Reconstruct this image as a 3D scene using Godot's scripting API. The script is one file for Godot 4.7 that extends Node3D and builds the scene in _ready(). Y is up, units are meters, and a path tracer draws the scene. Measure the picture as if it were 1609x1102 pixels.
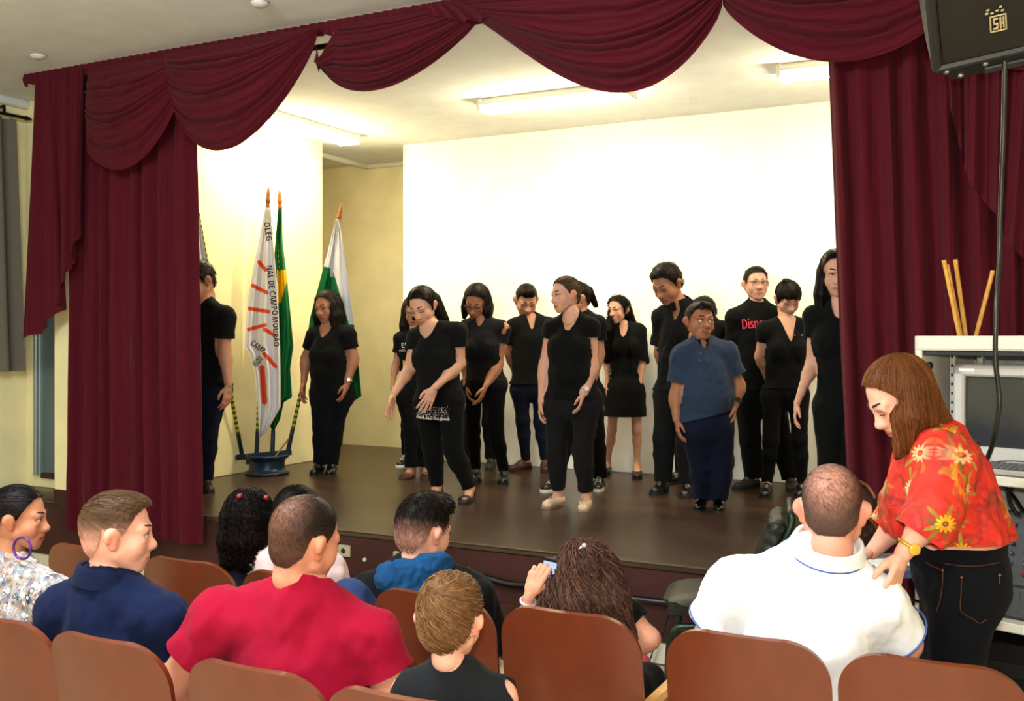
extends Node3D

# ---- the camera's numbers: a level lens, its horizon at y 530 of 1102 ----
const FL := 1600.0
const CX := 804.5
const HY := 530.0
const EYE := 1.71
const STG := 0.52          # height of the stage floor
const CEIL := 3.60
const ZF := -5.09          # stage front
const ZB := -8.40          # stage back wall
const ZC := -4.98          # stage curtain
const XL := -6.19          # stage side wall
const XH := -7.2           # hall side wall
const YAW := 27.3

var R: Vector3
var F: Vector3
var B: Vector3
var CAMB: Basis
var rng := RandomNumberGenerator.new()
var noise := FastNoiseLite.new()
var mats := {}
var weave_tex: ImageTexture
var wrinkle_tex: ImageTexture
var skin_mat: StandardMaterial3D
var hair_mat: StandardMaterial3D
var eye_mat: StandardMaterial3D

func P(x: float, y: float, d: float) -> Vector3:
	return Vector3(0, EYE, 0) + F * d + R * ((x - CX) / FL * d) + Vector3.UP * ((HY - y) / FL * d)

func ray(x: float, y: float) -> Vector3:
	return F + R * ((x - CX) / FL) + Vector3.UP * ((HY - y) / FL)

func pz(x: float, y: float, z: float) -> Vector3:        # where the sight line meets the plane across z
	var r := ray(x, y)
	return Vector3(0, EYE, 0) + r * (z / r.z)

func py(x: float, y: float, h: float) -> Vector3:        # ... the level plane at height h
	var r := ray(x, y)
	return Vector3(0, EYE, 0) + r * ((h - EYE) / r.y)

func dz(x: float, z: float) -> float:                    # depth along the lens axis of the plane across z at column x
	return z / ray(x, HY).z

# ---- geometry ----
class Geo:
	var v := PackedVector3Array()
	var n := PackedVector3Array()
	var c := PackedColorArray()
	var uv := PackedVector2Array()
	var ix := PackedInt32Array()
	var col := Color.WHITE
	func vert(p: Vector3, nn: Vector3, t := Vector2.ZERO) -> int:
		v.append(p); n.append(nn); c.append(col); uv.append(t)
		return v.size() - 1
	func tri(a: int, b: int, d: int) -> void:
		ix.append(a); ix.append(b); ix.append(d)
	func quad(a: int, b: int, d: int, e: int) -> void:
		tri(a, b, d); tri(a, d, e)
	func face(pts: Array, out: Vector3) -> void:          # flat polygon that faces out
		var nn: Vector3 = (pts[2] - pts[0]).cross(pts[1] - pts[0]).normalized()
		var flip := nn.dot(out) < 0.0
		if flip: nn = -nn
		var s := v.size()
		for p in pts: vert(p, nn)
		for i in range(1, pts.size() - 1):
			if flip: tri(s, s + i + 1, s + i)
			else: tri(s, s + i, s + i + 1)
	func box(lo: Vector3, hi: Vector3, b := 0.004) -> void:   # chamfered box
		var m := (lo + hi) * 0.5
		var h := (hi - lo) * 0.5
		b = minf(b, minf(h.x, minf(h.y, h.z)) * 0.9)
		var q := func(sx, sy, sz, ax) -> Vector3:
			var e := Vector3(h.x - b, h.y - b, h.z - b)
			e[ax] = h[ax]
			return m + Vector3(sx * e.x, sy * e.y, sz * e.z)
		for ax in 3:
			for s in [-1, 1]:
				var o := Vector3.ZERO
				o[ax] = s
				var pts := []
				for k in [[-1, -1], [1, -1], [1, 1], [-1, 1]]:
					var g := [0, 0, 0]
					g[ax] = s; g[(ax + 1) % 3] = k[0]; g[(ax + 2) % 3] = k[1]
					pts.append(q.call(g[0], g[1], g[2], ax))
				face(pts, o)
			for s in [-1, 1]:
				for t in [-1, 1]:
					var a2 := (ax + 1) % 3
					var a3 := (ax + 2) % 3
					var o2 := Vector3.ZERO
					o2[a2] = s; o2[a3] = t
					var g1 := [0, 0, 0]
					g1[a2] = s; g1[a3] = t
					var pts2 := []
					for w in [[-1, a2], [1, a2], [1, a3], [-1, a3]]:
						g1[ax] = w[0]
						pts2.append(q.call(g1[0], g1[1], g1[2], w[1]))
					face(pts2, o2)
		for sx in [-1, 1]:
			for sy in [-1, 1]:
				for sz in [-1, 1]:
					face([q.call(sx, sy, sz, 0), q.call(sx, sy, sz, 1), q.call(sx, sy, sz, 2)], Vector3(sx, sy, sz))
	func xbox(t: Transform3D, size: Vector3, b := 0.004) -> void:
		var s := v.size()
		box(-size * 0.5, size * 0.5, b)
		for i in range(s, v.size()):
			v[i] = t * v[i]; n[i] = (t.basis * n[i]).normalized()
	func bar(a: Vector3, z: Vector3, w: float, h: float, up := Vector3.UP, b := 0.004) -> void:
		var d := (z - a).normalized()
		var x := up.cross(d).normalized()
		if x.length() < 0.5: x = Vector3.RIGHT.cross(d).normalized()
		xbox(Transform3D(Basis(x, d.cross(x), d), (a + z) * 0.5), Vector3(w, h, (z - a).length()), b)
	func tube(pts: Array, rad: Array, sides := 8, closed := false, caps := true) -> void:
		var m := pts.size()
		var s := v.size()
		var d0: Vector3 = (pts[1] - pts[0]).normalized()
		var x := d0.cross(Vector3.UP if absf(d0.y) < 0.9 else Vector3.RIGHT).normalized()
		for i in m:
			var d: Vector3
			if closed: d = pts[(i + 1) % m] - pts[(i + m - 1) % m]
			else: d = pts[mini(i + 1, m - 1)] - pts[maxi(i - 1, 0)]
			d = d.normalized()
			x = (x - d * x.dot(d)).normalized()
			var y := d.cross(x)
			var r: float = rad[mini(i, rad.size() - 1)]
			for k in sides:
				var a := TAU * k / sides
				var o := x * cos(a) + y * sin(a)
				vert(pts[i] + o * r, o, Vector2(float(k) / sides, i))
		for i in (m if closed else m - 1):
			var j := (i + 1) % m
			for k in sides:
				var l := (k + 1) % sides
				quad(s + i * sides + k, s + j * sides + k, s + j * sides + l, s + i * sides + l)
		if caps and not closed:
			for e in 2:
				var i2 := 0 if e == 0 else m - 1
				var dd: Vector3 = (pts[0] - pts[1]).normalized() if e == 0 else (pts[m - 1] - pts[m - 2]).normalized()
				var cc := vert(pts[i2], dd)
				var ring := []
				for k in sides: ring.append(vert(v[s + i2 * sides + k], dd))
				for k in sides:
					if e == 0: tri(cc, ring[k], ring[(k + 1) % sides])
					else: tri(cc, ring[(k + 1) % sides], ring[k])
	func lathe(prof: Array, sides := 20, t := Transform3D.IDENTITY, sc := Vector3.ONE) -> void:   # prof: [r, y] upwards
		var s := v.size()
		var m := prof.size()
		for i in m:
			var pa: Array = prof[maxi(i - 1, 0)]
			var pb: Array = prof[mini(i + 1, m - 1)]
			var tn := Vector2(pb[0] - pa[0], pb[1] - pa[1]).normalized()
			for k in sides + 1:
				var a := TAU * k / sides
				var nn := Vector3(cos(a) * tn.y, -tn.x, sin(a) * tn.y)
				vert(t * (Vector3(cos(a) * prof[i][0], prof[i][1], sin(a) * prof[i][0]) * sc), (t.basis * nn).normalized(), Vector2(float(k) / sides, float(i) / m))
		for i in m - 1:
			for k in sides:
				var a2 := s + i * (sides + 1) + k
				quad(a2, a2 + 1, a2 + sides + 2, a2 + sides + 1)
	func ball(o: Vector3, r: float, seg := 10, t := Basis.IDENTITY) -> void:
		var pr := []
		for i in seg + 1:
			var a := PI * i / seg - PI / 2
			pr.append([maxf(cos(a) * r, 0.0001), sin(a) * r])
		lathe(pr, seg * 2, Transform3D(t, o))
	func sheet(f: Callable, nu: int, nv: int, cf = null) -> void:    # f(u, v) -> Vector3
		var s := v.size()
		for j in nv + 1:
			for i in nu + 1:
				var t := Vector2(float(i) / nu, float(j) / nv)
				if cf != null: col = cf.call(t.x, t.y)
				vert(f.call(t.x, t.y), Vector3.ZERO, t)
		var w := nu + 1
		for j in nv + 1:
			for i in w:
				var a := v[s + j * w + mini(i + 1, nu)] - v[s + j * w + maxi(i - 1, 0)]
				var b := v[s + mini(j + 1, nv) * w + i] - v[s + maxi(j - 1, 0) * w + i]
				n[s + j * w + i] = b.cross(a).normalized()
		for j in nv:
			for i in nu:
				var a2 := s + j * w + i
				quad(a2, a2 + 1, a2 + w + 1, a2 + w)
	func thick(f: Callable, nu: int, nv: int, th: float) -> void:    # a sheet with a back and edges
		var s := v.size()
		sheet(f, nu, nv)
		var e := v.size()
		var w := nu + 1
		for i in range(s, e): vert(v[i] - n[i] * th, -n[i], uv[i])
		for j in nv:
			for i in nu:
				var a := e + j * w + i
				quad(a, a + w, a + w + 1, a + 1)
		var rim := []
		for i in nu: rim.append([i, i + 1])
		for j in nv: rim.append([j * w + nu, (j + 1) * w + nu])
		for i in nu: rim.append([nv * w + nu - i, nv * w + nu - i - 1])
		for j in nv: rim.append([(nv - j) * w, (nv - j - 1) * w])
		for k in rim:
			var a3: Vector3 = v[s + k[0]]
			var b3: Vector3 = v[s + k[1]]
			var c3: Vector3 = v[e + k[1]]
			var d3: Vector3 = v[e + k[0]]
			var nn := (c3 - a3).cross(b3 - a3).normalized()
			var q := vert(a3, nn)
			vert(b3, nn); vert(c3, nn); vert(d3, nn)
			quad(q, q + 1, q + 2, q + 3)
	func add(g: Geo, t: Transform3D, tint := Color.WHITE) -> void:
		var s := v.size()
		var flip := t.basis.determinant() < 0.0
		var nb := t.basis.inverse().transposed()
		for i in g.v.size():
			v.append(t * g.v[i]); n.append((nb * g.n[i]).normalized()); uv.append(g.uv[i]); c.append(g.c[i] * tint)
		for i in range(0, g.ix.size(), 3):
			if flip: tri(s + g.ix[i], s + g.ix[i + 2], s + g.ix[i + 1])
			else: tri(s + g.ix[i], s + g.ix[i + 1], s + g.ix[i + 2])
	func mesh() -> ArrayMesh:
		var a := []
		a.resize(Mesh.ARRAY_MAX)
		a[Mesh.ARRAY_VERTEX] = v; a[Mesh.ARRAY_NORMAL] = n; a[Mesh.ARRAY_COLOR] = c; a[Mesh.ARRAY_TEX_UV] = uv; a[Mesh.ARRAY_INDEX] = ix
		var m := ArrayMesh.new()
		m.add_surface_from_arrays(Mesh.PRIMITIVE_TRIANGLES, a)
		return m

# ---- smooth bodies: tapered capsules and ellipsoids joined with a smooth minimum, meshed as surface nets ----
class Prim:
	var a: Vector3
	var b: Vector3
	var ra: float
	var rb: float
	var n := Vector3.ZERO      # direction in which the capsule is flattened
	var f := 0.0
	var el := false            # an ellipsoid about a with radii b, turned by q
	var q := Basis.IDENTITY
	var sub := false
	var cut := false
	var cp := Vector3.ZERO
	var cn := Vector3.ZERO
	var tag := 0
	func dist(p: Vector3) -> float:
		if el:
			var e := q * (p - a)
			var k0 := (e / b).length()
			var k1 := (e / (b * b)).length()
			return k0 * (k0 - 1.0) / maxf(k1, 1e-5)
		var w := p - a
		var d := b - a
		if f != 0.0:
			w += n * (w.dot(n) * f); d += n * (d.dot(n) * f)
		var t := clampf(w.dot(d) / maxf(d.dot(d), 1e-9), 0.0, 1.0)
		return (w - d * t).length() - lerpf(ra, rb, t)

func cap(a: Vector3, b: Vector3, ra: float, rb: float, n := Vector3.ZERO, f := 0.0, tag := 0) -> Prim:
	var p := Prim.new()
	p.a = a; p.b = b; p.ra = ra; p.rb = rb; p.n = n; p.f = f; p.tag = tag
	return p

func ell(a: Vector3, r: Vector3, tag := 0, q := Basis.IDENTITY) -> Prim:
	var p := Prim.new()
	p.a = a; p.b = r; p.el = true; p.tag = tag; p.q = q.inverse()
	p.ra = maxf(r.x, maxf(r.y, r.z))
	return p

func carve(p: Prim) -> Prim:
	p.sub = true
	return p

func cutat(p: Prim, at: Vector3, n: Vector3) -> Prim:     # keep what lies behind n at this end
	p.cut = true; p.cp = at; p.cn = n.normalized()
	return p

func sdf(prims: Array, p: Vector3, k: float) -> float:
	var s := 0.0
	for q: Prim in prims:
		if not q.sub: s += exp(-q.dist(p) / k)
	return -k * log(maxf(s, 1e-30))

func nets(prims: Array, h: float, k: float) -> Geo:
	var lo := Vector3(1e9, 1e9, 1e9)
	var hi := -lo
	for q: Prim in prims:
		if q.sub: continue
		var m := (q.ra if q.el else maxf(q.ra, q.rb)) + k * 3.0 + h * 2.0
		var mv := Vector3(m, m, m)
		lo = lo.min(q.a - mv); hi = hi.max(q.a + mv)
		if not q.el:
			lo = lo.min(q.b - mv); hi = hi.max(q.b + mv)
	var nx := int((hi.x - lo.x) / h) + 2
	var ny := int((hi.y - lo.y) / h) + 2
	var nz := int((hi.z - lo.z) / h) + 2
	var acc := PackedFloat32Array()
	acc.resize(nx * ny * nz)
	var sx := 1
	var sy := nx
	var sz := nx * ny
	var ik := 1.0 / k
	for pass_ in 2:
		for q: Prim in prims:
			if q.sub != (pass_ == 1): continue
			var m := (q.ra if q.el else maxf(q.ra, q.rb)) + k * 3.0
			var mv := Vector3(m, m, m)
			var l := (q.a - mv - lo) / h
			var u := (q.a + mv - lo) / h
			if not q.el:
				l = l.min((q.b - mv - lo) / h); u = u.max((q.b + mv - lo) / h)
			var x0 := maxi(int(l.x), 0)
			var x1 := mini(int(u.x) + 1, nx - 1)
			var y0 := maxi(int(l.y), 0)
			var y1 := mini(int(u.y) + 1, ny - 1)
			var z0 := maxi(int(l.z), 0)
			var z1 := mini(int(u.z) + 1, nz - 1)
			var a := q.a
			var fn := q.n
			var ff := q.f
			var d := q.b - q.a
			d += fn * (d.dot(fn) * ff)
			var idd := 1.0 / maxf(d.dot(d), 1e-9)
			var ra := q.ra
			var dr := q.rb - q.ra
			var er := q.b
			var er2 := q.b * q.b
			var qb := q.q
			var isel := q.el
			var sub := q.sub
			for z in range(z0, z1 + 1):
				for y in range(y0, y1 + 1):
					var i := x0 + y * sy + z * sz
					var p := lo + Vector3(x0, y, z) * h - a
					for x in range(x0, x1 + 1):
						var dd: float
						if isel:
							var e := qb * p
							var k0 := (e / er).length()
							dd = k0 * (k0 - 1.0) / maxf((e / er2).length(), 1e-5)
						else:
							var w := p
							if ff != 0.0: w += fn * (w.dot(fn) * ff)
							var t := clampf(w.dot(d) * idd, 0.0, 1.0)
							dd = (w - d * t).length() - ra - dr * t
						if sub:
							acc[i] = acc[i] / (1.0 + acc[i] * exp(-dd * ik))
						else:
							acc[i] += exp(minf(-dd * ik, 30.0))
						i += 1
						p.x += h
	var ins := PackedByteArray()
	ins.resize(acc.size())
	for i in acc.size():
		if acc[i] > 1.0: ins[i] = 1
	var cell := PackedInt32Array()
	cell.resize(acc.size())
	var g := Geo.new()
	var offs := PackedInt32Array([0, sx, sy, sx + sy, sz, sx + sz, sy + sz, sx + sy + sz])
	var e0 := PackedInt32Array([0, 2, 4, 6, 0, 1, 4, 5, 0, 1, 2, 3])
	var e1 := PackedInt32Array([1, 3, 5, 7, 2, 3, 6, 7, 4, 5, 6, 7])
	var cpos := [Vector3(0, 0, 0), Vector3(1, 0, 0), Vector3(0, 1, 0), Vector3(1, 1, 0), Vector3(0, 0, 1), Vector3(1, 0, 1), Vector3(0, 1, 1), Vector3(1, 1, 1)]
	var st := [sx, sy, sz]
	for z in range(1, nz - 1):
		for y in range(1, ny - 1):
			var i := 1 + y * sy + z * sz
			for x in range(1, nx - 1):
				var s0 := ins[i]
				if s0 != ins[i + 1] or s0 != ins[i + sy] or s0 != ins[i + sz]:
					for ax in 3:
						if s0 == ins[i + st[ax]]: continue
						var da: int = st[(ax + 1) % 3]
						var db: int = st[(ax + 2) % 3]
						var cs := [i - da - db, i - db, i, i - da]
						var vi := [0, 0, 0, 0]
						for m2 in 4:
							var ci: int = cs[m2]
							if cell[ci] == 0:
								var sum := Vector3.ZERO
								var cnt := 0
								for e in 12:
									var ia := ci + offs[e0[e]]
									var ib := ci + offs[e1[e]]
									if ins[ia] != ins[ib]:
										var va := clampf(-log(maxf(acc[ia], 1e-20)) * k, -h * 2.5, h * 2.5)
										var vb := clampf(-log(maxf(acc[ib], 1e-20)) * k, -h * 2.5, h * 2.5)
										var t := va / (va - vb)
										var pa: Vector3 = cpos[e0[e]]
										sum += pa.lerp(cpos[e1[e]], t); cnt += 1
								var cx := ci % nx
								var cy := (ci / nx) % ny
								var cz := ci / sz
								g.vert(lo + (Vector3(cx, cy, cz) + sum / maxf(cnt, 1)) * h, Vector3.ZERO)
								cell[ci] = g.v.size()
							vi[m2] = cell[ci] - 1
						if s0 == 1: g.quad(vi[0], vi[3], vi[2], vi[1])
						else: g.quad(vi[0], vi[1], vi[2], vi[3])
				i += 1
	renormal(g)
	return g

func renormal(g: Geo) -> void:
	var n := PackedVector3Array()
	n.resize(g.v.size())
	var v := g.v
	var ix := g.ix
	for i in range(0, ix.size(), 3):
		var a := ix[i]
		var b := ix[i + 1]
		var c := ix[i + 2]
		var f := (v[c] - v[a]).cross(v[b] - v[a])
		n[a] += f; n[b] += f; n[c] += f
	for i in n.size(): n[i] = n[i].normalized()
	g.n = n

func owner_of(prims: Array, p: Vector3) -> Prim:
	var best := 1e9
	var o: Prim = prims[0]
	for q: Prim in prims:
		if q.sub: continue
		var d := q.dist(p)
		if d < best:
			best = d; o = q
	return o

func clipped(g: Geo, s: PackedFloat32Array, lip := 0.006) -> Geo:     # keeps s > 0; the cut edge gets a small turned-in hem
	var o := Geo.new()
	var map := PackedInt32Array()
	map.resize(g.v.size())
	var cutv := {}
	var ix := g.ix
	for i in range(0, ix.size(), 3):
		var keep := [ix[i], ix[i + 1], ix[i + 2]]
		var cnt := 0
		for j in 3:
			if s[keep[j]] > 0.0: cnt += 1
		if cnt == 0: continue
		var poly := []
		var edge := []
		for j in 3:
			var a: int = keep[j]
			var b: int = keep[(j + 1) % 3]
			if s[a] > 0.0:
				if map[a] == 0:
					o.col = g.c[a]
					map[a] = o.vert(g.v[a], g.n[a], g.uv[a]) + 1
				poly.append(map[a] - 1)
			if (s[a] > 0.0) != (s[b] > 0.0):
				var key := mini(a, b) * 4194304 + maxi(a, b)
				if not cutv.has(key):
					var t := s[a] / (s[a] - s[b])
					o.col = g.c[a]
					cutv[key] = o.vert(g.v[a].lerp(g.v[b], t), g.n[a].lerp(g.n[b], t).normalized(), g.uv[a])
				poly.append(cutv[key]); edge.append(cutv[key])
		for j in range(1, poly.size() - 1): o.tri(poly[0], poly[j], poly[j + 1])
		if edge.size() == 2 and lip > 0.0:
			o.col = g.c[keep[0]]
			var ea: int = edge[0]
			var eb: int = edge[1]
			var a3 := o.v[ea] - o.n[ea] * lip
			var b3 := o.v[eb] - o.n[eb] * lip
			var nn := (b3 - o.v[ea]).cross(a3 - o.v[ea]).normalized()
			var q := o.vert(o.v[ea], nn)
			o.vert(a3, nn); o.vert(b3, nn); o.vert(o.v[eb], nn)
			o.quad(q, q + 1, q + 2, q + 3)
	return o

func rumple(g: Geo, amp: float, freq: float, stretch := Vector3.ONE) -> void:
	if amp == 0.0: return
	for i in g.v.size():
		var p := g.v[i] * freq * stretch
		g.v[i] += g.n[i] * (noise.get_noise_3d(p.x, p.y, p.z) + 0.5 * noise.get_noise_3d(p.x * 2.3 + 9.0, p.y * 2.3, p.z * 2.3)) * amp
	renormal(g)

# ---- naming and materials ----
func put(called: String, g: Geo, m: Material, parent: Node3D = self) -> MeshInstance3D:
	var o := MeshInstance3D.new()
	o.name = called
	o.mesh = g.mesh()
	o.material_override = m
	parent.add_child(o, true)
	number(o, called)
	return o

func number(o: Node, called: String) -> void:      # chair, chair_001, chair_002 ...
	var par := o.get_parent()
	var k := 0
	var want := called
	while true:
		var other := par.get_node_or_null(NodePath(want))
		if other == null or other == o: break
		k += 1
		want = "%s_%03d" % [called, k]
	o.name = want

func tag(o: Node3D, label: String, category: String, group := "", kind := "") -> void:
	if label: o.set_meta("label", label)
	if category: o.set_meta("category", category)
	if group: o.set_meta("group", group)
	if kind: o.set_meta("kind", kind)

func struct(called: String, g: Geo, m: Material, label := "", category := "") -> MeshInstance3D:
	var o := put(called, g, m)
	tag(o, label, category, "", "structure")
	return o

func thing(called: String, at: Vector3, label: String, category: String, group := "") -> Node3D:
	var o := Node3D.new()
	o.name = called
	add_child(o, true)
	number(o, called)
	o.position = at
	tag(o, label, category, group)
	return o

func mk(c: Color, rough := 0.8, metal := 0.0, spec := 0.5) -> StandardMaterial3D:
	var key := "%s %s %s %s" % [c, rough, metal, spec]
	if not mats.has(key):
		var m := StandardMaterial3D.new()
		m.albedo_color = c; m.roughness = rough; m.metallic = metal; m.metallic_specular = spec
		mats[key] = m
	return mats[key]

func cloth(c: Color, scale := 60.0, bump := 0.5, rough := 0.95) -> StandardMaterial3D:
	var key := "cloth %s %s %s" % [c, scale, bump]
	if not mats.has(key):
		var m := StandardMaterial3D.new()
		m.albedo_color = c; m.roughness = rough; m.metallic_specular = 0.25
		m.normal_enabled = true; m.normal_texture = weave_tex; m.normal_scale = bump
		m.uv1_triplanar = true; m.uv1_scale = Vector3.ONE * scale
		m.rim_enabled = true; m.rim = 0.25; m.rim_tint = 0.6
		mats[key] = m
	return mats[key]

func painted(img: Image, scale: float, rough := 0.9, nrm: Texture2D = null, world := false) -> StandardMaterial3D:
	var m := StandardMaterial3D.new()
	m.albedo_texture = ImageTexture.create_from_image(img)
	m.uv1_triplanar = true; m.uv1_world_triplanar = world; m.uv1_scale = Vector3.ONE * scale; m.roughness = rough
	m.metallic_specular = 0.3
	if nrm:
		m.normal_enabled = true; m.normal_texture = nrm; m.normal_scale = 0.4
	return m

func lin(c: Color) -> Color:
	return c.srgb_to_linear()

func mottled(size: int, c: Color, var_amt: float, freq: float, sd: int, streak := Vector2.ONE) -> Image:
	var img := Image.create(size, size, false, Image.FORMAT_RGB8)
	var fnl := FastNoiseLite.new()
	fnl.seed = sd; fnl.frequency = freq; fnl.fractal_octaves = 4
	for y in size:
		for x in size:
			var u := float(x) / size
			var v := float(y) / size
			# blended across the seams so that it repeats
			var wx := smoothstep(0.8, 1.0, u)
			var wy := smoothstep(0.8, 1.0, v)
			var a := fnl.get_noise_2d(x * streak.x, y * streak.y)
			if wx > 0.0: a = lerpf(a, fnl.get_noise_2d((x - size) * streak.x, y * streak.y), wx)
			if wy > 0.0: a = lerpf(a, fnl.get_noise_2d(x * streak.x, (y - size) * streak.y), wy)
			var k := 1.0 + a * var_amt
			img.set_pixel(x, y, Color(c.r * k, c.g * k, c.b * k))
	return img

func make_textures() -> void:
	var im := Image.create(64, 64, false, Image.FORMAT_RGB8)
	for y in 64:
		for x in 64:
			var a := sin(x * TAU / 8.0) * 0.5 + 0.5
			var b := sin(y * TAU / 8.0) * 0.5 + 0.5
			var ov := ((x / 8) + (y / 8)) % 2 == 0
			var hgt := (a if ov else b) * 0.8 + 0.1
			im.set_pixel(x, y, Color(hgt, hgt, hgt))
	im.bump_map_to_normal_map(2.0)
	weave_tex = ImageTexture.create_from_image(im)
	var w := mottled(256, Color(0.5, 0.5, 0.5), 0.9, 0.02, 5)
	w.bump_map_to_normal_map(4.0)
	wrinkle_tex = ImageTexture.create_from_image(w)
	skin_mat = StandardMaterial3D.new()
	skin_mat.vertex_color_use_as_albedo = true
	skin_mat.roughness = 0.52; skin_mat.metallic_specular = 0.35
	skin_mat.subsurf_scatter_enabled = true; skin_mat.subsurf_scatter_strength = 0.08
	hair_mat = StandardMaterial3D.new()
	hair_mat.vertex_color_use_as_albedo = true
	hair_mat.roughness = 0.5; hair_mat.metallic_specular = 0.25
	eye_mat = StandardMaterial3D.new()
	eye_mat.vertex_color_use_as_albedo = true
	eye_mat.roughness = 0.12

# ---- heads, hands and shoes: made once per kind, then set on each figure ----
var head_cache := {}
var hand_cache := {}
var shoe_cache := {}

func head_prims(kind: String, closed: bool) -> Array:
	var L := []
	var fem := kind == "f"
	var kid := kind == "c"
	var jaw := 0.9 if fem else (0.86 if kid else 1.0)
	L.append(ell(Vector3(0, 0.036, -0.014), Vector3(0.076, 0.084, 0.096)))
	L.append(ell(Vector3(0, -0.022, 0.018), Vector3(0.066 * jaw, 0.082, 0.068)))
	L.append(ell(Vector3(0, -0.02, -0.035), Vector3(0.064, 0.06, 0.06)))
	for s: float in [-1.0, 1.0]:
		L.append(cap(Vector3(s * 0.050 * jaw, -0.05, 0.002), Vector3(s * 0.018, -0.094, 0.05), 0.022, 0.019))
		L.append(ell(Vector3(s * 0.037, -0.034, 0.046), Vector3(0.030, 0.036, 0.030)))
		L.append(cap(Vector3(s * 0.046, 0.022, 0.064), Vector3(s * 0.012, 0.019, 0.079), 0.008, 0.009 if not fem else 0.007))
		L.append(ell(Vector3(s * 0.0115, -0.0385, 0.0885), Vector3(0.0075, 0.0065, 0.0085)))
		L.append(ell(Vector3(s * 0.0315, 0.0105, 0.0765), Vector3(0.0175, 0.0065, 0.0088), 0))
		if closed: L.append(ell(Vector3(s * 0.0315, 0.001, 0.0725), Vector3(0.0155, 0.012, 0.0125), 0))
		else: L.append(ell(Vector3(s * 0.0315, -0.011, 0.074), Vector3(0.016, 0.004, 0.009), 0))
		# ear: a dished shell with a rim and a lobe
		var eq := Basis(Vector3.UP, s * -0.6)
		L.append(ell(Vector3(s * 0.077, -0.006, -0.016), Vector3(0.0055, 0.019, 0.012), 3, eq))
		var pts := []
		for i in 8:
			var a := lerpf(-0.6, 3.6, i / 7.0)
			pts.append(Vector3(s * (0.0775 + (0.013 if not fem else 0.008) * maxf(0.0, -cos(a) * 0.6 + 0.5)), 0.0 + sin(a) * 0.0172, -0.017 + cos(a) * 0.0108))
		for i in 7: L.append(cap(pts[i], pts[i + 1], 0.0038, 0.0038, Vector3.ZERO, 0.0, 3))
		L.append(ell(Vector3(s * 0.076, -0.026, -0.009), Vector3(0.0055, 0.008, 0.006), 3))
	L.append(ell(Vector3(0, -0.1, 0.057), Vector3(0.022 if not fem else 0.018, 0.017, 0.018)))
	L.append(cap(Vector3(0, 0.014, 0.079), Vector3(0, -0.032, 0.093 if not kid else 0.087), 0.0075, 0.0095 if not kid else 0.009))
	L.append(ell(Vector3(0, -0.0365, 0.0975 if not kid else 0.092), Vector3(0.0095, 0.0085, 0.0095)))
	L.append(ell(Vector3(0, -0.070, 0.056), Vector3(0.037, 0.030, 0.0215)))
	var lp := 0.0062 if fem else 0.0052
	for s2: float in [-1.0, 1.0]:
		L.append(cap(Vector3(0, -0.0660, 0.0772), Vector3(s2 * 0.0235, -0.0700, 0.0715), lp * 0.75, 0.0024, Vector3.ZERO, 0.0, 2))
		L.append(cap(Vector3(0, -0.0748, 0.0765), Vector3(s2 * 0.0225, -0.0715, 0.0715), lp * 0.9, 0.0024, Vector3.ZERO, 0.0, 2))
	L.append(cap(Vector3(0, -0.055, -0.022), Vector3(0, -0.098, -0.03), (0.042 if kid else 0.05) if not fem else 0.045, (0.04 if kid else 0.048) if not fem else 0.045))
	for s3: float in [-1.0, 1.0]:
		L.append(carve(ell(Vector3(s3 * 0.0315, 0.001, 0.097), Vector3(0.018, 0.010, 0.015))))
	return L

func head_geo(kind: String, closed: bool, h := 0.0034) -> Geo:
	var key := kind + str(closed) + str(h)
	if head_cache.has(key): return head_cache[key]
	var L := head_prims(kind, closed)
	var g := nets(L, h, 0.006)
	for i in g.v.size():
		var p := g.v[i]
		var c := Color(1, 1, 1)
		var o := owner_of(L, p)
		if o.tag == 2: c = Color(0.80, 0.52, 0.50) if kind == "f" else Color(0.86, 0.66, 0.62)
		elif o.tag == 3: c = Color(1.0, 0.86, 0.82)
		if p.z > 0.06 and absf(p.y + 0.0709) < 0.0022 and absf(p.x) < 0.0245: c = Color(0.45, 0.25, 0.24)
		elif o.tag > 1: pass
		elif p.z > 0.03:
			var ck := Vector2(absf(p.x) - 0.042, p.y + 0.032).length()
			c = Color(1, 1, 1).lerp(Color(1.0, 0.84, 0.8), clampf(1.0 - ck / 0.03, 0, 1) * 0.7)
			if absf(p.y - 0.002) < 0.012 and absf(absf(p.x) - 0.0315) < 0.02: c = c * Color(0.8, 0.72, 0.7)
		g.c[i] = c
	head_cache[key] = g
	return g

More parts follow.
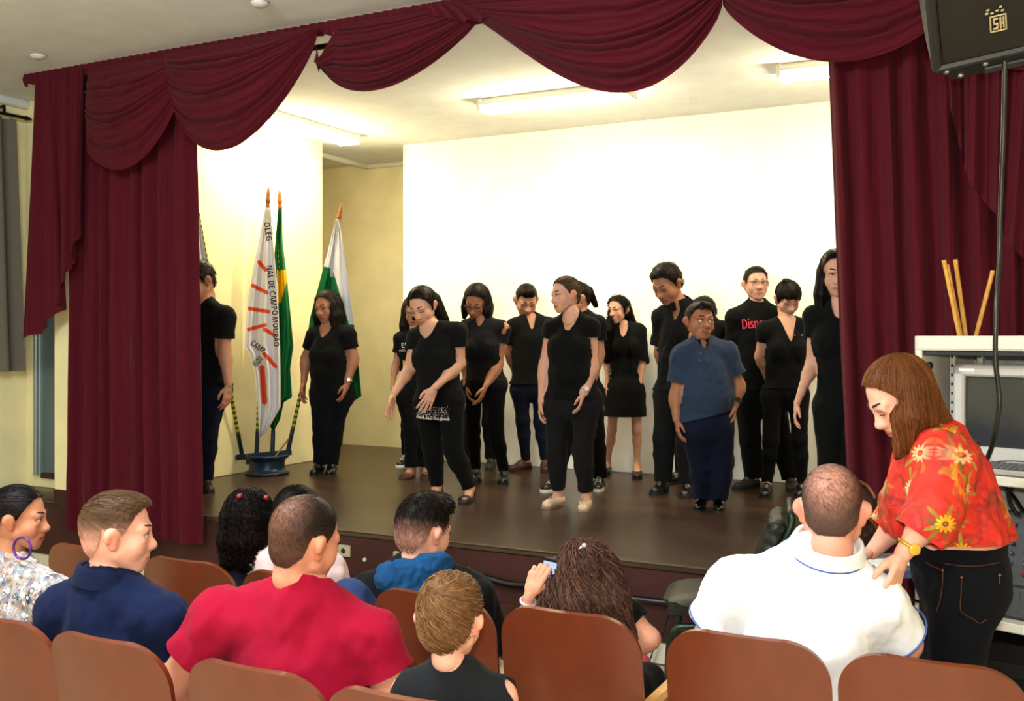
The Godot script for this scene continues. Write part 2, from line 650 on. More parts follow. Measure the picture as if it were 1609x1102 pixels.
func hand_geo(pose: String, h := 0.0036) -> Geo:          # wrist at the origin, fingers along -Y, palm to +Z, thumb to +X
	if hand_cache.has(pose + str(h)): return hand_cache[pose + str(h)]
	var L := []
	var curl := {"relax": 0.42, "open": 0.14, "grip": 1.15, "flat": 0.24}[pose] as float
	var spread := {"relax": 0.05, "open": 0.16, "grip": 0.02, "flat": 0.10}[pose] as float
	L.append(cap(Vector3(0, 0.012, 0), Vector3(0, -0.03, 0), 0.024, 0.028, Vector3(0, 0, 1), 0.45))
	var xs := [0.030, 0.010, -0.011, -0.031]
	var ln := [[0.042, 0.026, 0.021], [0.047, 0.030, 0.022], [0.043, 0.028, 0.022], [0.033, 0.021, 0.019]]
	var kn := [-0.088, -0.092, -0.087, -0.078]
	for i in 4:
		var x: float = xs[i]
		L.append(cap(Vector3(x * 0.6, -0.02, 0), Vector3(x, kn[i] as float, 0), 0.0145, 0.0105, Vector3(0, 0, 1), 0.1))
		var p := Vector3(x, kn[i] as float, 0)
		var a := curl * 0.6
		var sd: float = spread * (1.5 - i) * 0.7
		var r := 0.0092 if i < 3 else 0.008
		for j in 3:
			var d := Vector3(sin(sd), -cos(a) * cos(sd), sin(a))
			var q := p + d.normalized() * (ln[i][j] as float)
			L.append(cap(p, q, r, r * 0.92))
			p = q; r *= 0.92; a += curl * (1.0 if j == 0 else 0.7)
	var t0 := Vector3(0.018, -0.022, 0.006)
	var t1 := Vector3(0.043, -0.048, 0.016 + curl * 0.01)
	var t2 := Vector3(0.052, -0.078, 0.022 + curl * 0.02)
	var t3 := Vector3(0.050 - curl * 0.008, -0.103, 0.027 + curl * 0.03)
	L.append(cap(t0, t1, 0.016, 0.0125)); L.append(cap(t1, t2, 0.0108, 0.0098)); L.append(cap(t2, t3, 0.0098, 0.008))
	var g := nets(L, h, 0.0028)
	for i in g.v.size():
		g.c[i] = Color(1.0, 0.93, 0.9) if g.v[i].y < -0.09 else Color.WHITE
	hand_cache[pose + str(h)] = g
	return g

func shoe_geo(kind: String) -> Array:         # heel at the origin on the ground, toe along +Z; [upper, sole, extra]
	if shoe_cache.has(kind): return shoe_cache[kind]
	var up := Geo.new()
	var sole := Geo.new()
	var ex := Geo.new()
	var outline := func(i: int, m: int, grow: float) -> Vector3:
		var a := TAU * i / m
		var z := 0.13 - 0.135 * cos(a)
		var w := (0.034 + 0.014 * smoothstep(0.06, 0.2, z)) * sqrt(absf(sin(a))) * signf(sin(a))
		return Vector3(w * grow, 0, z + (z - 0.13) * (grow - 1.0))
	var slab := func(g: Geo, y0: float, y1: float, grow: float) -> void:
		var m := 28
		for i in m:
			var a: Vector3 = outline.call(i, m, grow)
			var b: Vector3 = outline.call(i + 1, m, grow)
			var nn := Vector3(b.z - a.z, 0, a.x - b.x)
			if nn.dot(a - Vector3(0, 0, 0.13)) < 0: nn = -nn
			g.face([a + Vector3.UP * y0, b + Vector3.UP * y0, b + Vector3.UP * y1, a + Vector3.UP * y1], nn)
			g.face([a + Vector3.UP * y1, b + Vector3.UP * y1, Vector3(0, y1, 0.13)], Vector3.UP)
			g.face([a + Vector3.UP * y0, b + Vector3.UP * y0, Vector3(0, y0, 0.13)], Vector3.DOWN)
	if kind == "sandal":
		slab.call(sole, 0.0, 0.016, 1.0)
		for z in [0.17, 0.205]:
			var pts := []
			for i in 9:
				var a := PI * i / 8.0
				pts.append(Vector3(cos(a) * 0.046, 0.012 + sin(a) * 0.036, z))
			up.tube(pts, [0.006], 6)
		var an := []
		for i in 14:
			var a := TAU * i / 14.0
			an.append(Vector3(cos(a) * 0.036, 0.088, 0.042 + sin(a) * 0.04))
		up.tube(an, [0.005], 6, true)
		for sx: float in [-1.0, 1.0]: up.tube([Vector3(sx * 0.046, 0.012, 0.205), Vector3(sx * 0.046, 0.012, 0.17), Vector3(sx * 0.034, 0.014, 0.03)], [0.005], 6)
		up.tube([Vector3(0.034, 0.014, 0.03), Vector3(0.037, 0.088, 0.04)], [0.005], 6)
		up.tube([Vector3(-0.034, 0.014, 0.03), Vector3(-0.037, 0.088, 0.04)], [0.005], 6)
	else:
		var L := []
		L.append(cap(Vector3(0, 0.036, 0.03), Vector3(0, 0.034, 0.11), 0.038, 0.042))
		L.append(cap(Vector3(0, 0.034, 0.11), Vector3(0, 0.026, 0.222), 0.042, 0.038, Vector3.UP, 0.25))
		if kind != "flat": L.append(cap(Vector3(0, 0.05, 0.045), Vector3(0, 0.062, 0.11), 0.04, 0.035))
		if kind == "boot": L.append(cap(Vector3(0, 0.05, 0.045), Vector3(0, 0.15, 0.05), 0.044, 0.047))
		if kind == "dress": L.append(cap(Vector3(0, 0.05, 0.05), Vector3(0, 0.05, 0.12), 0.04, 0.034))
		var g := nets(L, 0.0095, 0.006)
		var s := PackedFloat32Array()
		s.resize(g.v.size())
		for i in g.v.size():
			var p := g.v[i]
			var q := p.y - 0.012
			if kind == "flat":
				q = minf(q, Vector2(p.x * 1.05, (p.z - 0.10) * 0.42).length() + maxf(0.0, 0.045 - p.y) * 1.2 - 0.034)
			elif kind == "boot": q = minf(q, 0.165 - p.y)
			else: q = minf(q, Vector2(p.x, (p.z - 0.055)).length() + maxf(0.0, 0.075 - p.y) * 2.0 - 0.033)
			s[i] = q
		up = clipped(g, s, 0.004)
		slab.call(sole, 0.0, 0.022 if kind == "sneaker" else 0.014, 1.04 if kind == "sneaker" else 1.0)
		if kind == "sneaker" or kind == "boot":
			for j in 4:
				var z := 0.105 + j * 0.022
				var y := 0.098 - j * 0.010
				ex.tube([Vector3(-0.022, y - 0.012, z), Vector3(-0.008, y, z + 0.004), Vector3(0.008, y, z + 0.004), Vector3(0.022, y - 0.012, z)], [0.0028], 5)
	shoe_cache[kind] = [up, sole, ex]
	return shoe_cache[kind]

# ---- hair ----
const HL_SHORT := [[0, 0.088], [25, 0.085], [45, 0.064], [58, 0.035], [68, 0.01], [76, -0.02], [84, -0.022], [92, 0.026], [112, 0.028], [122, -0.03], [150, -0.066], [180, -0.074]]
const HL_LONG := [[0, 0.092], [30, 0.082], [50, 0.055], [64, 0.015], [78, -0.05], [95, -0.09], [180, -0.11]]
const HL_BANGS := [[0, 0.045], [30, 0.04], [48, 0.025], [60, -0.01], [74, -0.05], [95, -0.09], [180, -0.11]]
const HL_UP := [[0, 0.09], [30, 0.082], [50, 0.058], [64, 0.03], [76, 0.0], [86, 0.0], [93, 0.03], [112, 0.02], [122, -0.035], [150, -0.06], [180, -0.07]]

func hairline(tab: Array, p: Vector3) -> float:
	var az := rad_to_deg(absf(atan2(p.x, p.z + 0.012)))
	for i in tab.size() - 1:
		if az <= tab[i + 1][0]:
			return lerpf(tab[i][1], tab[i + 1][1], (az - tab[i][0]) / float(tab[i + 1][0] - tab[i][0]))
	return tab[-1][1]

# style: tab, vol (thickness of the cap), top (extra height), prims (locks in head space, tag 1), len/count/wave/rad of strands, fade, thin
func hair_geo(st: Dictionary, color: Color, skin: Color, sd: int) -> Array:
	var L := []
	var vol: float = st.get("vol", 0.008)
	var top: float = st.get("top", 0.0)
	L.append(ell(Vector3(0, 0.038, -0.014), Vector3(0.076, 0.084, 0.096) + Vector3.ONE * vol))
	if vol > 0.004: L.append(ell(Vector3(0, -0.018, -0.036), Vector3(0.065, 0.058, 0.06) + Vector3.ONE * vol))
	else: L.append(ell(Vector3(0, -0.02, -0.035), Vector3(0.064, 0.06, 0.06) + Vector3.ONE * (vol + 0.001)))
	if top > 0.0:
		L.append(ell(Vector3(0, 0.082, 0.012), Vector3(0.058, 0.03 + top, 0.078)))
		if st.has("quiff"): L.append(ell(Vector3(0.0, 0.094, 0.066), Vector3(0.044, 0.022 + top * 0.6, 0.026), 1))
	for q in st.get("prims", []): L.append(q)
	var kk: float = st.get("k", 0.008)
	var g := nets(L, st.get("cell", 0.0055), kk)
	rumple(g, st.get("amp", 0.0025), st.get("freq", 90.0), st.get("stretch", Vector3(1.6, 0.35, 1.6)))
	var s := PackedFloat32Array()
	s.resize(g.v.size())
	var tab: Array = st.get("tab", HL_SHORT)
	var hc := lin(color)
	var fade: float = st.get("fade", 0.0)
	var thin: float = st.get("thin", 0.0)
	var sk := lin(skin)
	for i in g.v.size():
		var p := g.v[i]
		var o := owner_of(L, p)
		var jit := noise.get_noise_3d(p.x * 260.0, p.y * 260.0, p.z * 260.0)
		s[i] = 1.0 if o.tag == 1 else p.y - hairline(tab, p) + jit * 0.004
		var c := hc * (1.0 + noise.get_noise_3d(p.x * 400, p.y * 120 + sd, p.z * 400) * 0.5)
		if fade > 0.0: c = c.lerp(sk, clampf((0.052 - p.y + absf(p.x) * 0.0) / 0.07, 0.0, 1.0) * fade)
		if thin > 0.0:
			var tp := Vector3(p.x - 0.005, (p.y - 0.075) * 0.85, p.z + 0.085)
			c = c.lerp(sk, clampf(1.1 - tp.length() / 0.08, 0.0, 1.0) * thin * (0.75 + 0.9 * jit))
		g.c[i] = Color(c.r, c.g, c.b)
	var base := clipped(g, s, 0.003)
	# separate strands combed over the shape
	var strands := Geo.new()
	var cnt: int = st.get("count", 0)
	var rr := RandomNumberGenerator.new()
	rr.seed = 77 + sd
	var slen: float = st.get("len", 0.05)
	var srad: float = st.get("rad", 0.0016)
	var wave: float = st.get("wave", 0.0)
	var lift: float = st.get("lift", 0.002)
	var crown: Vector3 = st.get("crown", Vector3(0.008, 0.12, -0.05))
	var down: Vector3 = st.get("down", Vector3.DOWN)
	var nseg: int = st.get("seg", 7)
	if base.v.size() == 0: return [base, strands]
	for i in cnt:
		var vi := rr.randi() % base.v.size()
		var p := base.v[vi]
		var n := base.n[vi]
		var pts := []
		var rads := []
		var ph := rr.randf() * TAU
		var side := 1.0 if rr.randf() < 0.5 else -1.0
		var l := slen * rr.randf_range(0.6, 1.2)
		for j in nseg:
			if j > 0 and p.y < hairline(tab, p) - 0.004 and owner_of(L, p).tag != 1: break
			var w := float(j) / (nseg - 1)
			var q := p + n * (lift * (0.5 + w * (1.5 if st.has("spiky") else 0.4)))
			if wave > 0.0:
				var tang := n.cross(down).normalized()
				q += tang * sin(ph + w * st.get("turns", 3.0) * TAU) * wave + n * (cos(ph + w * st.get("turns", 3.0) * TAU) * wave * 0.6 + wave * 0.4)
			pts.append(q); rads.append(srad * (1.0 - w * 0.8) * (0.5 if j == 0 else 1.0))
			var flow := (p - crown)
			flow = (flow - n * flow.dot(n)).normalized()
			if st.has("swirl"): flow = (flow + n.cross(flow) * float(st.swirl)).normalized()
			var gr := down - n * down.dot(n)
			flow = (flow + gr * (st.get("grav", 0.3) as float) * 2.0).normalized()
			p += flow * (l / nseg)
			var e := 0.002
			var d0 := sdf(L, p, kk)
			n = Vector3(sdf(L, p + Vector3(e, 0, 0), kk) - d0, sdf(L, p + Vector3(0, e, 0), kk) - d0, sdf(L, p + Vector3(0, 0, e), kk) - d0).normalized()
			p -= n * d0
		if pts.size() < 3: continue
		var c2 := base.c[vi] * rr.randf_range(0.6, 1.0 + float(st.get("shine", 0.5)))
		strands.col = Color(c2.r, c2.g, c2.b)
		strands.tube(pts, rads, 3, false, false)
	return [base, strands]

func long_locks(hb: Basis, length: float, w := 1.0, back := 0.0, front := true) -> Array:     # hair that hangs straight down in the world
	var d := (hb.inverse() * Vector3.DOWN).normalized()
	var L := []
	var an := []
	for i in 11:
		var t := lerpf(70.0 if front else 100.0, 290.0 if front else 260.0, i / 10.0)
		an.append(Vector3(sin(deg_to_rad(t)) * 0.074, 0.012, cos(deg_to_rad(t)) * 0.084 - 0.014))
	for i in an.size():
		var a: Vector3 = an[i]
		var l := length * (1.0 - 0.05 * (i % 3))
		var o := Vector3(a.x * 0.25, 0, back)
		L.append(cap(a, a + d * l * 0.5 + o * 0.5, 0.022 * w, 0.025 * w, Vector3.ZERO, 0.0, 1))
		L.append(cap(a + d * l * 0.5 + o * 0.5, a + d * l + o, 0.025 * w, 0.016 * w, Vector3.ZERO, 0.0, 1))
	return L

# ---- a figure ----
# px: joints as picture columns and rows, set at the figure's own depth in the place
func person(s: Dictionary) -> Node3D:
	var D: float = s.D
	var hs: float = s.head[2] * D / FL / 0.236 * (s.get("hsc", 1.0) as float)     # head size against an adult's
	var yaw: float = deg_to_rad(s.yaw)
	var fd := (B * cos(yaw) + R * sin(yaw)).normalized()
	var sd := Vector3.UP.cross(fd).normalized()
	var k: float = s.get("g", 1.0)
	var floor_y: float = s.get("fy", STG)
	var seated: bool = s.get("seated", false)
	var shp: Array = s.sh
	var mid := P((shp[0] + shp[2]) * 0.5, (shp[1] + shp[3]) * 0.5, D)
	var base := Vector3(mid.x, floor_y, mid.z)
	var node := thing("person", base, s.label, "person", s.get("group", "performers lined up on the stage"))
	# shoulders: along the line across the body
	var tant := clampf(-sd.dot(B) / (sd.dot(R) if absf(sd.dot(R)) > 0.15 else 0.15 * signf(sd.dot(R) + 1e-6)), -1.6, 1.6)
	var J := func(x: float, y: float, off: float) -> Vector3:
		return P(x, y, D - off) - base
	var shd: float = (shp[2] - shp[0]) * 0.5 * D / FL
	var so: float = -tant * shd
	if s.has("so"): so = s.so
	var sh := [J.call(shp[0], shp[1], -so), J.call(shp[2], shp[3], so)]
	var nk: Vector3 = J.call(s.neck[0], s.neck[1], s.neck[2] if s.neck.size() > 2 else 0.0)
	var across: Vector3 = (sh[1] - sh[0])
	var bs: float = clampf(across.length() / 0.40, 0.6, 1.15)      # build from the shoulders
	bs = s.get("bs", bs)
	var inset: float = 0.052 * bs * k
	for i in 2: sh[i] += (nk - sh[i]).normalized() * inset * 0.7 + Vector3.DOWN * inset * 0.75
	var shm: Vector3 = (sh[0] + sh[1]) * 0.5
	var hip := [Vector3.ZERO, Vector3.ZERO]
	var knee := [Vector3.ZERO, Vector3.ZERO]
	var ank := [Vector3.ZERO, Vector3.ZERO]
	var heel := [Vector3.ZERO, Vector3.ZERO]
	var toed := [fd, fd]
	var hyaw: float = deg_to_rad(s.get("hyaw", s.yaw))
	var hfd := (B * cos(hyaw) + R * sin(hyaw)).normalized()
	var hsd := Vector3.UP.cross(hfd).normalized()
	var axd := 1.0 if hsd.dot(R) >= 0 else -1.0
	if seated:
		var pel: Vector3 = s.pel - base if s.has("pel") else Vector3(shm.x, 0.0, shm.z) + Vector3(fd.x, 0, fd.z) * (s.get("lean", 0.06) as float) + Vector3(0, s.get("seat", 0.53), 0)
		for i in 2:
			var sg := -1.0 if i == 0 else 1.0
			hip[i] = pel + hsd * axd * sg * 0.085 * bs
			knee[i] = hip[i] + hfd * 0.40 * bs + hsd * axd * sg * 0.05
			knee[i].y = 0.50
			if s.has("kn"): knee[i] = P(s.kn[i * 3], s.kn[i * 3 + 1], s.kn[i * 3 + 2]) - base
			ank[i] = knee[i] + hfd * 0.02
			ank[i].y = 0.085
			heel[i] = ank[i] - hfd * 0.045
			heel[i].y = 0.0
			toed[i] = hfd
	else:
		for i in 2:
			var ft: Array = s.ft[i]
			heel[i] = py(ft[0], ft[1], floor_y) - base
			var toe: Vector3 = py(ft[2], ft[3], floor_y) - base
			toed[i] = (toe - heel[i]).normalized() if (toe - heel[i]).length() > 0.02 else hfd
			ank[i] = heel[i] + toed[i] * 0.045 + Vector3.UP * 0.085
		var hpx: Array = s.hip
		var hd: float = (hpx[2] - hpx[0]) * 0.5 * D / FL
		var tanh_ := clampf(-hsd.dot(B) / (hsd.dot(R) if absf(hsd.dot(R)) > 0.15 else 0.15), -1.4, 1.4)
		var ho: float = s.get("ho", -tanh_ * hd)
		var dh: float = s.get("hipd", 0.0)
		hip = [J.call(hpx[0], hpx[1], dh - ho), J.call(hpx[2], hpx[3], dh + ho)]
		for i in 2:
			var m: Vector3 = (hip[i] + ank[i]) * 0.5 + base
			var dm := (m - Vector3(0, EYE, 0)).dot(F)
			knee[i] = P(s.kn[i * 2], s.kn[i * 2 + 1], dm) + hfd * 0.02 - base
	var pelv: Vector3 = (hip[0] + hip[1]) * 0.5
	var el := [Vector3.ZERO, Vector3.ZERO]
	var wr := [Vector3.ZERO, Vector3.ZERO]
	var ht := [Vector3.ZERO, Vector3.ZERO]
	var eo: Array = s.get("eo", [-0.02, -0.02] if not seated else [-0.07, -0.07])
	var wo: Array = s.get("wo", [0.03, 0.03] if not seated else [-0.25, -0.25])
	for i in 2:
		var off := so * (-1.0 if i == 0 else 1.0)
		el[i] = J.call(s.el[i * 2], s.el[i * 2 + 1], off + eo[i])
		wr[i] = J.call(s.wr[i * 2], s.wr[i * 2 + 1], off + wo[i])
		if s.has("hd"): ht[i] = (J.call(s.hd[i * 2], s.hd[i * 2 + 1], off + wo[i] + (s.hdo[i] if s.has("hdo") else 0.02)) as Vector3)
		else: ht[i] = wr[i] + (wr[i] - el[i]).normalized() * 0.18
	# the head
	var hyp: Array = s.face
	var hb := CAMB * Basis(Vector3.UP, deg_to_rad(hyp[0])) * Basis(Vector3.RIGHT, deg_to_rad(hyp[1])) * Basis(Vector3.BACK, deg_to_rad(hyp[2]))
	var hc: Vector3 = J.call(s.head[0], s.head[1], s.head[3] if s.head.size() > 3 else 0.0)
	var hx := Transform3D(hb.scaled(Vector3.ONE * hs), hc)
	hx.basis = hb * Basis.from_scale(Vector3(s.get("hw", 1.0), 1, 1) * hs)
	# body
	var L := []
	var cw: float = (sh[0] - sh[1]).length() * 0.5 * 0.86
	var ww: float = s.get("ww", 0.135) * bs
	var hw: float = s.get("hw_", 0.16) * bs
	var dep: float = s.get("dep", 0.105) * bs
	var up: Vector3 = (shm - pelv).normalized()
	var ctop: Vector3 = shm - up * cw * 0.72
	var wst: Vector3 = pelv.lerp(shm, 0.42)
	var cf := cw / dep - 1.0
	var hf := hw / (dep * 1.05) - 1.0
	var torso := []
	torso.append([ctop, wst, cw, ww, fd, cf])
	torso.append([wst, pelv + up * hw * 0.3, ww, hw * 0.96, hfd, hf])
	torso.append([shm + up * 0.0, shm - up * 0.1, 0.07 * bs, 0.09 * bs, fd, 0.0])
	torso.append([nk - up * 0.035 - fd * 0.012, ctop - fd * 0.02, 0.062 * bs, 0.1 * bs, fd, 0.0])
	for i in 2:
		torso.append([sh[i], shm + up * 0.01, 0.050 * bs * k, 0.056 * bs, fd, 0.0])
		torso.append([sh[i].lerp(nk, 0.15), nk + up * 0.012, 0.036 * bs * k, 0.042 * bs, fd, 0.0])
		torso.append([hip[i] - hfd * 0.035 * bs, pelv + up * 0.04 - hfd * 0.035, 0.082 * bs * hw / 0.16 / bs, 0.09 * bs, fd, 0.0])
		if s.get("bust", 0.0) > 0.0:
			var sg2 := -1.0 if i == 0 else 1.0
			torso.append([shm - up * 0.155 * bs + sd * sg2 * signf(sd.dot(R) + 1e-4) * 0.07 * bs + fd * dep * 0.62, shm - up * 0.19 * bs + sd * sg2 * signf(sd.dot(R) + 1e-4) * 0.07 * bs + fd * dep * 0.55, s.bust, s.bust, fd, 0.0])
	if s.get("belly", 0.0) > 0.0:
		torso.append([wst + fd * dep * 0.35, wst + up * 0.08 + fd * dep * 0.3, s.belly, s.belly * 0.9, fd, 0.15])
	var arms := []
	for i in 2:
		arms.append([sh[i], el[i], 0.047 * bs * k, 0.038 * bs * k, i])
	var legs := []
	var lk: float = s.get("lk", 1.0) * bs
	for i in 2:
		legs.append([hip[i], knee[i], 0.083 * lk, 0.056 * lk, i])
		var calf: Vector3 = knee[i].lerp(ank[i], 0.3) - hfd * 0.012
		legs.append([knee[i], calf, 0.054 * lk, 0.053 * lk, i])
		legs.append([calf, ank[i], 0.053 * lk, 0.034 * lk, i])
	for t in torso: L.append(cap(t[0], t[1], t[2], t[3], t[4], t[5]))
	var wrist_r := 0.025 * bs * sqrt(k)
	for a in arms:
		var i: int = a[4]
		L.append(cap(a[0], a[1], a[2], a[3]))
		var fm: Vector3 = el[i].lerp(wr[i], 0.25)
		L.append(cap(el[i], fm, 0.037 * bs * k, 0.038 * bs * k))
		L.append(cap(fm, wr[i], 0.038 * bs * k, wrist_r))
	for l in legs: L.append(cap(l[0], l[1], l[2], l[3]))
	for i in 2:
		L.append(cap(heel[i] + Vector3(0, 0.034, 0) + toed[i] * 0.03, heel[i] + Vector3(0, 0.028, 0) + toed[i] * 0.19 * minf(bs * 1.05, 1.0) * (s.get("shs", 1.0) as float), 0.027, 0.022, Vector3.UP, 0.3))
		L.append(cap(ank[i], heel[i] + Vector3(0, 0.035, 0) + toed[i] * 0.09, 0.031, 0.027))
	L.append(cap(nk + up * 0.02, hx * Vector3(0, -0.09, -0.028), 0.052 * bs * (s.get("nkr", 1.0) as float), 0.05 * hs * (s.get("nkr", 1.0) as float)))
	var cell: float = s.get("cell", 0.0165)
	var g := nets(L, cell, 0.012)
	var skin: Color = s.skin
	var ls := lin(skin)
	for i in g.v.size():
		var p := g.v[i]
		var m := 1.0 + 0.07 * noise.get_noise_3d(p.x * 30, p.y * 30, p.z * 30)
		g.c[i] = Color(ls.r * m, ls.g * m, ls.b * m)
	var far: bool = cell > 0.0125
	g.add(head_geo(s.kind, s.get("closed", false), 0.0052 if far else 0.0036), hx, ls)
	for i in 2:
		var dirh: Vector3 = (ht[i] - wr[i]).normalized()
		var thumb: Vector3 = hfd if not s.has("thumb") else (R * s.thumb[i][0] + Vector3.UP * s.thumb[i][1] + B * s.thumb[i][2])
		thumb = (thumb - dirh * thumb.dot(dirh)).normalized()
		var palm := thumb.cross(-dirh)
		var inward: Vector3 = pelv - wr[i]
		if s.has("palm") and s.palm[i] != null: inward = R * s.palm[i][0] + Vector3.UP * s.palm[i][1] + B * s.palm[i][2]
		if palm.dot(inward) < 0.0: palm = -palm
		var hsz: float = s.get("hand", clampf(bs * 0.96, 0.7, 1.02))
		g.add(hand_geo(s.pose[i] if s.has("pose") else "relax", 0.0055 if far else 0.0040), Transform3D(Basis(thumb, -dirh, palm) * Basis.from_scale(Vector3.ONE * hsz), wr[i]), ls)
	put("body", g, skin_mat, node)
	# eyes and brows
	if s.get("eyes", true):
		for sg3: float in [-1.0, 1.0]:
			if not s.get("closed", false):
				var e := Geo.new()
				var look: Vector3 = s.get("look", Vector3(0, 0, 1))
				var lb := Basis(Quaternion(Vector3.UP, look.normalized()))
				e.ball(Vector3.ZERO, 0.0122, 10, lb)
				for i in e.v.size():
					var dd := e.v[i].normalized().dot(look.normalized())
					e.c[i] = Color(0.01, 0.006, 0.004) if dd > 0.93 else (Color(0.07, 0.03, 0.015) if dd > 0.84 else Color(0.75, 0.72, 0.68))
				var e2 := Geo.new()
				e2.add(e, hx * Transform3D(Basis.IDENTITY, Vector3(sg3 * 0.0315, 0.0, 0.0715)))
				put("eye", e2, eye_mat, node)
			var la := Geo.new()
			var lp2 := []
			var ly := -0.0065 if s.get("closed", false) else 0.0055
			for i in 7:
				var w := i / 6.0 * 2.0 - 1.0
				lp2.append(hx * Vector3(sg3 * 0.0315 + w * 0.0155, ly - 0.0035 * w * w * (1.0 if not s.get("closed", false) else -1.0), 0.0853 - 0.006 * w * w - 0.002 * w * sg3))
			la.tube(lp2, [0.0008 * hs, 0.0014 * hs, 0.0016 * hs, 0.0016 * hs, 0.0016 * hs, 0.0014 * hs, 0.0008 * hs], 5)
			put("eyelash", la, mk(Color(0.03, 0.02, 0.02), 0.8), node)
			var bw := Geo.new()
			var bp := []
			for i in 6:
				var w := i / 5.0
				bp.append(hx * Vector3(sg3 * lerpf(0.012, 0.052, w), 0.024 + 0.006 * sin(w * 2.4), 0.0895 - 0.028 * w * w))
			bw.tube(bp, [0.0022 * hs, 0.0038 * hs, 0.0036 * hs, 0.003 * hs, 0.0022 * hs, 0.001 * hs], 6)
			put("eyebrow", bw, mk(s.get("brow", Color(0.07, 0.045, 0.035)), 0.9), node)
	# hair
	if s.has("hair"):
		var hst: Dictionary = s.hair.duplicate()
		if hst.has("locks"):
			var pr: Array = hst.get("prims", []).duplicate()
			pr.append_array(long_locks(hb, hst.locks, hst.get("lockw", 1.0), hst.get("lockback", 0.0), hst.get("lockfront", true)))
			hst.prims = pr
		if hst.has("pxlocks"):        # locks that follow the picture: [x, y, off, x, y, off, ra, rb] in metres of radius
			var pr2: Array = hst.get("prims", []).duplicate()
			var inv := hx.affine_inverse()
			for q in hst.pxlocks:
				pr2.append(cap(inv * (J.call(q[0], q[1], q[2]) as Vector3), inv * (J.call(q[3], q[4], q[5]) as Vector3), q[6] / hs, q[7] / hs, Vector3.ZERO, 0.0, 1))
			hst.prims = pr2
		hst["down"] = (hb.inverse() * Vector3.DOWN).normalized()
		if far and not hst.has("cell"): hst.cell = 0.0068
		var hg := hair_geo(hst, s.hairc, skin, int(s.head[0]))
		var h0 := Geo.new()
		h0.add(hg[0], hx)
		var hn := put("hair", h0, hair_mat, node)
		if hg[1].v.size() > 0:
			var h1 := Geo.new()
			h1.add(hg[1], hx)
			var sn := put("hair_strands", h1, hair_mat, hn)
			sn.set_meta("kind", "stuff")
	# clothes
	for cl in s.get("wear", []):
		garment(s, cl, node, torso, arms, legs, {"nk": nk, "up": up, "fd": fd, "hfd": hfd, "sd": sd, "sh": sh, "shm": shm, "el": el, "wr": wr, "hip": hip, "knee": knee, "ank": ank, "pelv": pelv, "base": base, "bs": bs, "k": k, "cell": cell, "D": D, "dep": dep, "hx": hx})
	# shoes
	if s.has("shoe"):
		for i in 2:
			var sg4 := shoe_geo(s.shoe[0])
			var z: Vector3 = toed[i]
			var x := Vector3.UP.cross(z).normalized()
			var sc: float = s.get("shs", 1.0)
			var t := Transform3D(Basis(x, Vector3.UP, z) * Basis.from_scale(Vector3.ONE * sc), heel[i] - z * 0.008)
			var ug := Geo.new()
			ug.add(sg4[0], t)
			var sh_n := put("shoe", ug, s.shoe[1], node)
			var sl := Geo.new()
			sl.add(sg4[1], t)
			put("sole", sl, s.shoe[2], sh_n)
			if sg4[2].v.size() > 0:
				var xg := Geo.new()
				xg.add(sg4[2], t)
				put("lace", xg, s.shoe[3] if s.shoe.size() > 3 else s.shoe[2], sh_n)
	if s.has("glasses"):
		var gg := Geo.new()
		for sg5: float in [-1.0, 1.0]:
			var ring := []
			for i in 16:
				var a := TAU * i / 16.0
				ring.append(hx * Vector3(sg5 * 0.033 + 0.024 * signf(cos(a)) * pow(absf(cos(a)), 0.6), 0.0 + 0.016 * signf(sin(a)) * pow(absf(sin(a)), 0.6), 0.1 - 0.006 * cos(a) * sg5))
			gg.tube(ring, [0.0017 * hs], 6, true)
			gg.tube([hx * Vector3(sg5 * 0.057, 0.006, 0.095), hx * Vector3(sg5 * 0.078, 0.008, 0.05), hx * Vector3(sg5 * 0.083, 0.008, -0.005), hx * Vector3(sg5 * 0.083, -0.006, -0.025)], [0.0016 * hs], 6)
		gg.tube([hx * Vector3(-0.010, 0.004, 0.102), hx * Vector3(0, 0.007, 0.106), hx * Vector3(0.010, 0.004, 0.102)], [0.0015 * hs], 6)
		put("glasses", gg, mk(s.glasses, 0.3), node)
	for w in s.get("watch", []):          # [arm, strap colour, dial colour]
		var i: int = w[0]
		var ax: Vector3 = (wr[i] - el[i]).normalized()
		var c0: Vector3 = wr[i] - ax * 0.03
		var x2 := ax.cross(B).normalized()
		var y2 := ax.cross(x2).normalized()
		var ring2 := []
		for j in 18:
			var a := TAU * j / 18.0
			ring2.append(c0 + (x2 * cos(a) + y2 * sin(a)) * (wrist_r + 0.006))
		var wg := Geo.new()
		wg.tube(ring2, [0.006 if w.size() < 4 else w[3]], 6, true)
		var wn := put(w[4] if w.size() > 4 else "watch", wg, mk(w[1], 0.35, 0.4), node)
		if w[2] != null:
			var dg := Geo.new()
			var out: Vector3 = B + R * (0.2 if i == 1 else -0.2)
			out = (out - ax * out.dot(ax)).normalized()
			dg.lathe([[0.0001, 0.008], [0.014, 0.008], [0.017, 0.005], [0.017, 0.0], [0.0001, 0.0]], 16, Transform3D(Basis(Quaternion(Vector3.UP, out)), c0 + out * (wrist_r + 0.006)))
			put("dial", dg, mk(w[2], 0.25, 0.2), wn)
	return node

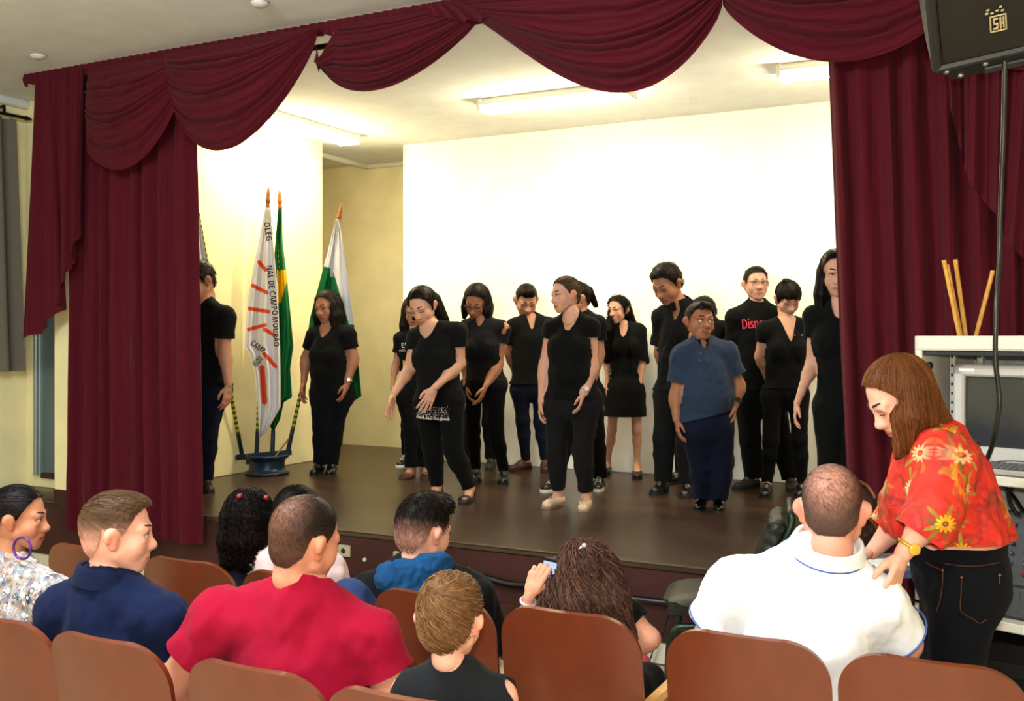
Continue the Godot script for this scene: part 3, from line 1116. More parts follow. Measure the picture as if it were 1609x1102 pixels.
# cl: kind tee / pants / dress / jacket; hem, sleeve, ease, color material, neckline [radius, drop]
func garment(s: Dictionary, cl: Dictionary, node: Node3D, torso: Array, arms: Array, legs: Array, j: Dictionary) -> void:
	var L := []
	var ease_: float = cl.get("ease", 0.012)
	var base: Vector3 = j.base
	var bs: float = j.bs
	var planes := []          # [point, normal]: keep where (p - point) . normal > 0
	var holes := []           # prims: keep outside
	var D: float = j.D
	var ypx := func(y: float) -> float:      # a row of the picture to a height above the figure's base
		return EYE + (HY - y) / FL * D - base.y
	var kind: String = cl.kind
	if kind == "pants":
		for q in [1, 5, 8]:
			if q < torso.size() and q != 8: pass
		for t in torso:
			if t == torso[0] or t == torso[1] or (t[0] - j.hip[0]).length() < 0.06 or (t[0] - j.hip[1]).length() < 0.06:
				L.append(cap(t[0], t[1], t[2] + ease_ * 0.7, t[3] + ease_ * 0.7, t[4], t[5], 5))
		for i in 2:
			var kn: Vector3 = j.knee[i]
			var an: Vector3 = j.ank[i]
			var end: Vector3 = kn.lerp(an, cl.get("leg", 1.0))
			var lr: float = s.get("lk", 1.0) * bs
			var er: float = lerpf(0.053, 0.036, cl.get("leg", 1.0)) * lr + ease_ * (cl.get("flare", 1.0) as float)
			L.append(cap(j.hip[i], kn, 0.084 * lr + ease_, 0.057 * lr + ease_))
			var mid: Vector3 = kn.lerp(an, 0.35)
			L.append(cap(kn, mid, 0.056 * lr + ease_, 0.054 * lr + ease_ * 0.9))
			var dirv := (end - mid).normalized()
			L.append(cutat(cap(mid, end + dirv * 0.05, 0.054 * lr + ease_ * 0.9, er), end, dirv))
		planes.append([Vector3(0, ypx.call(cl.top) if cl.has("top") else j.pelv.y + 0.12, 0), Vector3.DOWN])
	else:
		for t in torso: L.append(cap(t[0], t[1], t[2] + ease_, t[3] + ease_ * (cl.get("loose", 1.0) as float), t[4], t[5] * (cl.get("ff", 1.0) as float)))
		var sl: float = cl.get("sleeve", 0.55)
		for i in 2:
			var a: Array = arms[i]
			var sls: float = sl if not cl.has("sleeves") else cl.sleeves[i]
			var se: float = cl.get("sease", ease_ * 1.15)
			if sls <= 1.0:
				var at: Vector3 = a[0].lerp(a[1], sls)
				var dv: Vector3 = (a[1] - a[0]).normalized()
				var rr: float = lerpf(a[2], a[3], sls)
				if sls > 0.02: L.append(cutat(cap(a[0], at + dv * 0.07, a[2] + se * 0.9, rr + se * (cl.get("sflare", 1.35) as float)), at, dv))
			else:
				L.append(cap(a[0], a[1], a[2] + se, a[3] + se))
				var at2: Vector3 = j.el[i].lerp(j.wr[i], sls - 1.0)
				var dv2: Vector3 = (j.wr[i] - j.el[i]).normalized()
				L.append(cutat(cap(j.el[i], at2 + dv2 * 0.06, 0.037 * bs * j.k + se, lerpf(0.037, 0.027, sls - 1.0) * bs * j.k + se * (cl.get("sflare", 1.0) as float)), at2, dv2))
			if cl.has("armhole"):      # sleeveless: cut the arm away
				holes.append(cap(j.sh[i] + (j.sh[i] - j.shm).normalized() * 0.045 + Vector3.UP * 0.03, j.el[i] + (j.sh[i] - j.shm).normalized() * 0.02, cl.armhole, cl.armhole + 0.01))
		var hem: float = ypx.call(cl.hem)
		if kind == "dress":
			var hw: float = cl.get("skirt", 0.17)
			var hm := Vector3(j.pelv.x, hem - 0.05, j.pelv.z)
			if cl.has("skirtx"): hm += R * (cl.skirtx as float)
			L.append(cap(j.pelv, hm, hw * 0.95, hw, j.hfd, 0.35))
		elif not s.get("seated", false):
			for i in 2:
				L.append(cap(j.hip[i], j.hip[i].lerp(j.knee[i], 0.5), 0.084 * (s.get("lk", 1.0) as float) * bs + ease_, 0.09 * (s.get("lk", 1.0) as float) * bs + ease_))
		var tilt: float = cl.get("tilt", 0.0)
		planes.append([Vector3(0, hem, 0) + Vector3(j.pelv.x, 0, j.pelv.z), (Vector3.UP + R * tilt).normalized()])
		var nl: Array = cl.get("neck", [0.068, 0.0])
		var nr: float = nl[0] * bs
		var nb: Vector3 = j.nk + j.up * 0.072 + j.fd * 0.018
		holes.append(cap(nb + j.up * 0.05, nb - j.up * 0.0 + j.fd * 0.01, nr * 0.8, nr))
		if nl[1] > 0.0:
			var vp: Vector3 = j.nk + j.fd * (j.dep + 0.03) - j.up * nl[1] * bs
			holes.append(cap(nb + j.fd * 0.02, vp, nr, nl[2] if nl.size() > 2 else 0.006))
		for hh in cl.get("holes", []): holes.append(cap(P(hh[0], hh[1], D - hh[2]) - base, P(hh[3], hh[4], D - hh[5]) - base, hh[6], hh[7]))
		if cl.has("open"):           # an open front
			var f0: Vector3 = j.nk + j.fd * (j.dep + 0.02)
			holes.append(cap(f0, j.pelv + j.fd * (j.dep + 0.03), cl.open * 0.7, cl.open))
			holes.append(cap(j.pelv + j.fd * (j.dep + 0.03), j.pelv + j.fd * (j.dep + 0.03) - j.up * 0.4, cl.open, cl.open))
	for e in cl.get("extra", []): L.append(e)
	var g := nets(L, cl.get("cell", j.cell), cl.get("k", 0.014))
	rumple(g, cl.get("amp", 0.006), cl.get("freq", 9.0), cl.get("stretch", Vector3(1.0, 0.7, 1.0)))
	var sc := PackedFloat32Array()
	sc.resize(g.v.size())
	for i in g.v.size():
		var p := g.v[i]
		var o := owner_of(L, p)
		var q := 1.0
		if o.cut: q = (o.cp - p).dot(o.cn)
		if kind != "pants" or o.tag == 5:
			for pl in planes: q = minf(q, (p - (pl[0] as Vector3)).dot(pl[1]))
		for h: Prim in holes: q = minf(q, h.dist(p))
		sc[i] = q
	var called: String = cl.get("name", {"tee": "shirt", "pants": "trousers", "dress": "dress", "jacket": "jacket"}[kind])
	var gm := put(called, clipped(g, sc, 0.008), cl.mat, node)
	if cl.has("label"): gm.set_meta("label", cl.label)
	if cl.has("trim"):               # a contrast band at each sleeve end
		for i in 2:
			var a2: Array = arms[i]
			var c0: Vector3 = a2[0].lerp(a2[1], cl.sleeve - 0.04)
			var dv3: Vector3 = (a2[1] - a2[0]).normalized()
			var x := dv3.cross(Vector3.UP).normalized()
			var y := dv3.cross(x)
			var ring := []
			for k2 in 22:
				var an2 := TAU * k2 / 22.0
				ring.append(c0 + (x * cos(an2) + y * sin(an2)) * (lerpf(a2[2], a2[3], cl.sleeve) + cl.get("sease", ease_ * 1.15) * (cl.get("sflare", 1.35) as float) * 0.97 + 0.004))
			var tg := Geo.new()
			tg.tube(ring, [0.003], 5, true)
			put("sleeve_trim", tg, cl.trim, gm)
	if cl.has("collar"):
		var cgm := Geo.new()
		var up: Vector3 = ((j.hx * Vector3(0, -0.1, -0.03) as Vector3) - (j.nk as Vector3)).normalized()
		up = (up + Vector3.UP).normalized()
		var x3: Vector3 = (j.sd as Vector3 - up * up.dot(j.sd)).normalized()
		var z3 := x3.cross(up)
		var t := Transform3D(Basis(x3, up, z3), j.nk)
		var cr: float = cl.get("collr", 0.07) * bs
		var chh: float = cl.get("collh", 0.035)
		var f := func(u: float, v: float) -> Vector3:
			var a := lerpf(0.22, TAU - 0.22, u) + PI / 2.0
			var open_ := pow(absf(u - 0.5) * 2.0, 4.0)
			var prof := [[cr * 0.98, -0.012], [cr * 0.93, chh * 0.5], [cr * 0.94, chh], [cr * 1.02, chh * 1.1], [cr * 1.14, chh * 0.55], [cr * 1.24, -0.004 - open_ * 0.02]]
			var x := v * 5.0
			var i := mini(int(x), 4)
			var w := x - i
			var r: float = lerpf(prof[i][0], prof[i + 1][0], w)
			var y: float = lerpf(prof[i][1], prof[i + 1][1], w)
			return t * Vector3(cos(a) * r * 1.04, y - sin(a) * 0.012 - open_ * 0.015, sin(a) * r)
		cgm.thick(f, 40, 10, 0.003)
		var cn := put("collar", cgm, cl.collar, gm)
		if cl.has("collline"):
			var lg := Geo.new()
			var pts := []
			for i in 41: pts.append(f.call(i / 40.0, 0.86) + (f.call(i / 40.0, 0.86) - (j.nk as Vector3)).normalized() * 0.003)
			lg.tube(pts, [0.0024], 5)
			put("collar_stripe", lg, cl.collline, cn)

func hit(L: Array, x: float, y: float, D: float) -> Vector3:
	var r := ray(x, y)
	var t := D - 0.6
	for i in 60:
		var d := sdf(L, Vector3(0, EYE, 0) + r * t, 0.012)
		if d < 0.002: break
		t += d * 0.7
	return Vector3(0, EYE, 0) + r * t

func surf(n: Node3D, part: String, x: float, y: float, lift := 0.003) -> Vector3:      # the point of a part that is seen at a place of the picture
	var mi: MeshInstance3D = n.get_node(part)
	var best := 1e9
	var at := Vector3.ZERO
	for v: Vector3 in mi.mesh.surface_get_arrays(0)[Mesh.ARRAY_VERTEX]:
		var w := v + n.position - Vector3(0, EYE, 0)
		var d := w.dot(F)
		var px := CX + w.dot(R) / d * FL - x
		var py2 := HY - w.y / d * FL - y
		if px * px + py2 * py2 < 36.0 and d < best:
			best = d; at = v
	if best > 1e8: return P(x, y, 3.0) - n.position
	return P(x, y, best - lift) - n.position

# ---- the place ----
func room() -> void:
	var wall := painted(mottled(256, Color(0.93, 0.885, 0.70), 0.05, 0.02, 1), 0.4, 0.85, wrinkle_tex, true)
	wall.normal_scale = 0.08
	var wall_pale := painted(mottled(256, Color(0.97, 0.965, 0.925), 0.03, 0.02, 2), 0.4, 0.85, wrinkle_tex, true)
	wall_pale.normal_scale = 0.06
	var ceil_m := painted(mottled(256, Color(0.88, 0.885, 0.89), 0.03, 0.03, 3), 0.5, 0.95, null, true)
	var brown := painted(mottled(256, Color(0.235, 0.125, 0.11), 0.25, 0.015, 4), 0.5, 0.55, wrinkle_tex, true)
	brown.normal_scale = 0.12
	var stage_m := painted(mottled(512, Color(0.205, 0.132, 0.095), 0.35, 0.008, 6, Vector2(1, 2.2)), 0.35, 0.33, wrinkle_tex, true)
	stage_m.normal_scale = 0.05
	stage_m.metallic_specular = 0.6
	var grout := painted(mottled(128, Color(0.52, 0.47, 0.38), 0.1, 0.05, 7), 1.0, 0.9, null, true)
	var XR := 3.2
	var ZE := 4.2
	var g := Geo.new()
	g.box(Vector3(XH - 0.2, -0.2, -9.6), Vector3(XR + 0.2, -0.006, ZE + 0.2), 0.001)
	var fl := struct("floor", g, grout)
	# floor tiles between the seats and the stage
	var tm := []
	for k in 3:
		var m := painted(mottled(128, [Color(0.73, 0.67, 0.55), Color(0.70, 0.645, 0.53), Color(0.76, 0.70, 0.58)][k], 0.06, 0.03, 20 + k), 2.0, 0.28, null, true)
		m.metallic_specular = 0.55
		tm.append(m)
	var ts := 0.325
	var tg := Geo.new()
	tg.box(Vector3(-ts / 2 + 0.002, -0.006, -ts / 2 + 0.002), Vector3(ts / 2 - 0.002, 0.0, ts / 2 - 0.002), 0.002)
	var tmesh := tg.mesh()
	for iz in 9:
		for ix_ in 26:
			var at := Vector3(XH + ts * (ix_ + 0.5), 0, ZF + 0.03 + ts * (iz + 0.5))
			var o := MeshInstance3D.new()
			o.name = "tile" if ix_ + iz == 0 else "tile_%03d" % (ix_ + iz * 26)
			o.mesh = tmesh
			o.material_override = tm[rng.randi() % 3]
			o.position = at
			fl.add_child(o)
	# the rest of the hall floor, under and behind the seats
	var img := Image.create(256, 256, false, Image.FORMAT_RGB8)
	img.fill(Color(0.72, 0.66, 0.55))
	img.fill_rect(Rect2i(0, 0, 256, 3), Color(0.5, 0.45, 0.37))
	img.fill_rect(Rect2i(0, 0, 3, 256), Color(0.5, 0.45, 0.37))
	g = Geo.new()
	g.box(Vector3(XH, -0.006, ZF + 0.03 + ts * 9), Vector3(XR, 0.0, ZE), 0.001)
	put("rear_floor", g, painted(img, 1.0 / ts, 0.3, null, true), fl)
	g = Geo.new()
	g.box(Vector3(XH - 0.2, CEIL, -9.6), Vector3(XR + 0.2, CEIL + 0.2, ZE + 0.2), 0.001)
	struct("ceiling", g, ceil_m)
	g = Geo.new()
	g.box(Vector3(XH - 0.2, -0.2, -9.6), Vector3(XH, CEIL + 0.1, ZE + 0.2), 0.001)
	struct("wall_left", g, wall)
	g = Geo.new()
	g.box(Vector3(XR, -0.2, -9.6), Vector3(XR + 0.2, CEIL + 0.1, ZE + 0.2), 0.001)
	struct("wall_right", g, wall)
	g = Geo.new()
	g.box(Vector3(XH - 0.2, -0.2, ZE), Vector3(XR + 0.2, CEIL + 0.1, ZE + 0.2), 0.001)
	struct("wall_rear", g, wall)
	g = Geo.new()
	g.box(Vector3(XH - 0.2, -0.2, -9.6), Vector3(XR + 0.2, CEIL + 0.1, -9.2), 0.001)
	struct("wall_backstage", g, wall)
	var bx := pz(633, 500, ZB).x
	g = Geo.new()
	g.box(Vector3(bx, STG, ZB - 0.14), Vector3(XR, CEIL, ZB), 0.006)
	struct("wall_stage_back", g, wall_pale)
	# small white cable clip and conduit at the corner of the back wall
	g = Geo.new()
	g.box(Vector3(bx + 0.01, 3.36, ZB - 0.001), Vector3(bx + 0.035, 3.58, ZB + 0.012), 0.003)
	struct("trim_1", g, mk(Color(0.9, 0.88, 0.8)))
	g = Geo.new()
	g.box(Vector3(XL - 0.20, STG, -7.97), Vector3(XL, CEIL, ZF + 0.01), 0.006)
	var ws := struct("wall_stage_left", g, wall)
	g = Geo.new()
	g.box(Vector3(XL - 0.205, STG - 0.02, ZF - 0.3), Vector3(XL + 0.003, 0.60, ZF + 0.014), 0.003)
	put("painted_base", g, brown, ws)
	g = Geo.new()
	g.box(Vector3(XH, STG, -5.9), Vector3(XL - 0.15, CEIL, -5.46), 0.006)
	struct("wall_passage", g, wall)
	# the grey metal door in that wall
	var grey := mk(Color(0.36, 0.42, 0.45), 0.4, 0.3)
	var dl := pz(62, 600, -5.46).x
	var dr := XL - 0.17
	g = Geo.new()
	g.box(Vector3(dl + 0.06, 0.64, -5.48), Vector3(dr, 2.6, -5.445), 0.004)
	var dn := struct("door_1", g, grey)
	g = Geo.new()
	g.box(Vector3(dl, 0.62, -5.47), Vector3(dl + 0.035, 2.64, -5.40), 0.004)
	g.box(Vector3(dl + 0.04, 0.62, -5.47), Vector3(dl + 0.062, 2.64, -5.415), 0.004)
	put("door_frame", g, mk(Color(0.55, 0.60, 0.61), 0.35, 0.4), dn)
	g = Geo.new()
	g.box(Vector3(dl + 0.06, 0.60, -5.47), Vector3(dr, 0.64, -5.42), 0.004)
	put("door_sill", g, mk(Color(0.22, 0.06, 0.06), 0.6), dn)
	# mouldings where the hall ceiling meets the side wall
	g = Geo.new()
	g.box(Vector3(XH, CEIL - 0.07, -5.46), Vector3(XH + 0.05, CEIL, ZE), 0.012)
	struct("trim_2", g, mk(Color(0.80, 0.80, 0.79), 0.8))
	g = Geo.new()
	g.box(Vector3(XL - 0.36, CEIL - 0.05, -9.2), Vector3(bx + 0.6, CEIL, -9.16), 0.01)
	g.box(Vector3(XL - 0.36, CEIL - 0.05, -9.2), Vector3(XL - 0.3, CEIL, -8.0), 0.01)
	struct("trim_3", g, mk(Color(0.85, 0.84, 0.78), 0.8))
	# the stage
	g = Geo.new()
	g.box(Vector3(XH, -0.1, -9.3), Vector3(XR, STG - 0.03, ZF - 0.012), 0.004)
	var stg := struct("platform", g, brown, "low stage platform painted dark brown along its front", "stage")
	g = Geo.new()
	g.box(Vector3(XH, STG - 0.035, -9.3), Vector3(XR, STG, ZF), 0.008)
	put("stage_floor", g, stage_m, stg)
	g = Geo.new()
	g.box(Vector3(XH, STG - 0.004, ZF - 0.03), Vector3(XR, STG + 0.002, ZF + 0.003), 0.002)
	put("nosing", g, mk(Color(0.28, 0.21, 0.14), 0.4), stg)
	var s0 := pz(505, 900, ZF).x
	var s1 := pz(868, 900, ZF).x
	g = Geo.new()
	g.box(Vector3(s0, -0.05, ZF - 0.02), Vector3(s1, 0.20, ZF + 0.32), 0.008)
	put("step", g, painted(mottled(256, Color(0.30, 0.19, 0.15), 0.2, 0.02, 9), 0.6, 0.5, null, true), stg)
	# white skirting tiles along the foot of the stage
	var wt := mk(Color(0.83, 0.80, 0.73), 0.3)
	g = Geo.new()
	g.box(Vector3(-0.143, 0, -0.006), Vector3(0.143, 0.105, 0.008), 0.003)
	var sm := g.mesh()
	g = Geo.new()
	g.box(Vector3(XH, 0.0, ZF - 0.02), Vector3(XR, 0.108, ZF - 0.006), 0.001)
	var bs := struct("baseboard_stage", g, mk(Color(0.6, 0.56, 0.48), 0.9))
	var x := XH + 0.15
	while x < 1.2:
		if x + 0.15 < s0 or x - 0.15 > s1:
			var o := MeshInstance3D.new()
			o.name = "tile"
			o.mesh = sm; o.material_override = wt
			o.position = Vector3(x, 0, ZF)
			bs.add_child(o, true)
			number(o, "tile")
		x += 0.29
	# small round fittings in the hall ceiling
	for q in [[60, 86, "farther"], [408, 3, "nearer"]]:
		var at := py(q[0], q[1], CEIL)
		g = Geo.new()
		g.lathe([[0.0001, -0.03], [0.035, -0.028], [0.05, -0.012], [0.055, 0.0], [0.0001, 0.0]], 20, Transform3D(Basis.IDENTITY, at))
		tag(put("ceiling_fitting", g, mk(Color(0.80, 0.79, 0.77), 0.4)), "small round white ceiling fitting %s" % ("beyond the end of the curtain rail at left" if q[2] == "farther" else "above the left drapes, near the top edge"), "ceiling fitting")

func fixtures() -> void:
	var body := mk(Color(0.87, 0.86, 0.82), 0.5)
	var glow := StandardMaterial3D.new()
	glow.albedo_color = Color(0.95, 0.95, 0.93)
	glow.emission_enabled = true
	glow.emission = Color(1.0, 0.97, 0.90)
	glow.emission_energy_multiplier = 3.0
	var rows := [
		[py(872, 158, CEIL - 0.06), 0.0, "ceiling strip light above the middle of the stage"],
		[Vector3(-5.72, CEIL - 0.06, -7.15), 90.0, "ceiling strip light beside the left stage wall over the flags"],
		[py(1290, 112, CEIL - 0.06), 0.0, "ceiling strip light partly behind the right stage curtain"],
	]
	for i in 3:
		var at: Vector3 = rows[i][0]
		at.y = CEIL
		if i == 2: at.x += 0.35
		var t := thing("strip_light", at, rows[i][2], "ceiling light", "strip lights on the stage ceiling")
		t.rotation_degrees.y = rows[i][1]
		var g := Geo.new()
		g.box(Vector3(-0.62, -0.035, -0.10), Vector3(0.62, 0.0, 0.10), 0.006)
		g.box(Vector3(-0.63, -0.095, -0.115), Vector3(-0.60, 0.0, 0.115), 0.006)
		g.box(Vector3(0.60, -0.095, -0.115), Vector3(0.63, 0.0, 0.115), 0.006)
		g.box(Vector3(-0.6, -0.055, -0.115), Vector3(0.6, -0.03, -0.105), 0.003)
		g.box(Vector3(-0.6, -0.055, 0.105), Vector3(0.6, -0.03, 0.115), 0.003)
		put("housing", g, body, t)
		for s in [-1, 1]:
			g = Geo.new()
			g.tube([Vector3(-0.6, -0.078, s * 0.055), Vector3(0.6, -0.078, s * 0.055)], [0.02], 10)
			put("tube", g, glow, t)
		var ar := AreaLight3D.new()
		ar.name = "strip_lamp"
		ar.area_size = Vector2(1.15, 0.16)
		ar.light_color = Color(1.0, 0.94, 0.78)
		ar.light_energy = LAMP[i]
		ar.area_range = 30.0
		ar.area_attenuation = 2.0
		ar.shadow_enabled = true
		ar.rotation_degrees.x = -90
		ar.position = Vector3(0, -0.1, 0)
		t.add_child(ar, true)
		for k in 3:
			var l := OmniLight3D.new()
			l.name = "strip_lamp"
			l.light_color = Color(1.0, 0.94, 0.78)
			l.light_energy = SIDE[0] / 3.0
			l.light_size = 0.06
			l.omni_range = 30.0
			l.omni_attenuation = 2.0
			l.shadow_enabled = true
			l.position = Vector3((k - 1) * 0.4, -0.25, 0)
			t.add_child(l, true)
	for i in 2:
		var at := Vector3(-2.6, CEIL, -1.6 + i * 3.2)
		var t := thing("strip_light", at, "ceiling strip light over the audience, %s row" % ["front", "back"][i], "ceiling light")
		var g := Geo.new()
		g.box(Vector3(-0.62, -0.05, -0.11), Vector3(0.62, 0.0, 0.11), 0.006)
		put("housing", g, body, t)
		g = Geo.new()
		for s in [-1, 1]: g.tube([Vector3(-0.6, -0.068, s * 0.05), Vector3(0.6, -0.068, s * 0.05)], [0.016], 10)
		put("tube", g, glow, t)
		var ar := AreaLight3D.new()
		ar.name = "strip_lamp"
		ar.area_size = Vector2(1.15, 0.16)
		ar.light_color = Color(0.92, 0.97, 1.0)
		ar.light_energy = HALL
		ar.area_range = 30.0
		ar.area_attenuation = 2.0
		ar.shadow_enabled = true
		ar.rotation_degrees.x = -90
		ar.position = Vector3(0, -0.1, 0)
		t.add_child(ar, true)
		for k in 3:
			var l := OmniLight3D.new()
			l.name = "strip_lamp"
			l.light_color = Color(0.92, 0.97, 1.0)
			l.light_energy = SIDE[1] / 3.0
			l.light_size = 0.06
			l.omni_range = 30.0
			l.omni_attenuation = 2.0
			l.shadow_enabled = true
			l.position = Vector3((k - 1) * 0.4, -0.25, 0)
			t.add_child(l, true)

# ---- stage drapes ----
func drapes() -> void:
	var red := cloth(Color(0.285, 0.040, 0.09), 90.0, 0.35, 0.85)
	red.rim = 0.35
	var lining := red
	var rail_y := CEIL - 0.03
	# the rail
	var g := Geo.new()
	g.tube([Vector3(pz(58, 110, ZC).x, rail_y - 0.09, ZC + 0.0), Vector3(1.3, rail_y - 0.09, ZC + 0.0)], [0.018], 8)
	tag(put("curtain_rail", g, mk(Color(0.03, 0.03, 0.03), 0.4, 0.5)), "black curtain rail seen through the gap between the second and third swags", "curtain rail")
	# ruffled heading along the ceiling
	g = Geo.new()
	var hx0: float = pz(55, 110, ZC).x
	g.sheet(func(u: float, v: float) -> Vector3:
		var x := lerpf(hx0, 1.2, u)
		return Vector3(x, lerpf(CEIL - 0.002, CEIL - 0.085 - 0.006 * sin(x * 60.0), v), ZC + 0.085 + 0.012 * sin(x * 95.0 + v * 2.0) * (0.5 + v) + 0.012 * sin(v * PI) + 0.006 * noise.get_noise_2d(x * 40, 3)), 900, 6)
	tag(put("valance_heading", g, red), "gathered maroon heading strip running along the ceiling rail above the swags", "valance")
	# full-length drapes
	var panel := func(x0t: float, x1t: float, x0b: float, x1b: float, ytop: float, ybot: float, z0: float, folds: int, amp: float, sd: int) -> Geo:
		var gg := Geo.new()
		gg.sheet(func(u: float, v: float) -> Vector3:
			var uu := u + 0.018 * sin(v * 2.2 + sd) * sin(u * PI) + 0.004 * noise.get_noise_2d(u * 30 + sd, v * 4)
			var ph := uu * folds * TAU + 0.9 * sin(uu * 17.0 + sd)
			var a := amp * (0.55 + 0.6 * absf(sin(uu * 9.0 + sd * 2.1))) * (0.55 + 0.45 * smoothstep(0.0, 0.3, v))
			var s := sin(ph)
			var fold := signf(s) * pow(absf(s), 0.75)
			return Vector3(lerpf(lerpf(x0t, x1t, u), lerpf(x0b, x1b, u), pow(v, 1.3)) + 0.012 * cos(ph * 0.5), lerpf(ytop, ybot, v) + 0.006 * s * v, z0 + a * fold + 0.006 * noise.get_noise_2d(uu * 60 + sd, v * 5)), folds * 22, 50)
		return gg
	var lx0 := pz(114, 400, ZC).x
	var lx1 := pz(298, 400, ZC).x
	var t := thing("stage_curtain", Vector3.ZERO, "full length maroon stage curtain hanging at the left of the stage", "curtain", "stage curtains")
	g = panel.call(lx0, lx1, pz(105, 800, ZC).x, pz(309, 850, ZC).x, rail_y, 0.345, ZC - 0.02, 8, 0.045, 1)
	put("panel", g, red, t)
	g = Geo.new()
	g.tube([Vector3(lx0, rail_y - 0.02, ZC - 0.02), Vector3(lx1, rail_y - 0.02, ZC - 0.02)], [0.02], 6)
	put("heading_tape", g, red, t)
	var rx0 := pz(1291, 300, ZC).x
	t = thing("stage_curtain", Vector3.ZERO, "full length maroon stage curtain hanging at the right, behind the white equipment cabinet", "curtain", "stage curtains")
	g = panel.call(rx0, 0.75, pz(1338, 850, ZC).x, 0.75, rail_y, 0.30, ZC - 0.02, 14, 0.04, 4)
	put("panel", g, red, t)
	g = Geo.new()
	g.tube([Vector3(rx0, rail_y - 0.02, ZC - 0.02), Vector3(0.75, rail_y - 0.02, ZC - 0.02)], [0.02], 6)
	put("heading_tape", g, red, t)
	# side tails: long outside, short inside, with a zig-zag hem
	var zt := ZC + 0.10
	var tail := func(out_top: float, in_top: float, cut: Array, sd: int, dir: float) -> Geo:
		var gg := Geo.new()
		gg.sheet(func(u: float, v: float) -> Vector3:
			# u from the outer to the inner edge
			var k := u * (cut.size() - 1)
			var i := mini(int(k), cut.size() - 2)
			var hem: Vector2 = (cut[i] as Vector2).lerp(cut[i + 1], k - i)
			var top := pz(lerpf(out_top, in_top, u), 120, zt).x
			var b := pz(hem.x, hem.y, zt)
			var ph := u * 5.0 * TAU + sd
			return Vector3(lerpf(top, b.x, pow(v, 1.1)), lerpf(CEIL - 0.05, b.y, v), zt + 0.03 * sin(ph) * (0.4 + 0.6 * v) + 0.012 * sin(ph * 2.7 + 1.0) + 0.02 * u), 120, 60)
		return gg
	g = tail.call(56, 136, [Vector2(40, 531), Vector2(62, 524), Vector2(78, 505), Vector2(98, 487), Vector2(99, 478), Vector2(82, 470), Vector2(108, 440), Vector2(112, 418), Vector2(120, 404), Vector2(123, 372), Vector2(131, 300)], 1, 1.0)
	tag(put("curtain_tail", g, red), "maroon cascading tail with a slanted hem at the far left of the valance", "curtain", "valance tails")
	g = tail.call(1720, 1480, [Vector2(1760, 560), Vector2(1700, 500), Vector2(1655, 455), Vector2(1610, 408), Vector2(1588, 388), Vector2(1572, 378), Vector2(1566, 340), Vector2(1545, 315), Vector2(1522, 285), Vector2(1512, 250), Vector2(1494, 170)], 2, -1.0)
	tag(put("curtain_tail", g, red), "maroon cascading tail with a slanted hem below the hanging loudspeaker", "curtain", "valance tails")
	# swags: rail columns left and right, lower ends of the gathers, lowest point
	var zs := ZC + 0.13
	var swags := [
		[138, 276, Vector2(136, 236), Vector2(276, 165), Vector2(205, 262), 0.0, "shallow maroon swag draped over the top of the left stage curtain"],
		[258, 500, Vector2(272, 160), Vector2(497, 62), Vector2(365, 232), 0.03, "deep maroon swag just right of the left stage curtain top"],
		[500, 760, Vector2(497, 72), Vector2(752, 30), Vector2(585, 143), 0.0, "maroon swag beside the gap that shows the black rail"],
		[690, 1136, Vector2(745, 28), Vector2(1135, 10), Vector2(972, 146), 0.03, "widest maroon swag over the middle of the stage"],
		[1128, 1475, Vector2(1136, 8), Vector2(1462, 40), Vector2(1290, 96), 0.0, "maroon swag nearest the hanging loudspeaker"],
		[1460, 1780, Vector2(1462, 30), Vector2(1780, 0), Vector2(1620, 110), 0.03, "maroon swag hidden mostly behind the hanging loudspeaker"],
	]
	var n := 0
	for q in swags:
		n += 1
		var z1: float = zs + (q[5] as float)
		var tl := pz(q[0], 50, z1).x
		var tr := pz(q[1], 50, z1).x
		var le := pz(q[2].x, q[2].y, z1)
		var re := pz(q[3].x, q[3].y, z1)
		var bt := pz(q[4].x, q[4].y, z1)
		var ub := clampf((bt.x - le.x) / (re.x - le.x), 0.25, 0.75)
		var ex := log(0.5) / log(ub)
		var sag: float = lerpf(le.y, re.y, ub) - bt.y
		var gap: bool = n == 3
		var sdn := n * 1.7
		g = Geo.new()
		g.sheet(func(u: float, v: float) -> Vector3:
			var up := pow(u, ex)
			var sh := 4.0 * up * (1.0 - up)
			sh = lerpf(sh, sqrt(maxf(sh, 0.0)), 0.25)
			var vv := v + 0.010 * sin(u * 9.0 + sdn + v * 11.0)
			var top := Vector3(lerpf(tl, tr, u), CEIL - 0.06, z1)
			if gap and u < 0.16: top.y -= (0.16 - u) * 1.6
			var low := Vector3(lerpf(le.x, re.x, u), lerpf(le.y, re.y, u) - sag * sh, z1)
			var p := top.lerp(low, v)
			# the cloth sags more towards the bottom, in nested curves
			var nest := sin(v * PI) * 0.06 * sag * (sh - 0.5)
			p.y -= nest
			var w := pow(maxf(sh, 0.0), 0.6)
			var ph := vv * 12.0 * TAU + 1.8 * sin(vv * 9.0 + sdn) + 1.2 * noise.get_noise_2d(u * 5.0 + n * 31, v * 9.0)
			var f := sin(ph)
			p.z += (0.020 * (0.75 + 0.5 * sin(vv * 23.0 + sdn)) * f) * (0.2 + 0.8 * w) * smoothstep(0.0, 0.12, v) * (1.0 - 0.85 * smoothstep(0.93, 1.0, v)) + 0.10 * sin(pow(v, 0.8) * PI) * w
			p.y += 0.006 * cos(ph) * w * (1.0 - v)
			return p, 60, 190)
		tag(put("valance_swag", g, red), q[6], "valance", "valance swags")
	# the knot of cloth between the third and fourth swags
	g = Geo.new()
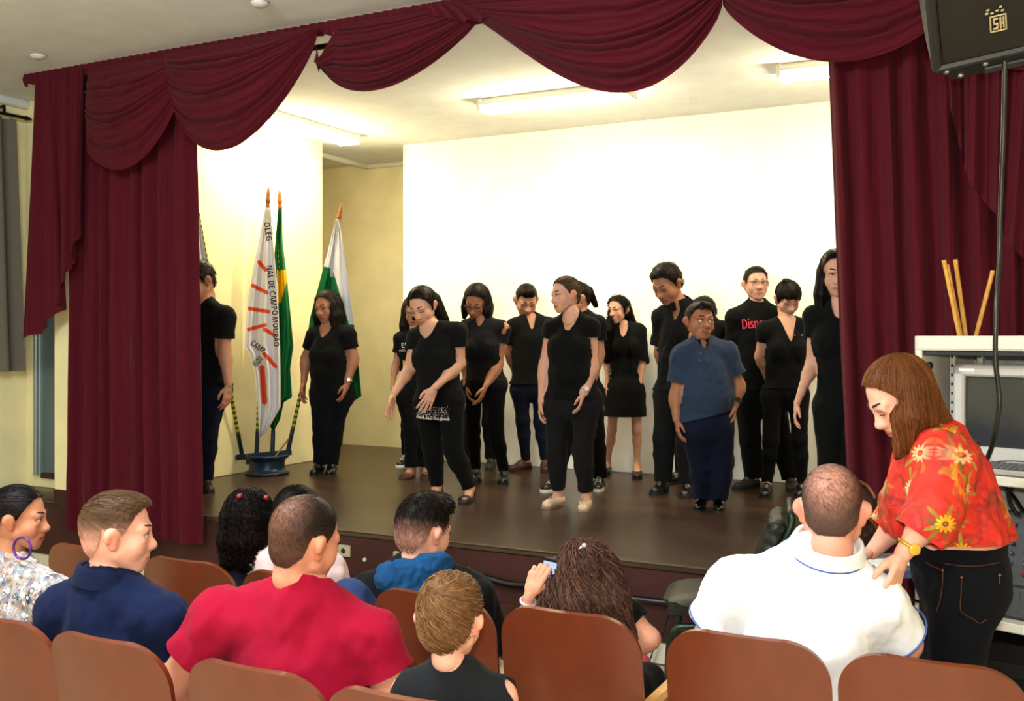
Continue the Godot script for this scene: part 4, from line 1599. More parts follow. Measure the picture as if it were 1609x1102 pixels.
	g.sheet(func(u: float, v: float) -> Vector3:
		var a := pz(lerpf(668, 716, u), 40, zs + 0.05)
		var low := pz(lerpf(690, 792, u), 30 + 6 * sin(u * PI), zs + 0.04)
		var p := Vector3(a.x, CEIL - 0.06, zs + 0.07).lerp(low, v)
		p.z += 0.03 * sin((u + v * 0.3) * 4.0 * TAU) * (0.3 + 0.7 * v) + 0.03
		return p, 60, 30)
	tag(put("valance_gather", g, red), "gathered fold of maroon cloth where the third and fourth swags meet", "valance")
	# grey window curtain on the side wall
	var gm := cloth(Color(0.40, 0.375, 0.335), 60.0, 0.5)
	var za := -5.6
	var wx := XH + 0.12
	var ztop: float = -5.52
	t = thing("window_curtain", Vector3.ZERO, "grey window curtain on the side wall left of the stage", "curtain")
	g = Geo.new()
	g.sheet(func(u: float, v: float) -> Vector3:
		var z := lerpf(-3.3, lerpf(-5.26, -5.34, v), u)
		return Vector3(wx + 0.035 * sin(u * 9 * TAU + sin(u * 20.0)) + 0.01, lerpf(3.40, 1.445, v), z), 200, 20)
	put("panel", g, gm, t)
	g = Geo.new()
	g.tube([Vector3(wx, 3.435, 1.0), Vector3(wx, 3.435, -5.38)], [0.014], 8)
	g.tube([Vector3(wx, 3.435, -5.37), Vector3(wx, 3.435, -5.42)], [0.02, 0.008], 8)
	g.tube([Vector3(XH, 3.49, -5.18), Vector3(wx, 3.49, -5.18), Vector3(wx, 3.43, -5.18)], [0.014], 6)
	tag(put("curtain_rod", g, mk(Color(0.03, 0.03, 0.03), 0.4, 0.5)), "black rod that carries the grey window curtain", "curtain rod")
	for i in 8:
		g = Geo.new()
		var ring := []
		for k in 12: ring.append(Vector3(wx + cos(TAU * k / 12) * 0.022, 3.425 + sin(TAU * k / 12) * 0.022, -3.6 - i * 0.235))
		g.tube(ring, [0.003], 4, true)
		put("ring", g, mk(Color(0.05, 0.05, 0.05), 0.4, 0.5), t)

# ---- flags ----
func flags() -> void:
	var D := 8.55
	var blue := mk(Color(0.05, 0.15, 0.24), 0.35, 0.2)
	var base := py(420, 745, STG)
	D = (base - Vector3(0, EYE, 0)).dot(F)
	var t := thing("flag_stand", base, "blue painted wheel rim with a crossbar holding the four flag poles", "flag stand")
	var g := Geo.new()
	g.lathe([[0.10, 0.0], [0.185, 0.0], [0.19, 0.012], [0.185, 0.025], [0.16, 0.035], [0.15, 0.06], [0.15, 0.11], [0.158, 0.13], [0.182, 0.145], [0.19, 0.16], [0.186, 0.172], [0.165, 0.172], [0.155, 0.15], [0.14, 0.13], [0.06, 0.12], [0.0001, 0.12]], 40)
	put("wheel_rim", g, blue, t)
	g = Geo.new()
	var c0 := P(371, 719, D - 0.02) - base
	var c1 := P(458, 711, D + 0.02) - base
	g.bar(c0, c1, 0.05, 0.045)
	put("crossbar", g, blue, t)
	for q in [390, 405, 428, 445]:
		g = Geo.new()
		var w: float = (q - 371) / 87.0
		g.tube([c0.lerp(c1, w) + Vector3.DOWN * 0.07, c0.lerp(c1, w) + Vector3.UP * 0.02], [0.02], 8)
		put("socket", g, blue, t)
	var stripes := func(a: Vector3, z: Vector3, r: float, b0: float) -> Array:
		var up := Geo.new()
		var low := Geo.new()
		var l := (z - a).length()
		var n := int((1.0 - b0) * l / 0.024)
		low.tube([a, a.lerp(z, b0)], [r * 1.25, r * 1.15], 10)
		# spiral tape: each turn a separate ring of green or yellow
		for i in n:
			var u0 := b0 + (1.0 - b0) * i / n
			var u1 := b0 + (1.0 - b0) * (i + 1) / n
			up.col = lin(Color(0.10, 0.30, 0.13)) if i % 2 == 0 else lin(Color(0.74, 0.66, 0.12))
			up.tube([a.lerp(z, u0), a.lerp(z, u1)], [r * (1.04 if i % 2 == 0 else 0.98)], 10, false, false)
		return [up, low]
	var stripe_m := StandardMaterial3D.new()
	stripe_m.vertex_color_use_as_albedo = true
	stripe_m.roughness = 0.45
	var poles := [
		[P(308, 321, D - 0.75), P(381, 719, D), P(306.5, 289, D - 0.80), "flag pole leaning left, its white flag half hidden by the stage curtain"],
		[P(420.5, 327, D - 0.05), P(403, 717, D), P(422, 293, D - 0.06), "upright flag pole carrying the white flag with orange rays"],
		[P(440, 328, D + 0.1), P(428, 716, D), P(439.5, 298, D + 0.11), "flag pole carrying the green and yellow flag"],
		[P(531, 352, D + 0.12), P(452, 711, D), P(537, 318, D + 0.14), "flag pole leaning right, behind the smiling woman"],
	]
	for i in 4:
		var a: Vector3 = poles[i][1]
		var z: Vector3 = poles[i][0]
		var o := thing("flag_pole", a, poles[i][3], "flag pole", "striped flag poles")
		var q: Array = stripes.call(Vector3.ZERO, z - a, 0.016, 0.1)
		put("pole", q[0], stripe_m, o)
		put("painted_foot", q[1], blue, o)
		g = Geo.new()
		var tip: Vector3 = poles[i][2]
		var ax := (tip - z)
		var l := ax.length()
		g.lathe([[0.0001, -0.01], [0.019, -0.01], [0.019, 0.02], [0.013, 0.03], [0.021, 0.05], [0.022, 0.075], [0.015, 0.09], [0.018, 0.1], [0.016, 0.13], [0.006, l - 0.01], [0.0001, l]], 14, Transform3D(Basis(Quaternion(Vector3.UP, ax.normalized())), z - a))
		put("finial", g, painted(mottled(64, Color(0.50, 0.30, 0.14), 0.2, 0.1, 3), 6.0, 0.45), o)
	# cloth: left and right outlines down the picture, with folds in depth
	var edge := func(pts: Array, v: float) -> Vector2:
		for i in pts.size() - 1:
			var a: Vector2 = pts[i]
			var b: Vector2 = pts[i + 1]
			if v <= b.x or i == pts.size() - 2:
				return Vector2(v, lerpf(a.y, b.y, clampf((v - a.x) / maxf(b.x - a.x, 0.001), 0, 1)))
		return Vector2.ZERO
	var cloth_m := StandardMaterial3D.new()
	cloth_m.vertex_color_use_as_albedo = true
	cloth_m.roughness = 0.75; cloth_m.metallic_specular = 0.3
	cloth_m.backlight_enabled = true; cloth_m.backlight = Color(0.25, 0.25, 0.25)
	var drape := func(lp: Array, rp: Array, y0: float, y1: float, d0: float, d1: float, folds: float, amp: float, cf: Callable, nu: int, nv: int) -> Geo:
		var gg := Geo.new()
		gg.sheet(func(u: float, v: float) -> Vector3:
			var y := lerpf(y0, y1, v)
			var xl: float = (edge.call(lp, y) as Vector2).y
			var xr: float = (edge.call(rp, y) as Vector2).y
			var ph := u * folds * TAU + v * 1.5
			return P(lerpf(xl, xr, u), y, lerpf(d0, d1, v) - amp * sin(ph) * smoothstep(0.0, 0.25, v) - 0.4 * amp * sin(ph * 2.3 + 1.0)), nu, nv, func(u: float, v: float) -> Color:
			var y := lerpf(y0, y1, v)
			var xl: float = (edge.call(lp, y) as Vector2).y
			var xr: float = (edge.call(rp, y) as Vector2).y
			return cf.call(lerpf(xl, xr, u), y))
		return gg
	var white := lin(Color(0.86, 0.85, 0.86))
	var green := lin(Color(0.05, 0.40, 0.20))
	# 1: plain white, mostly behind the stage curtain
	g = drape.call([Vector2(300, 300), Vector2(690, 296)], [Vector2(300, 306), Vector2(420, 327), Vector2(560, 330), Vector2(650, 320), Vector2(694, 312)], 300.0, 694.0, D - 0.80, D - 0.55, 2.0, 0.03, func(x: float, y: float) -> Color: return white, 40, 80)
	tag(put("flag", g, cloth_m), "white flag mostly hidden behind the left stage curtain", "flag", "flags on the stand")
	# 2: white with orange rays
	var rays := [[407, 412, 417, 424, 3], [397, 449, 419, 460, 3], [391, 485, 422, 490, 3], [391, 518, 416, 511, 3], [416, 518, 431, 527, 3], [415, 556, 433, 576, 3], [412, 578, 416, 632, 4]]
	var orange := lin(Color(0.86, 0.30, 0.12))
	var l2 := [Vector2(326, 417), Vector2(400, 402), Vector2(470, 390), Vector2(545, 384), Vector2(556, 392), Vector2(590, 401), Vector2(606, 402), Vector2(640, 405), Vector2(687, 407)]
	var r2 := [Vector2(326, 425), Vector2(380, 429), Vector2(450, 436), Vector2(545, 440), Vector2(600, 441), Vector2(640, 441), Vector2(660, 430), Vector2(680, 418), Vector2(687, 409)]
	g = drape.call(l2, r2, 326.0, 687.0, D - 0.09, D - 0.12, 2.2, 0.024, func(x: float, y: float) -> Color:
		for r in rays:
			var a := Vector2(r[0], r[1])
			var b := Vector2(r[2], r[3])
			var p := Vector2(x, y)
			var w := clampf((p - a).dot(b - a) / (b - a).length_squared(), 0, 1)
			if (p - a.lerp(b, w)).length() < r[4]: return orange
		return white, 90, 330)
	var f2 := put("flag", g, cloth_m)
	tag(f2, "white flag with orange rays and black lettering round the edge", "flag", "flags on the stand")
	var ink := mk(Color(0.05, 0.05, 0.07), 0.8)
	var letters := func(txt: String, a: Vector2, b: Vector2, px: float, node: Node3D) -> void:
		var gg := Geo.new()
		var tm := TextMesh.new()
		var fnt := SystemFont.new()
		fnt.font_names = PackedStringArray(["Droid Sans"])
		fnt.font_weight = 700
		tm.font = fnt
		tm.text = txt; tm.font_size = 64; tm.pixel_size = px / FL * D / 46.0; tm.depth = 0.002
		var arr := tm.surface_get_arrays(0)
		var vs: PackedVector3Array = arr[Mesh.ARRAY_VERTEX]
		var w: float = tm.get_aabb().size.x
		var dirp := (b - a)
		var fit := dirp.length() / FL * D / maxf(w, 0.001)
		var x3 := (R * dirp.x - Vector3.UP * dirp.y).normalized()
		var y3 := B.cross(x3)
		var mid := P((a.x + b.x) * 0.5, (a.y + b.y) * 0.5, D - 0.175)
		var nn: PackedVector3Array = arr[Mesh.ARRAY_NORMAL]
		var tb := Basis(x3, y3, B)
		for i in vs.size(): gg.vert(mid + tb * Vector3(vs[i].x * fit, vs[i].y, vs[i].z), tb * nn[i])
		gg.ix = arr[Mesh.ARRAY_INDEX]
		put("lettering", gg, ink, node)
	letters.call("OLÉG", Vector2(419, 350), Vector2(423, 378), 9.0, f2)
	letters.call("NAL DE CAMPO", Vector2(423, 418), Vector2(432, 494), 9.0, f2)
	letters.call("MOURÃO", Vector2(432, 499), Vector2(434, 544), 8.0, f2)
	letters.call("CAMP", Vector2(396, 538), Vector2(415, 552), 9.0, f2)
	letters.call("MOU", Vector2(400, 574), Vector2(410, 562), 9.0, f2)
	# 3: green with a yellow lozenge
	var l3 := [Vector2(328, 437), Vector2(400, 431), Vector2(500, 434), Vector2(600, 424), Vector2(665, 422), Vector2(677, 428)]
	var r3 := [Vector2(328, 443), Vector2(380, 444), Vector2(440, 451), Vector2(500, 457), Vector2(545, 461), Vector2(580, 456), Vector2(625, 459), Vector2(632, 446), Vector2(660, 440), Vector2(677, 430)]
	var yel := lin(Color(0.86, 0.67, 0.05))
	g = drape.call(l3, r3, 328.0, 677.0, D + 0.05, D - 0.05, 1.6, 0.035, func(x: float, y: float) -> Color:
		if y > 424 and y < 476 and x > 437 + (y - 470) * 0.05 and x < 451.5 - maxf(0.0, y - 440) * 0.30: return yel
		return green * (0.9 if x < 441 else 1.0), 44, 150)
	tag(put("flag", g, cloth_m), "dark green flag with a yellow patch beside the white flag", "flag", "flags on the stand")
	# 4: white above a green slant
	var l4 := [Vector2(345, 527), Vector2(400, 514), Vector2(425, 507), Vector2(500, 487), Vector2(522, 484), Vector2(560, 500), Vector2(636, 535)]
	var r4 := [Vector2(345, 532), Vector2(370, 537), Vector2(450, 548), Vector2(508, 556), Vector2(560, 562), Vector2(623, 568), Vector2(636, 548)]
	g = drape.call(l4, r4, 345.0, 636.0, D + 0.06, D - 0.06, 2.0, 0.04, func(x: float, y: float) -> Color:
		var hemw := 421.0 + (15.0 if x > 519 else 0.0) * (1.0 - (x - 519) / 40.0)
		if y < hemw - maxf(0.0, 519.0 - x) * 0.2 and x < 523: return white
		# the white band that runs down the right side
		var band := 523.0 + (y - 425.0) * 0.30
		if x > band and y < 510: return white
		if y > 555 and x < 548 and x > 520 + (y - 555) * 0.3: return white
		return green, 70, 200)
	tag(put("flag", g, cloth_m), "green and white flag hanging behind the smiling woman", "flag", "flags on the stand")
	g = Geo.new()
	g.tube([P(430, 721, D - 0.15), P(454, 689, D - 0.1)], [0.008, 0.007], 6)
	tag(put("stick", g, painted(mottled(64, Color(0.55, 0.42, 0.26), 0.2, 0.1, 3), 6.0, 0.6)), "thin bare wooden stick leaning out of the blue flag stand", "stick")

# ---- seats ----
func make_chair() -> Node3D:
	var t := Node3D.new()
	t.name = "auditorium_chair"
	add_child(t, true)
	var img := mottled(512, Color(0.375, 0.158, 0.052), 0.08, 0.012, 12, Vector2(2.0, 1.0))
	var lam := painted(img, 0.9, 0.38)
	lam.metallic_specular = 0.55
	lam.clearcoat_enabled = true; lam.clearcoat = 0.12; lam.clearcoat_roughness = 0.25
	var W := 0.228
	var H := 0.47
	var shape := func(u: float, v: float) -> Vector3:
		# the rear face, rounded at the upper corners
		var y := H * v
		var r := 0.125
		var hw := W
		if y > H - r: hw = W - r + sqrt(maxf(r * r - pow(y - (H - r), 2.0), 0.0))
		elif y < 0.05: hw = W - 0.05 + sqrt(maxf(0.0025 - pow(0.05 - y, 2.0), 0.0))
		hw = maxf(hw, W - r + 0.001)
		var x := (u * 2.0 - 1.0) * hw
		var edge := pow(clampf(absf(x) / W, 0, 1), 2.0)
		return Vector3(x, y, -0.030 * edge + 0.004)
	var vmap := func(v: float) -> float: return 1.0 - pow(1.0 - v, 1.9)
	var g := Geo.new()
	var curve := func(u: float, v: float) -> Vector3: return shape.call(u, vmap.call(v))
	g.thick(curve, 24, 26, 0.018)
	var back := put("backrest", g, lam, t)
	back.rotation_degrees.x = 9.0
	back.position = Vector3(0, 0.425, -0.075)
	g = Geo.new()
	g.thick(func(u: float, v: float) -> Vector3:
		var x := (u * 2.0 - 1.0) * 0.215 * (1.0 - 0.12 * pow(v, 6.0))
		return Vector3(x, 0.425 + 0.03 * v - 0.035 * pow(v, 8.0) + 0.010 * pow(absf(u - 0.5) * 2.0, 2.0), -0.08 - 0.40 * v), 16, 16, 0.016)
	put("seat", g, lam, t)
	var steel := mk(Color(0.06, 0.06, 0.065), 0.45, 0.6)
	for s: float in [-1.0, 1.0]:
		g = Geo.new()
		g.tube([Vector3(s * 0.2, 0.0, -0.08), Vector3(s * 0.2, 0.40, -0.10), Vector3(s * 0.2, 0.62, -0.075)], [0.014], 8)
		put("leg", g, steel, t)
		g = Geo.new()
		g.tube([Vector3(s * 0.2, 0.0, -0.38), Vector3(s * 0.2, 0.38, -0.36), Vector3(s * 0.2, 0.405, -0.30), Vector3(s * 0.2, 0.41, -0.10)], [0.014], 8)
		put("leg", g, steel, t)
	g = Geo.new()
	g.tube([Vector3(-0.2, 0.38, -0.10), Vector3(0.2, 0.38, -0.10)], [0.011], 6)
	put("crossbar", g, steel, t)
	return t

func seats() -> void:
	var proto := make_chair()
	var z1 := -2.79
	var z2 := -1.96
	var rows := [
		[-10, z2, "brown laminated chair of the woman with the hoop earring, at the left edge"],
		[157, z2, "brown laminated chair backing the man in the navy polo shirt"],
		[391, z2, "brown laminated chair backing the man in the red shirt"],
		[628, z2, "brown laminated chair low in front, backing the fair-haired child"],
		[-140, z1, "brown laminated chair beyond the left edge of the picture, ahead of the earring woman"],
		[130, z1, "brown laminated chair ahead of the man in the navy polo shirt"],
		[288, z1, "empty brown laminated chair between the navy polo man and the curly dark hair"],
		[452, z1, "brown laminated chair largely hidden by the head of the man in red"],
		[672, z1, "brown laminated chair backing the boy in the blue hood"],
		[888, z1, "brown laminated chair backing the long-haired girl with the phone"],
		[1168, z1, "brown laminated chair backing the man in the white polo shirt"],
		[1462, z1, "brown laminated chair in the bottom right corner below the woman in floral blouse"],
	]
	for i in rows.size():
		var x: float = pz(rows[i][0], HY + 500, rows[i][1]).x
		var c: Node3D = proto if i == 0 else proto.duplicate()
		if i > 0:
			add_child(c, true)
			c.name = "auditorium_chair_%03d" % i
		c.position = Vector3(x, 0, rows[i][1])
		tag(c, rows[i][2], "chair", "brown auditorium chairs")
	var wood := painted(mottled(128, Color(0.78, 0.58, 0.33), 0.15, 0.03, 8, Vector2(1, 6)), 2.0, 0.4)
	for q in [[1024.0, z1, "pale wooden armrest post between the white polo man's chair and the girl's chair"]]:
		var x: float = pz(q[0], 1075, q[1] - 0.1).x
		var t := thing("armrest", Vector3(x, 0, q[1]), q[2], "armrest")
		var g := Geo.new()
		g.box(Vector3(-0.026, 0.60, -0.42), Vector3(0.026, 0.632, 0.0), 0.012)
		put("arm", g, wood, t)
		g = Geo.new()
		g.box(Vector3(-0.016, 0.0, -0.30), Vector3(0.016, 0.60, -0.05), 0.006)
		put("side_panel", g, wood, t)

# ---- the equipment corner at the right ----
func speaker() -> void:
	# axes read off the picture: across the front, up the front, and out of the front
	var D := 3.55
	var bl := P(1466, 104, D)
	var br := P(1647, 62, D - 0.13)
	var tl := P(1397, -37, D - 0.24)
	var ax := (br - bl).normalized()
	var ay := (tl - bl)
	ay = (ay - ax * ay.dot(ax)).normalized()
	var az := ax.cross(ay)
	var W := 0.46
	var H := 0.66
	var Dp := 0.40
	var t := thing("loudspeaker", bl, "black loudspeaker hung tilted from the ceiling at the top right", "loudspeaker")
	t.transform = Transform3D(Basis(ax, ay, az), bl)
	var black := painted(mottled(128, Color(0.075, 0.078, 0.08), 0.2, 0.2, 31), 8.0, 0.55)
	var g := Geo.new()
	# cabinet: a wedge, its lower front edge chamfered
	var prof := [Vector2(0, -0.03), Vector2(0, H), Vector2(-Dp, H - 0.05), Vector2(-Dp, 0.10), Vector2(-Dp * 0.55, -0.04), Vector2(-0.03, -0.045)]
	for i in prof.size():
		var a: Vector2 = prof[i]
		var b: Vector2 = prof[(i + 1) % prof.size()]
		var nn := Vector3(0, a.x - b.x, b.y - a.y)
		if nn.dot(Vector3(0, a.y - 0.3, a.x + 0.2)) < 0: nn = -nn
		g.face([Vector3(0, a.y, a.x), Vector3(W, a.y, a.x), Vector3(W, b.y, b.x), Vector3(0, b.y, b.x)], nn)
	for x in [0.0, W]:
		var pts := []
		for p in prof: pts.append(Vector3(x, p.y, p.x))
		g.face(pts, Vector3.LEFT if x == 0.0 else Vector3.RIGHT)
	put("cabinet", g, black, t)
	g = Geo.new()
	g.bar(Vector3(0.012, -0.02, 0.004), Vector3(0.012, H, 0.004), 0.034, 0.03, Vector3.BACK, 0.01)
	g.bar(Vector3(W - 0.012, -0.02, 0.004), Vector3(W - 0.012, H, 0.004), 0.034, 0.03, Vector3.BACK, 0.01)
	g.bar(Vector3(0, -0.012, 0.004), Vector3(W, -0.012, 0.004), 0.03, 0.034, Vector3.BACK, 0.01)
	g.bar(Vector3(0, H, 0.004), Vector3(W, H, 0.004), 0.03, 0.034, Vector3.BACK, 0.01)
	var lo := Geo.new()
	lo.face([Vector3(0, -0.008, 0.012), Vector3(W, -0.008, 0.012), Vector3(W, -0.088, -0.012), Vector3(0.062, -0.088, -0.012)], Vector3.BACK)
	lo.face([Vector3(0.062, -0.088, -0.012), Vector3(W, -0.088, -0.012), Vector3(W, -0.05, -0.2), Vector3(0.062, -0.05, -0.2)], Vector3.DOWN)
	lo.face([Vector3(0, -0.008, 0.012), Vector3(0.062, -0.088, -0.012), Vector3(0.062, -0.05, -0.2), Vector3(0, -0.03, -0.2)], Vector3(-1, -1, 0))
	lo.face([Vector3(W, -0.008, 0.012), Vector3(W, -0.088, -0.012), Vector3(W, -0.05, -0.2), Vector3(W, -0.03, -0.2)], Vector3.RIGHT)
	put("lower_panel", lo, mk(Color(0.10, 0.103, 0.107), 0.5), t)
	put("front_frame", g, mk(Color(0.13, 0.135, 0.14), 0.5), t)
	# perforated grille: a dark sheet with rows of small raised rings
	var im := Image.create(64, 64, false, Image.FORMAT_RGB8)
	im.fill(Color(0.085, 0.078, 0.07))
	for y in 64:
		for x in 64:
			for c in [Vector2(16, 16), Vector2(48, 48)]:
				var d := Vector2(x, y).distance_to(c)
				if d < 12.0: im.set_pixel(x, y, Color(0.008, 0.008, 0.008))
	g = Geo.new()
	g.box(Vector3(0.03, 0.005, 0.0), Vector3(W - 0.03, H - 0.01, 0.012), 0.003)
	var gm := painted(im, 36.0, 0.45)
	gm.metallic_specular = 0.6
	put("grille", g, gm, t)
	g = Geo.new()
	g.lathe([[0.0001, 0.012], [0.03, 0.012], [0.14, 0.001]], 30, Transform3D(Basis(Vector3.RIGHT, PI / 2), Vector3(W * 0.5, 0.30, 0.004)))
	put("cone", g, mk(Color(0.25, 0.17, 0.09), 0.6), t)
	# badge
	var gold := mk(Color(0.80, 0.74, 0.55), 0.35, 0.3)
	g = Geo.new()
	var bo := Vector3(W * 0.40, 0.095, 0.016)
	for q in [[0.0, 0.0, 0.052, 0.005], [0.0, 0.06, 0.052, 0.005], [0.0, 0.0, 0.005, 0.065], [0.047, 0.0, 0.005, 0.065]]:
		g.box(bo + Vector3(q[0], q[1], -0.003), bo + Vector3(q[0] + q[2], q[1] + q[3], 0.003), 0.001)
	g.box(bo + Vector3(0.005, 0.005, -0.003), bo + Vector3(0.047, 0.06, 0.0), 0.001)
	put("badge", g, mk(Color(0.05, 0.05, 0.05), 0.4), t)
	g = Geo.new()
	for q in [[0.0, 0.0, 0.052, 0.005], [0.0, 0.06, 0.052, 0.005], [0.0, 0.0, 0.005, 0.065], [0.047, 0.0, 0.005, 0.065],
		[0.010, 0.010, 0.016, 0.006], [0.020, 0.010, 0.006, 0.022], [0.010, 0.028, 0.016, 0.006], [0.010, 0.028, 0.006, 0.022], [0.010, 0.048, 0.016, 0.006], [0.030, 0.010, 0.006, 0.044], [0.036, 0.026, 0.008, 0.008], [0.040, 0.010, 0.005, 0.018], [0.040, 0.034, 0.005, 0.02]]:
		g.box(bo + Vector3(q[0], q[1], 0.0), bo + Vector3(q[0] + q[2], q[1] + q[3], 0.0045), 0.001)
	for q in [[-0.012, 0.075], [0.004, 0.072], [0.02, 0.078], [0.036, 0.074], [-0.008, 0.088], [0.03, 0.09]]:
		g.box(bo + Vector3(q[0], q[1], 0.0), bo + Vector3(q[0] + 0.01, q[1] + 0.007, 0.003), 0.001)
	put("emblem", g, gold, t)
	for q in [Vector3(0.04, -0.03, 0.008), Vector3(0.085, -0.07, -0.004), Vector3(0.165, -0.035, 0.006), Vector3(W - 0.05, -0.035, 0.006)]:
		g = Geo.new()
		g.ball(q, 0.011, 6)
		put("screw", g, mk(Color(0.6, 0.6, 0.58), 0.3, 0.8), t)
	g = Geo.new()
	g.box(Vector3(0.16, -0.085, -0.02), Vector3(0.40, -0.058, 0.004), 0.004)
	put("handle_plate", g, mk(Color(0.16, 0.165, 0.17), 0.4), t)
	# hanger to the ceiling
	g = Geo.new()
	for x in [0.1, W - 0.1]:
		var a := Vector3(x, H * 0.6, -Dp * 0.98)
		var w: Vector3 = t.transform * a
		g.tube([a, t.transform.affine_inverse() * Vector3(w.x, CEIL, w.z)], [0.012], 8)
	put("hanger", g, mk(Color(0.05, 0.05, 0.05), 0.4, 0.6), t)
	# its cable
	g = Geo.new()
	var cp := []
	for q in [[1579, 96, 3.45], [1577, 200, 3.5], [1572, 330, 3.55], [1571, 400, 3.55], [1566, 480, 3.5], [1564, 560, 3.5], [1569, 610, 3.5], [1570, 640, 3.5], [1562, 690, 3.52], [1551, 722, 3.58], [1540, 750, 3.62]]:
		cp.append(P(q[0], q[1], q[2]))
	g.tube(smooth(cp, 5), [0.0085], 8)
	tag(put("speaker_cable", g, mk(Color(0.02, 0.02, 0.022), 0.35)), "black cable hanging from the loudspeaker past the grey monitor", "cable")

func smooth(p: Array, n: int) -> Array:
	var o := []
	for i in p.size() - 1:
		var a: Vector3 = p[maxi(i - 1, 0)]
		var b: Vector3 = p[i]
		var c: Vector3 = p[i + 1]
		var d: Vector3 = p[mini(i + 2, p.size() - 1)]
		for k in n: o.append(b.cubic_interpolate(c, a, d, float(k) / n))
	o.append(p[-1])
	return o

func cabinet() -> void:
	# frame of the cabinet: origin at the floor under its left front edge; x along its front, z out of it
	var D := 3.95
	var o := P(1437, HY, D)
	o.y = 0.0
	var dirv := -(F + R * -0.95).normalized()      # the front runs from far left to near right
	dirv.y = 0
	dirv = dirv.normalized()
	var zax := dirv.cross(Vector3.UP).normalized()
	var T := Transform3D(Basis(dirv, Vector3.UP, zax), o)
	if zax.dot(B) < 0: T = Transform3D(Basis(dirv, Vector3.UP, -zax), o)
	var cream := mk(Color(0.80, 0.785, 0.73), 0.45)
	var pale := painted(mottled(128, Color(0.66, 0.665, 0.66), 0.15, 0.08, 15), 3.0, 0.35)
	var t := thing("equipment_cabinet", o, "tall white metal equipment cabinet with open front at the right edge", "cabinet")
	t.transform = T
	var W := 0.70
	var DP := 0.55
	var H := EYE + 0.005
	var g := Geo.new()
	g.box(Vector3(0, H - 0.056, -0.02), Vector3(W, H, 0.0), 0.004)
	g.box(Vector3(0, H - 0.056, -DP), Vector3(W, H - 0.045, 0.0), 0.003)
	g.box(Vector3(0, H - 0.056, -DP), Vector3(0.02, H, 0.0), 0.003)
	g.box(Vector3(W - 0.02, H - 0.056, -DP), Vector3(W, H, 0.0), 0.003)
	g.box(Vector3(0, H - 0.056, -DP), Vector3(W, H, -DP + 0.02), 0.003)
	put("top", g, cream, t)
	g = Geo.new()
	g.box(Vector3(0.02, H - 0.075, -0.03), Vector3(W - 0.02, H - 0.056, -0.012), 0.002)
	put("shadow_gap", g, mk(Color(0.03, 0.03, 0.03), 0.6), t)
	for x in [0.0, W - 0.028]:
		g = Geo.new()
		g.box(Vector3(x, 0.0, -0.05), Vector3(x + 0.028, H - 0.05, 0.0), 0.004)
		put("front_post", g, cream, t)
	for x in [0.0, W - 0.012]:
		g = Geo.new()
		g.box(Vector3(x, 0.0, -DP), Vector3(x + 0.012, H - 0.05, -0.04), 0.002)
		put("side_panel", g, cream, t)
	g = Geo.new()
	g.box(Vector3(0.0, 0.0, -DP), Vector3(W, H - 0.05, -DP + 0.012), 0.002)
	put("back_panel", g, pale, t)
	for x in [0.07, 0.15]:
		g = Geo.new()
		g.box(Vector3(x, 1.12, -0.12 - x * 0.8), Vector3(x + 0.022, H - 0.075, -0.095 - x * 0.8), 0.003)
		var rail := put("rack_rail", g, mk(Color(0.72, 0.72, 0.70), 0.35, 0.4), t)
		g = Geo.new()
		for i in 14: g.box(Vector3(x + 0.007, 1.16 + i * 0.036, -0.097 - x * 0.8), Vector3(x + 0.015, 1.172 + i * 0.036, -0.093 - x * 0.8), 0.001)
		put("slots", g, mk(Color(0.06, 0.06, 0.06), 0.6), rail).set_meta("kind", "stuff")
	g = Geo.new()
	g.box(Vector3(0.06, 1.28, -0.22), Vector3(0.19, 1.31, -0.10), 0.003)
	put("bracket", g, mk(Color(0.18, 0.18, 0.18), 0.4, 0.5), t)
	g = Geo.new()
	g.tube([Vector3(0.045, 1.60, -0.03), Vector3(0.045, 1.60, -0.015)], [0.016, 0.012], 10)
	put("knob", g, mk(Color(0.03, 0.03, 0.03), 0.4), t)
	# two shelves
	var sh1 := 1.205
	var sh2 := 0.68
	for y in [sh1, sh2]:
		g = Geo.new()
		g.box(Vector3(0.012, y - 0.035, -DP + 0.012), Vector3(W - 0.012, y, 0.03), 0.004)
		put("shelf", g, cream, t)
	g = Geo.new()
	g.box(Vector3(0.012, 0.06, -DP + 0.012), Vector3(W - 0.012, 0.10, 0.0), 0.004)
	put("bottom", g, cream, t)
	# monitor on the upper shelf
	var beige := mk(Color(0.70, 0.69, 0.665), 0.5)
	var m := thing("monitor", T * Vector3(0.305, sh1, -0.14), "grey tube monitor with a dark screen inside the white cabinet", "monitor")
	m.transform = Transform3D(T.basis, m.position)
	g = Geo.new()
	var mw := 0.205
	g.box(Vector3(-mw, 0.03, -0.04), Vector3(-mw + 0.042, 0.40, 0.03), 0.008)
	g.box(Vector3(mw - 0.042, 0.03, -0.04), Vector3(mw, 0.40, 0.03), 0.008)
	g.box(Vector3(-mw, 0.355, -0.04), Vector3(mw, 0.40, 0.03), 0.008)
	g.box(Vector3(-mw, 0.03, -0.04), Vector3(mw, 0.088, 0.03), 0.008)
	put("bezel", g, beige, m)
	g = Geo.new()
	var ring := [[-mw + 0.01, 0.39, -0.04, -0.13, 0.34, -0.36]]
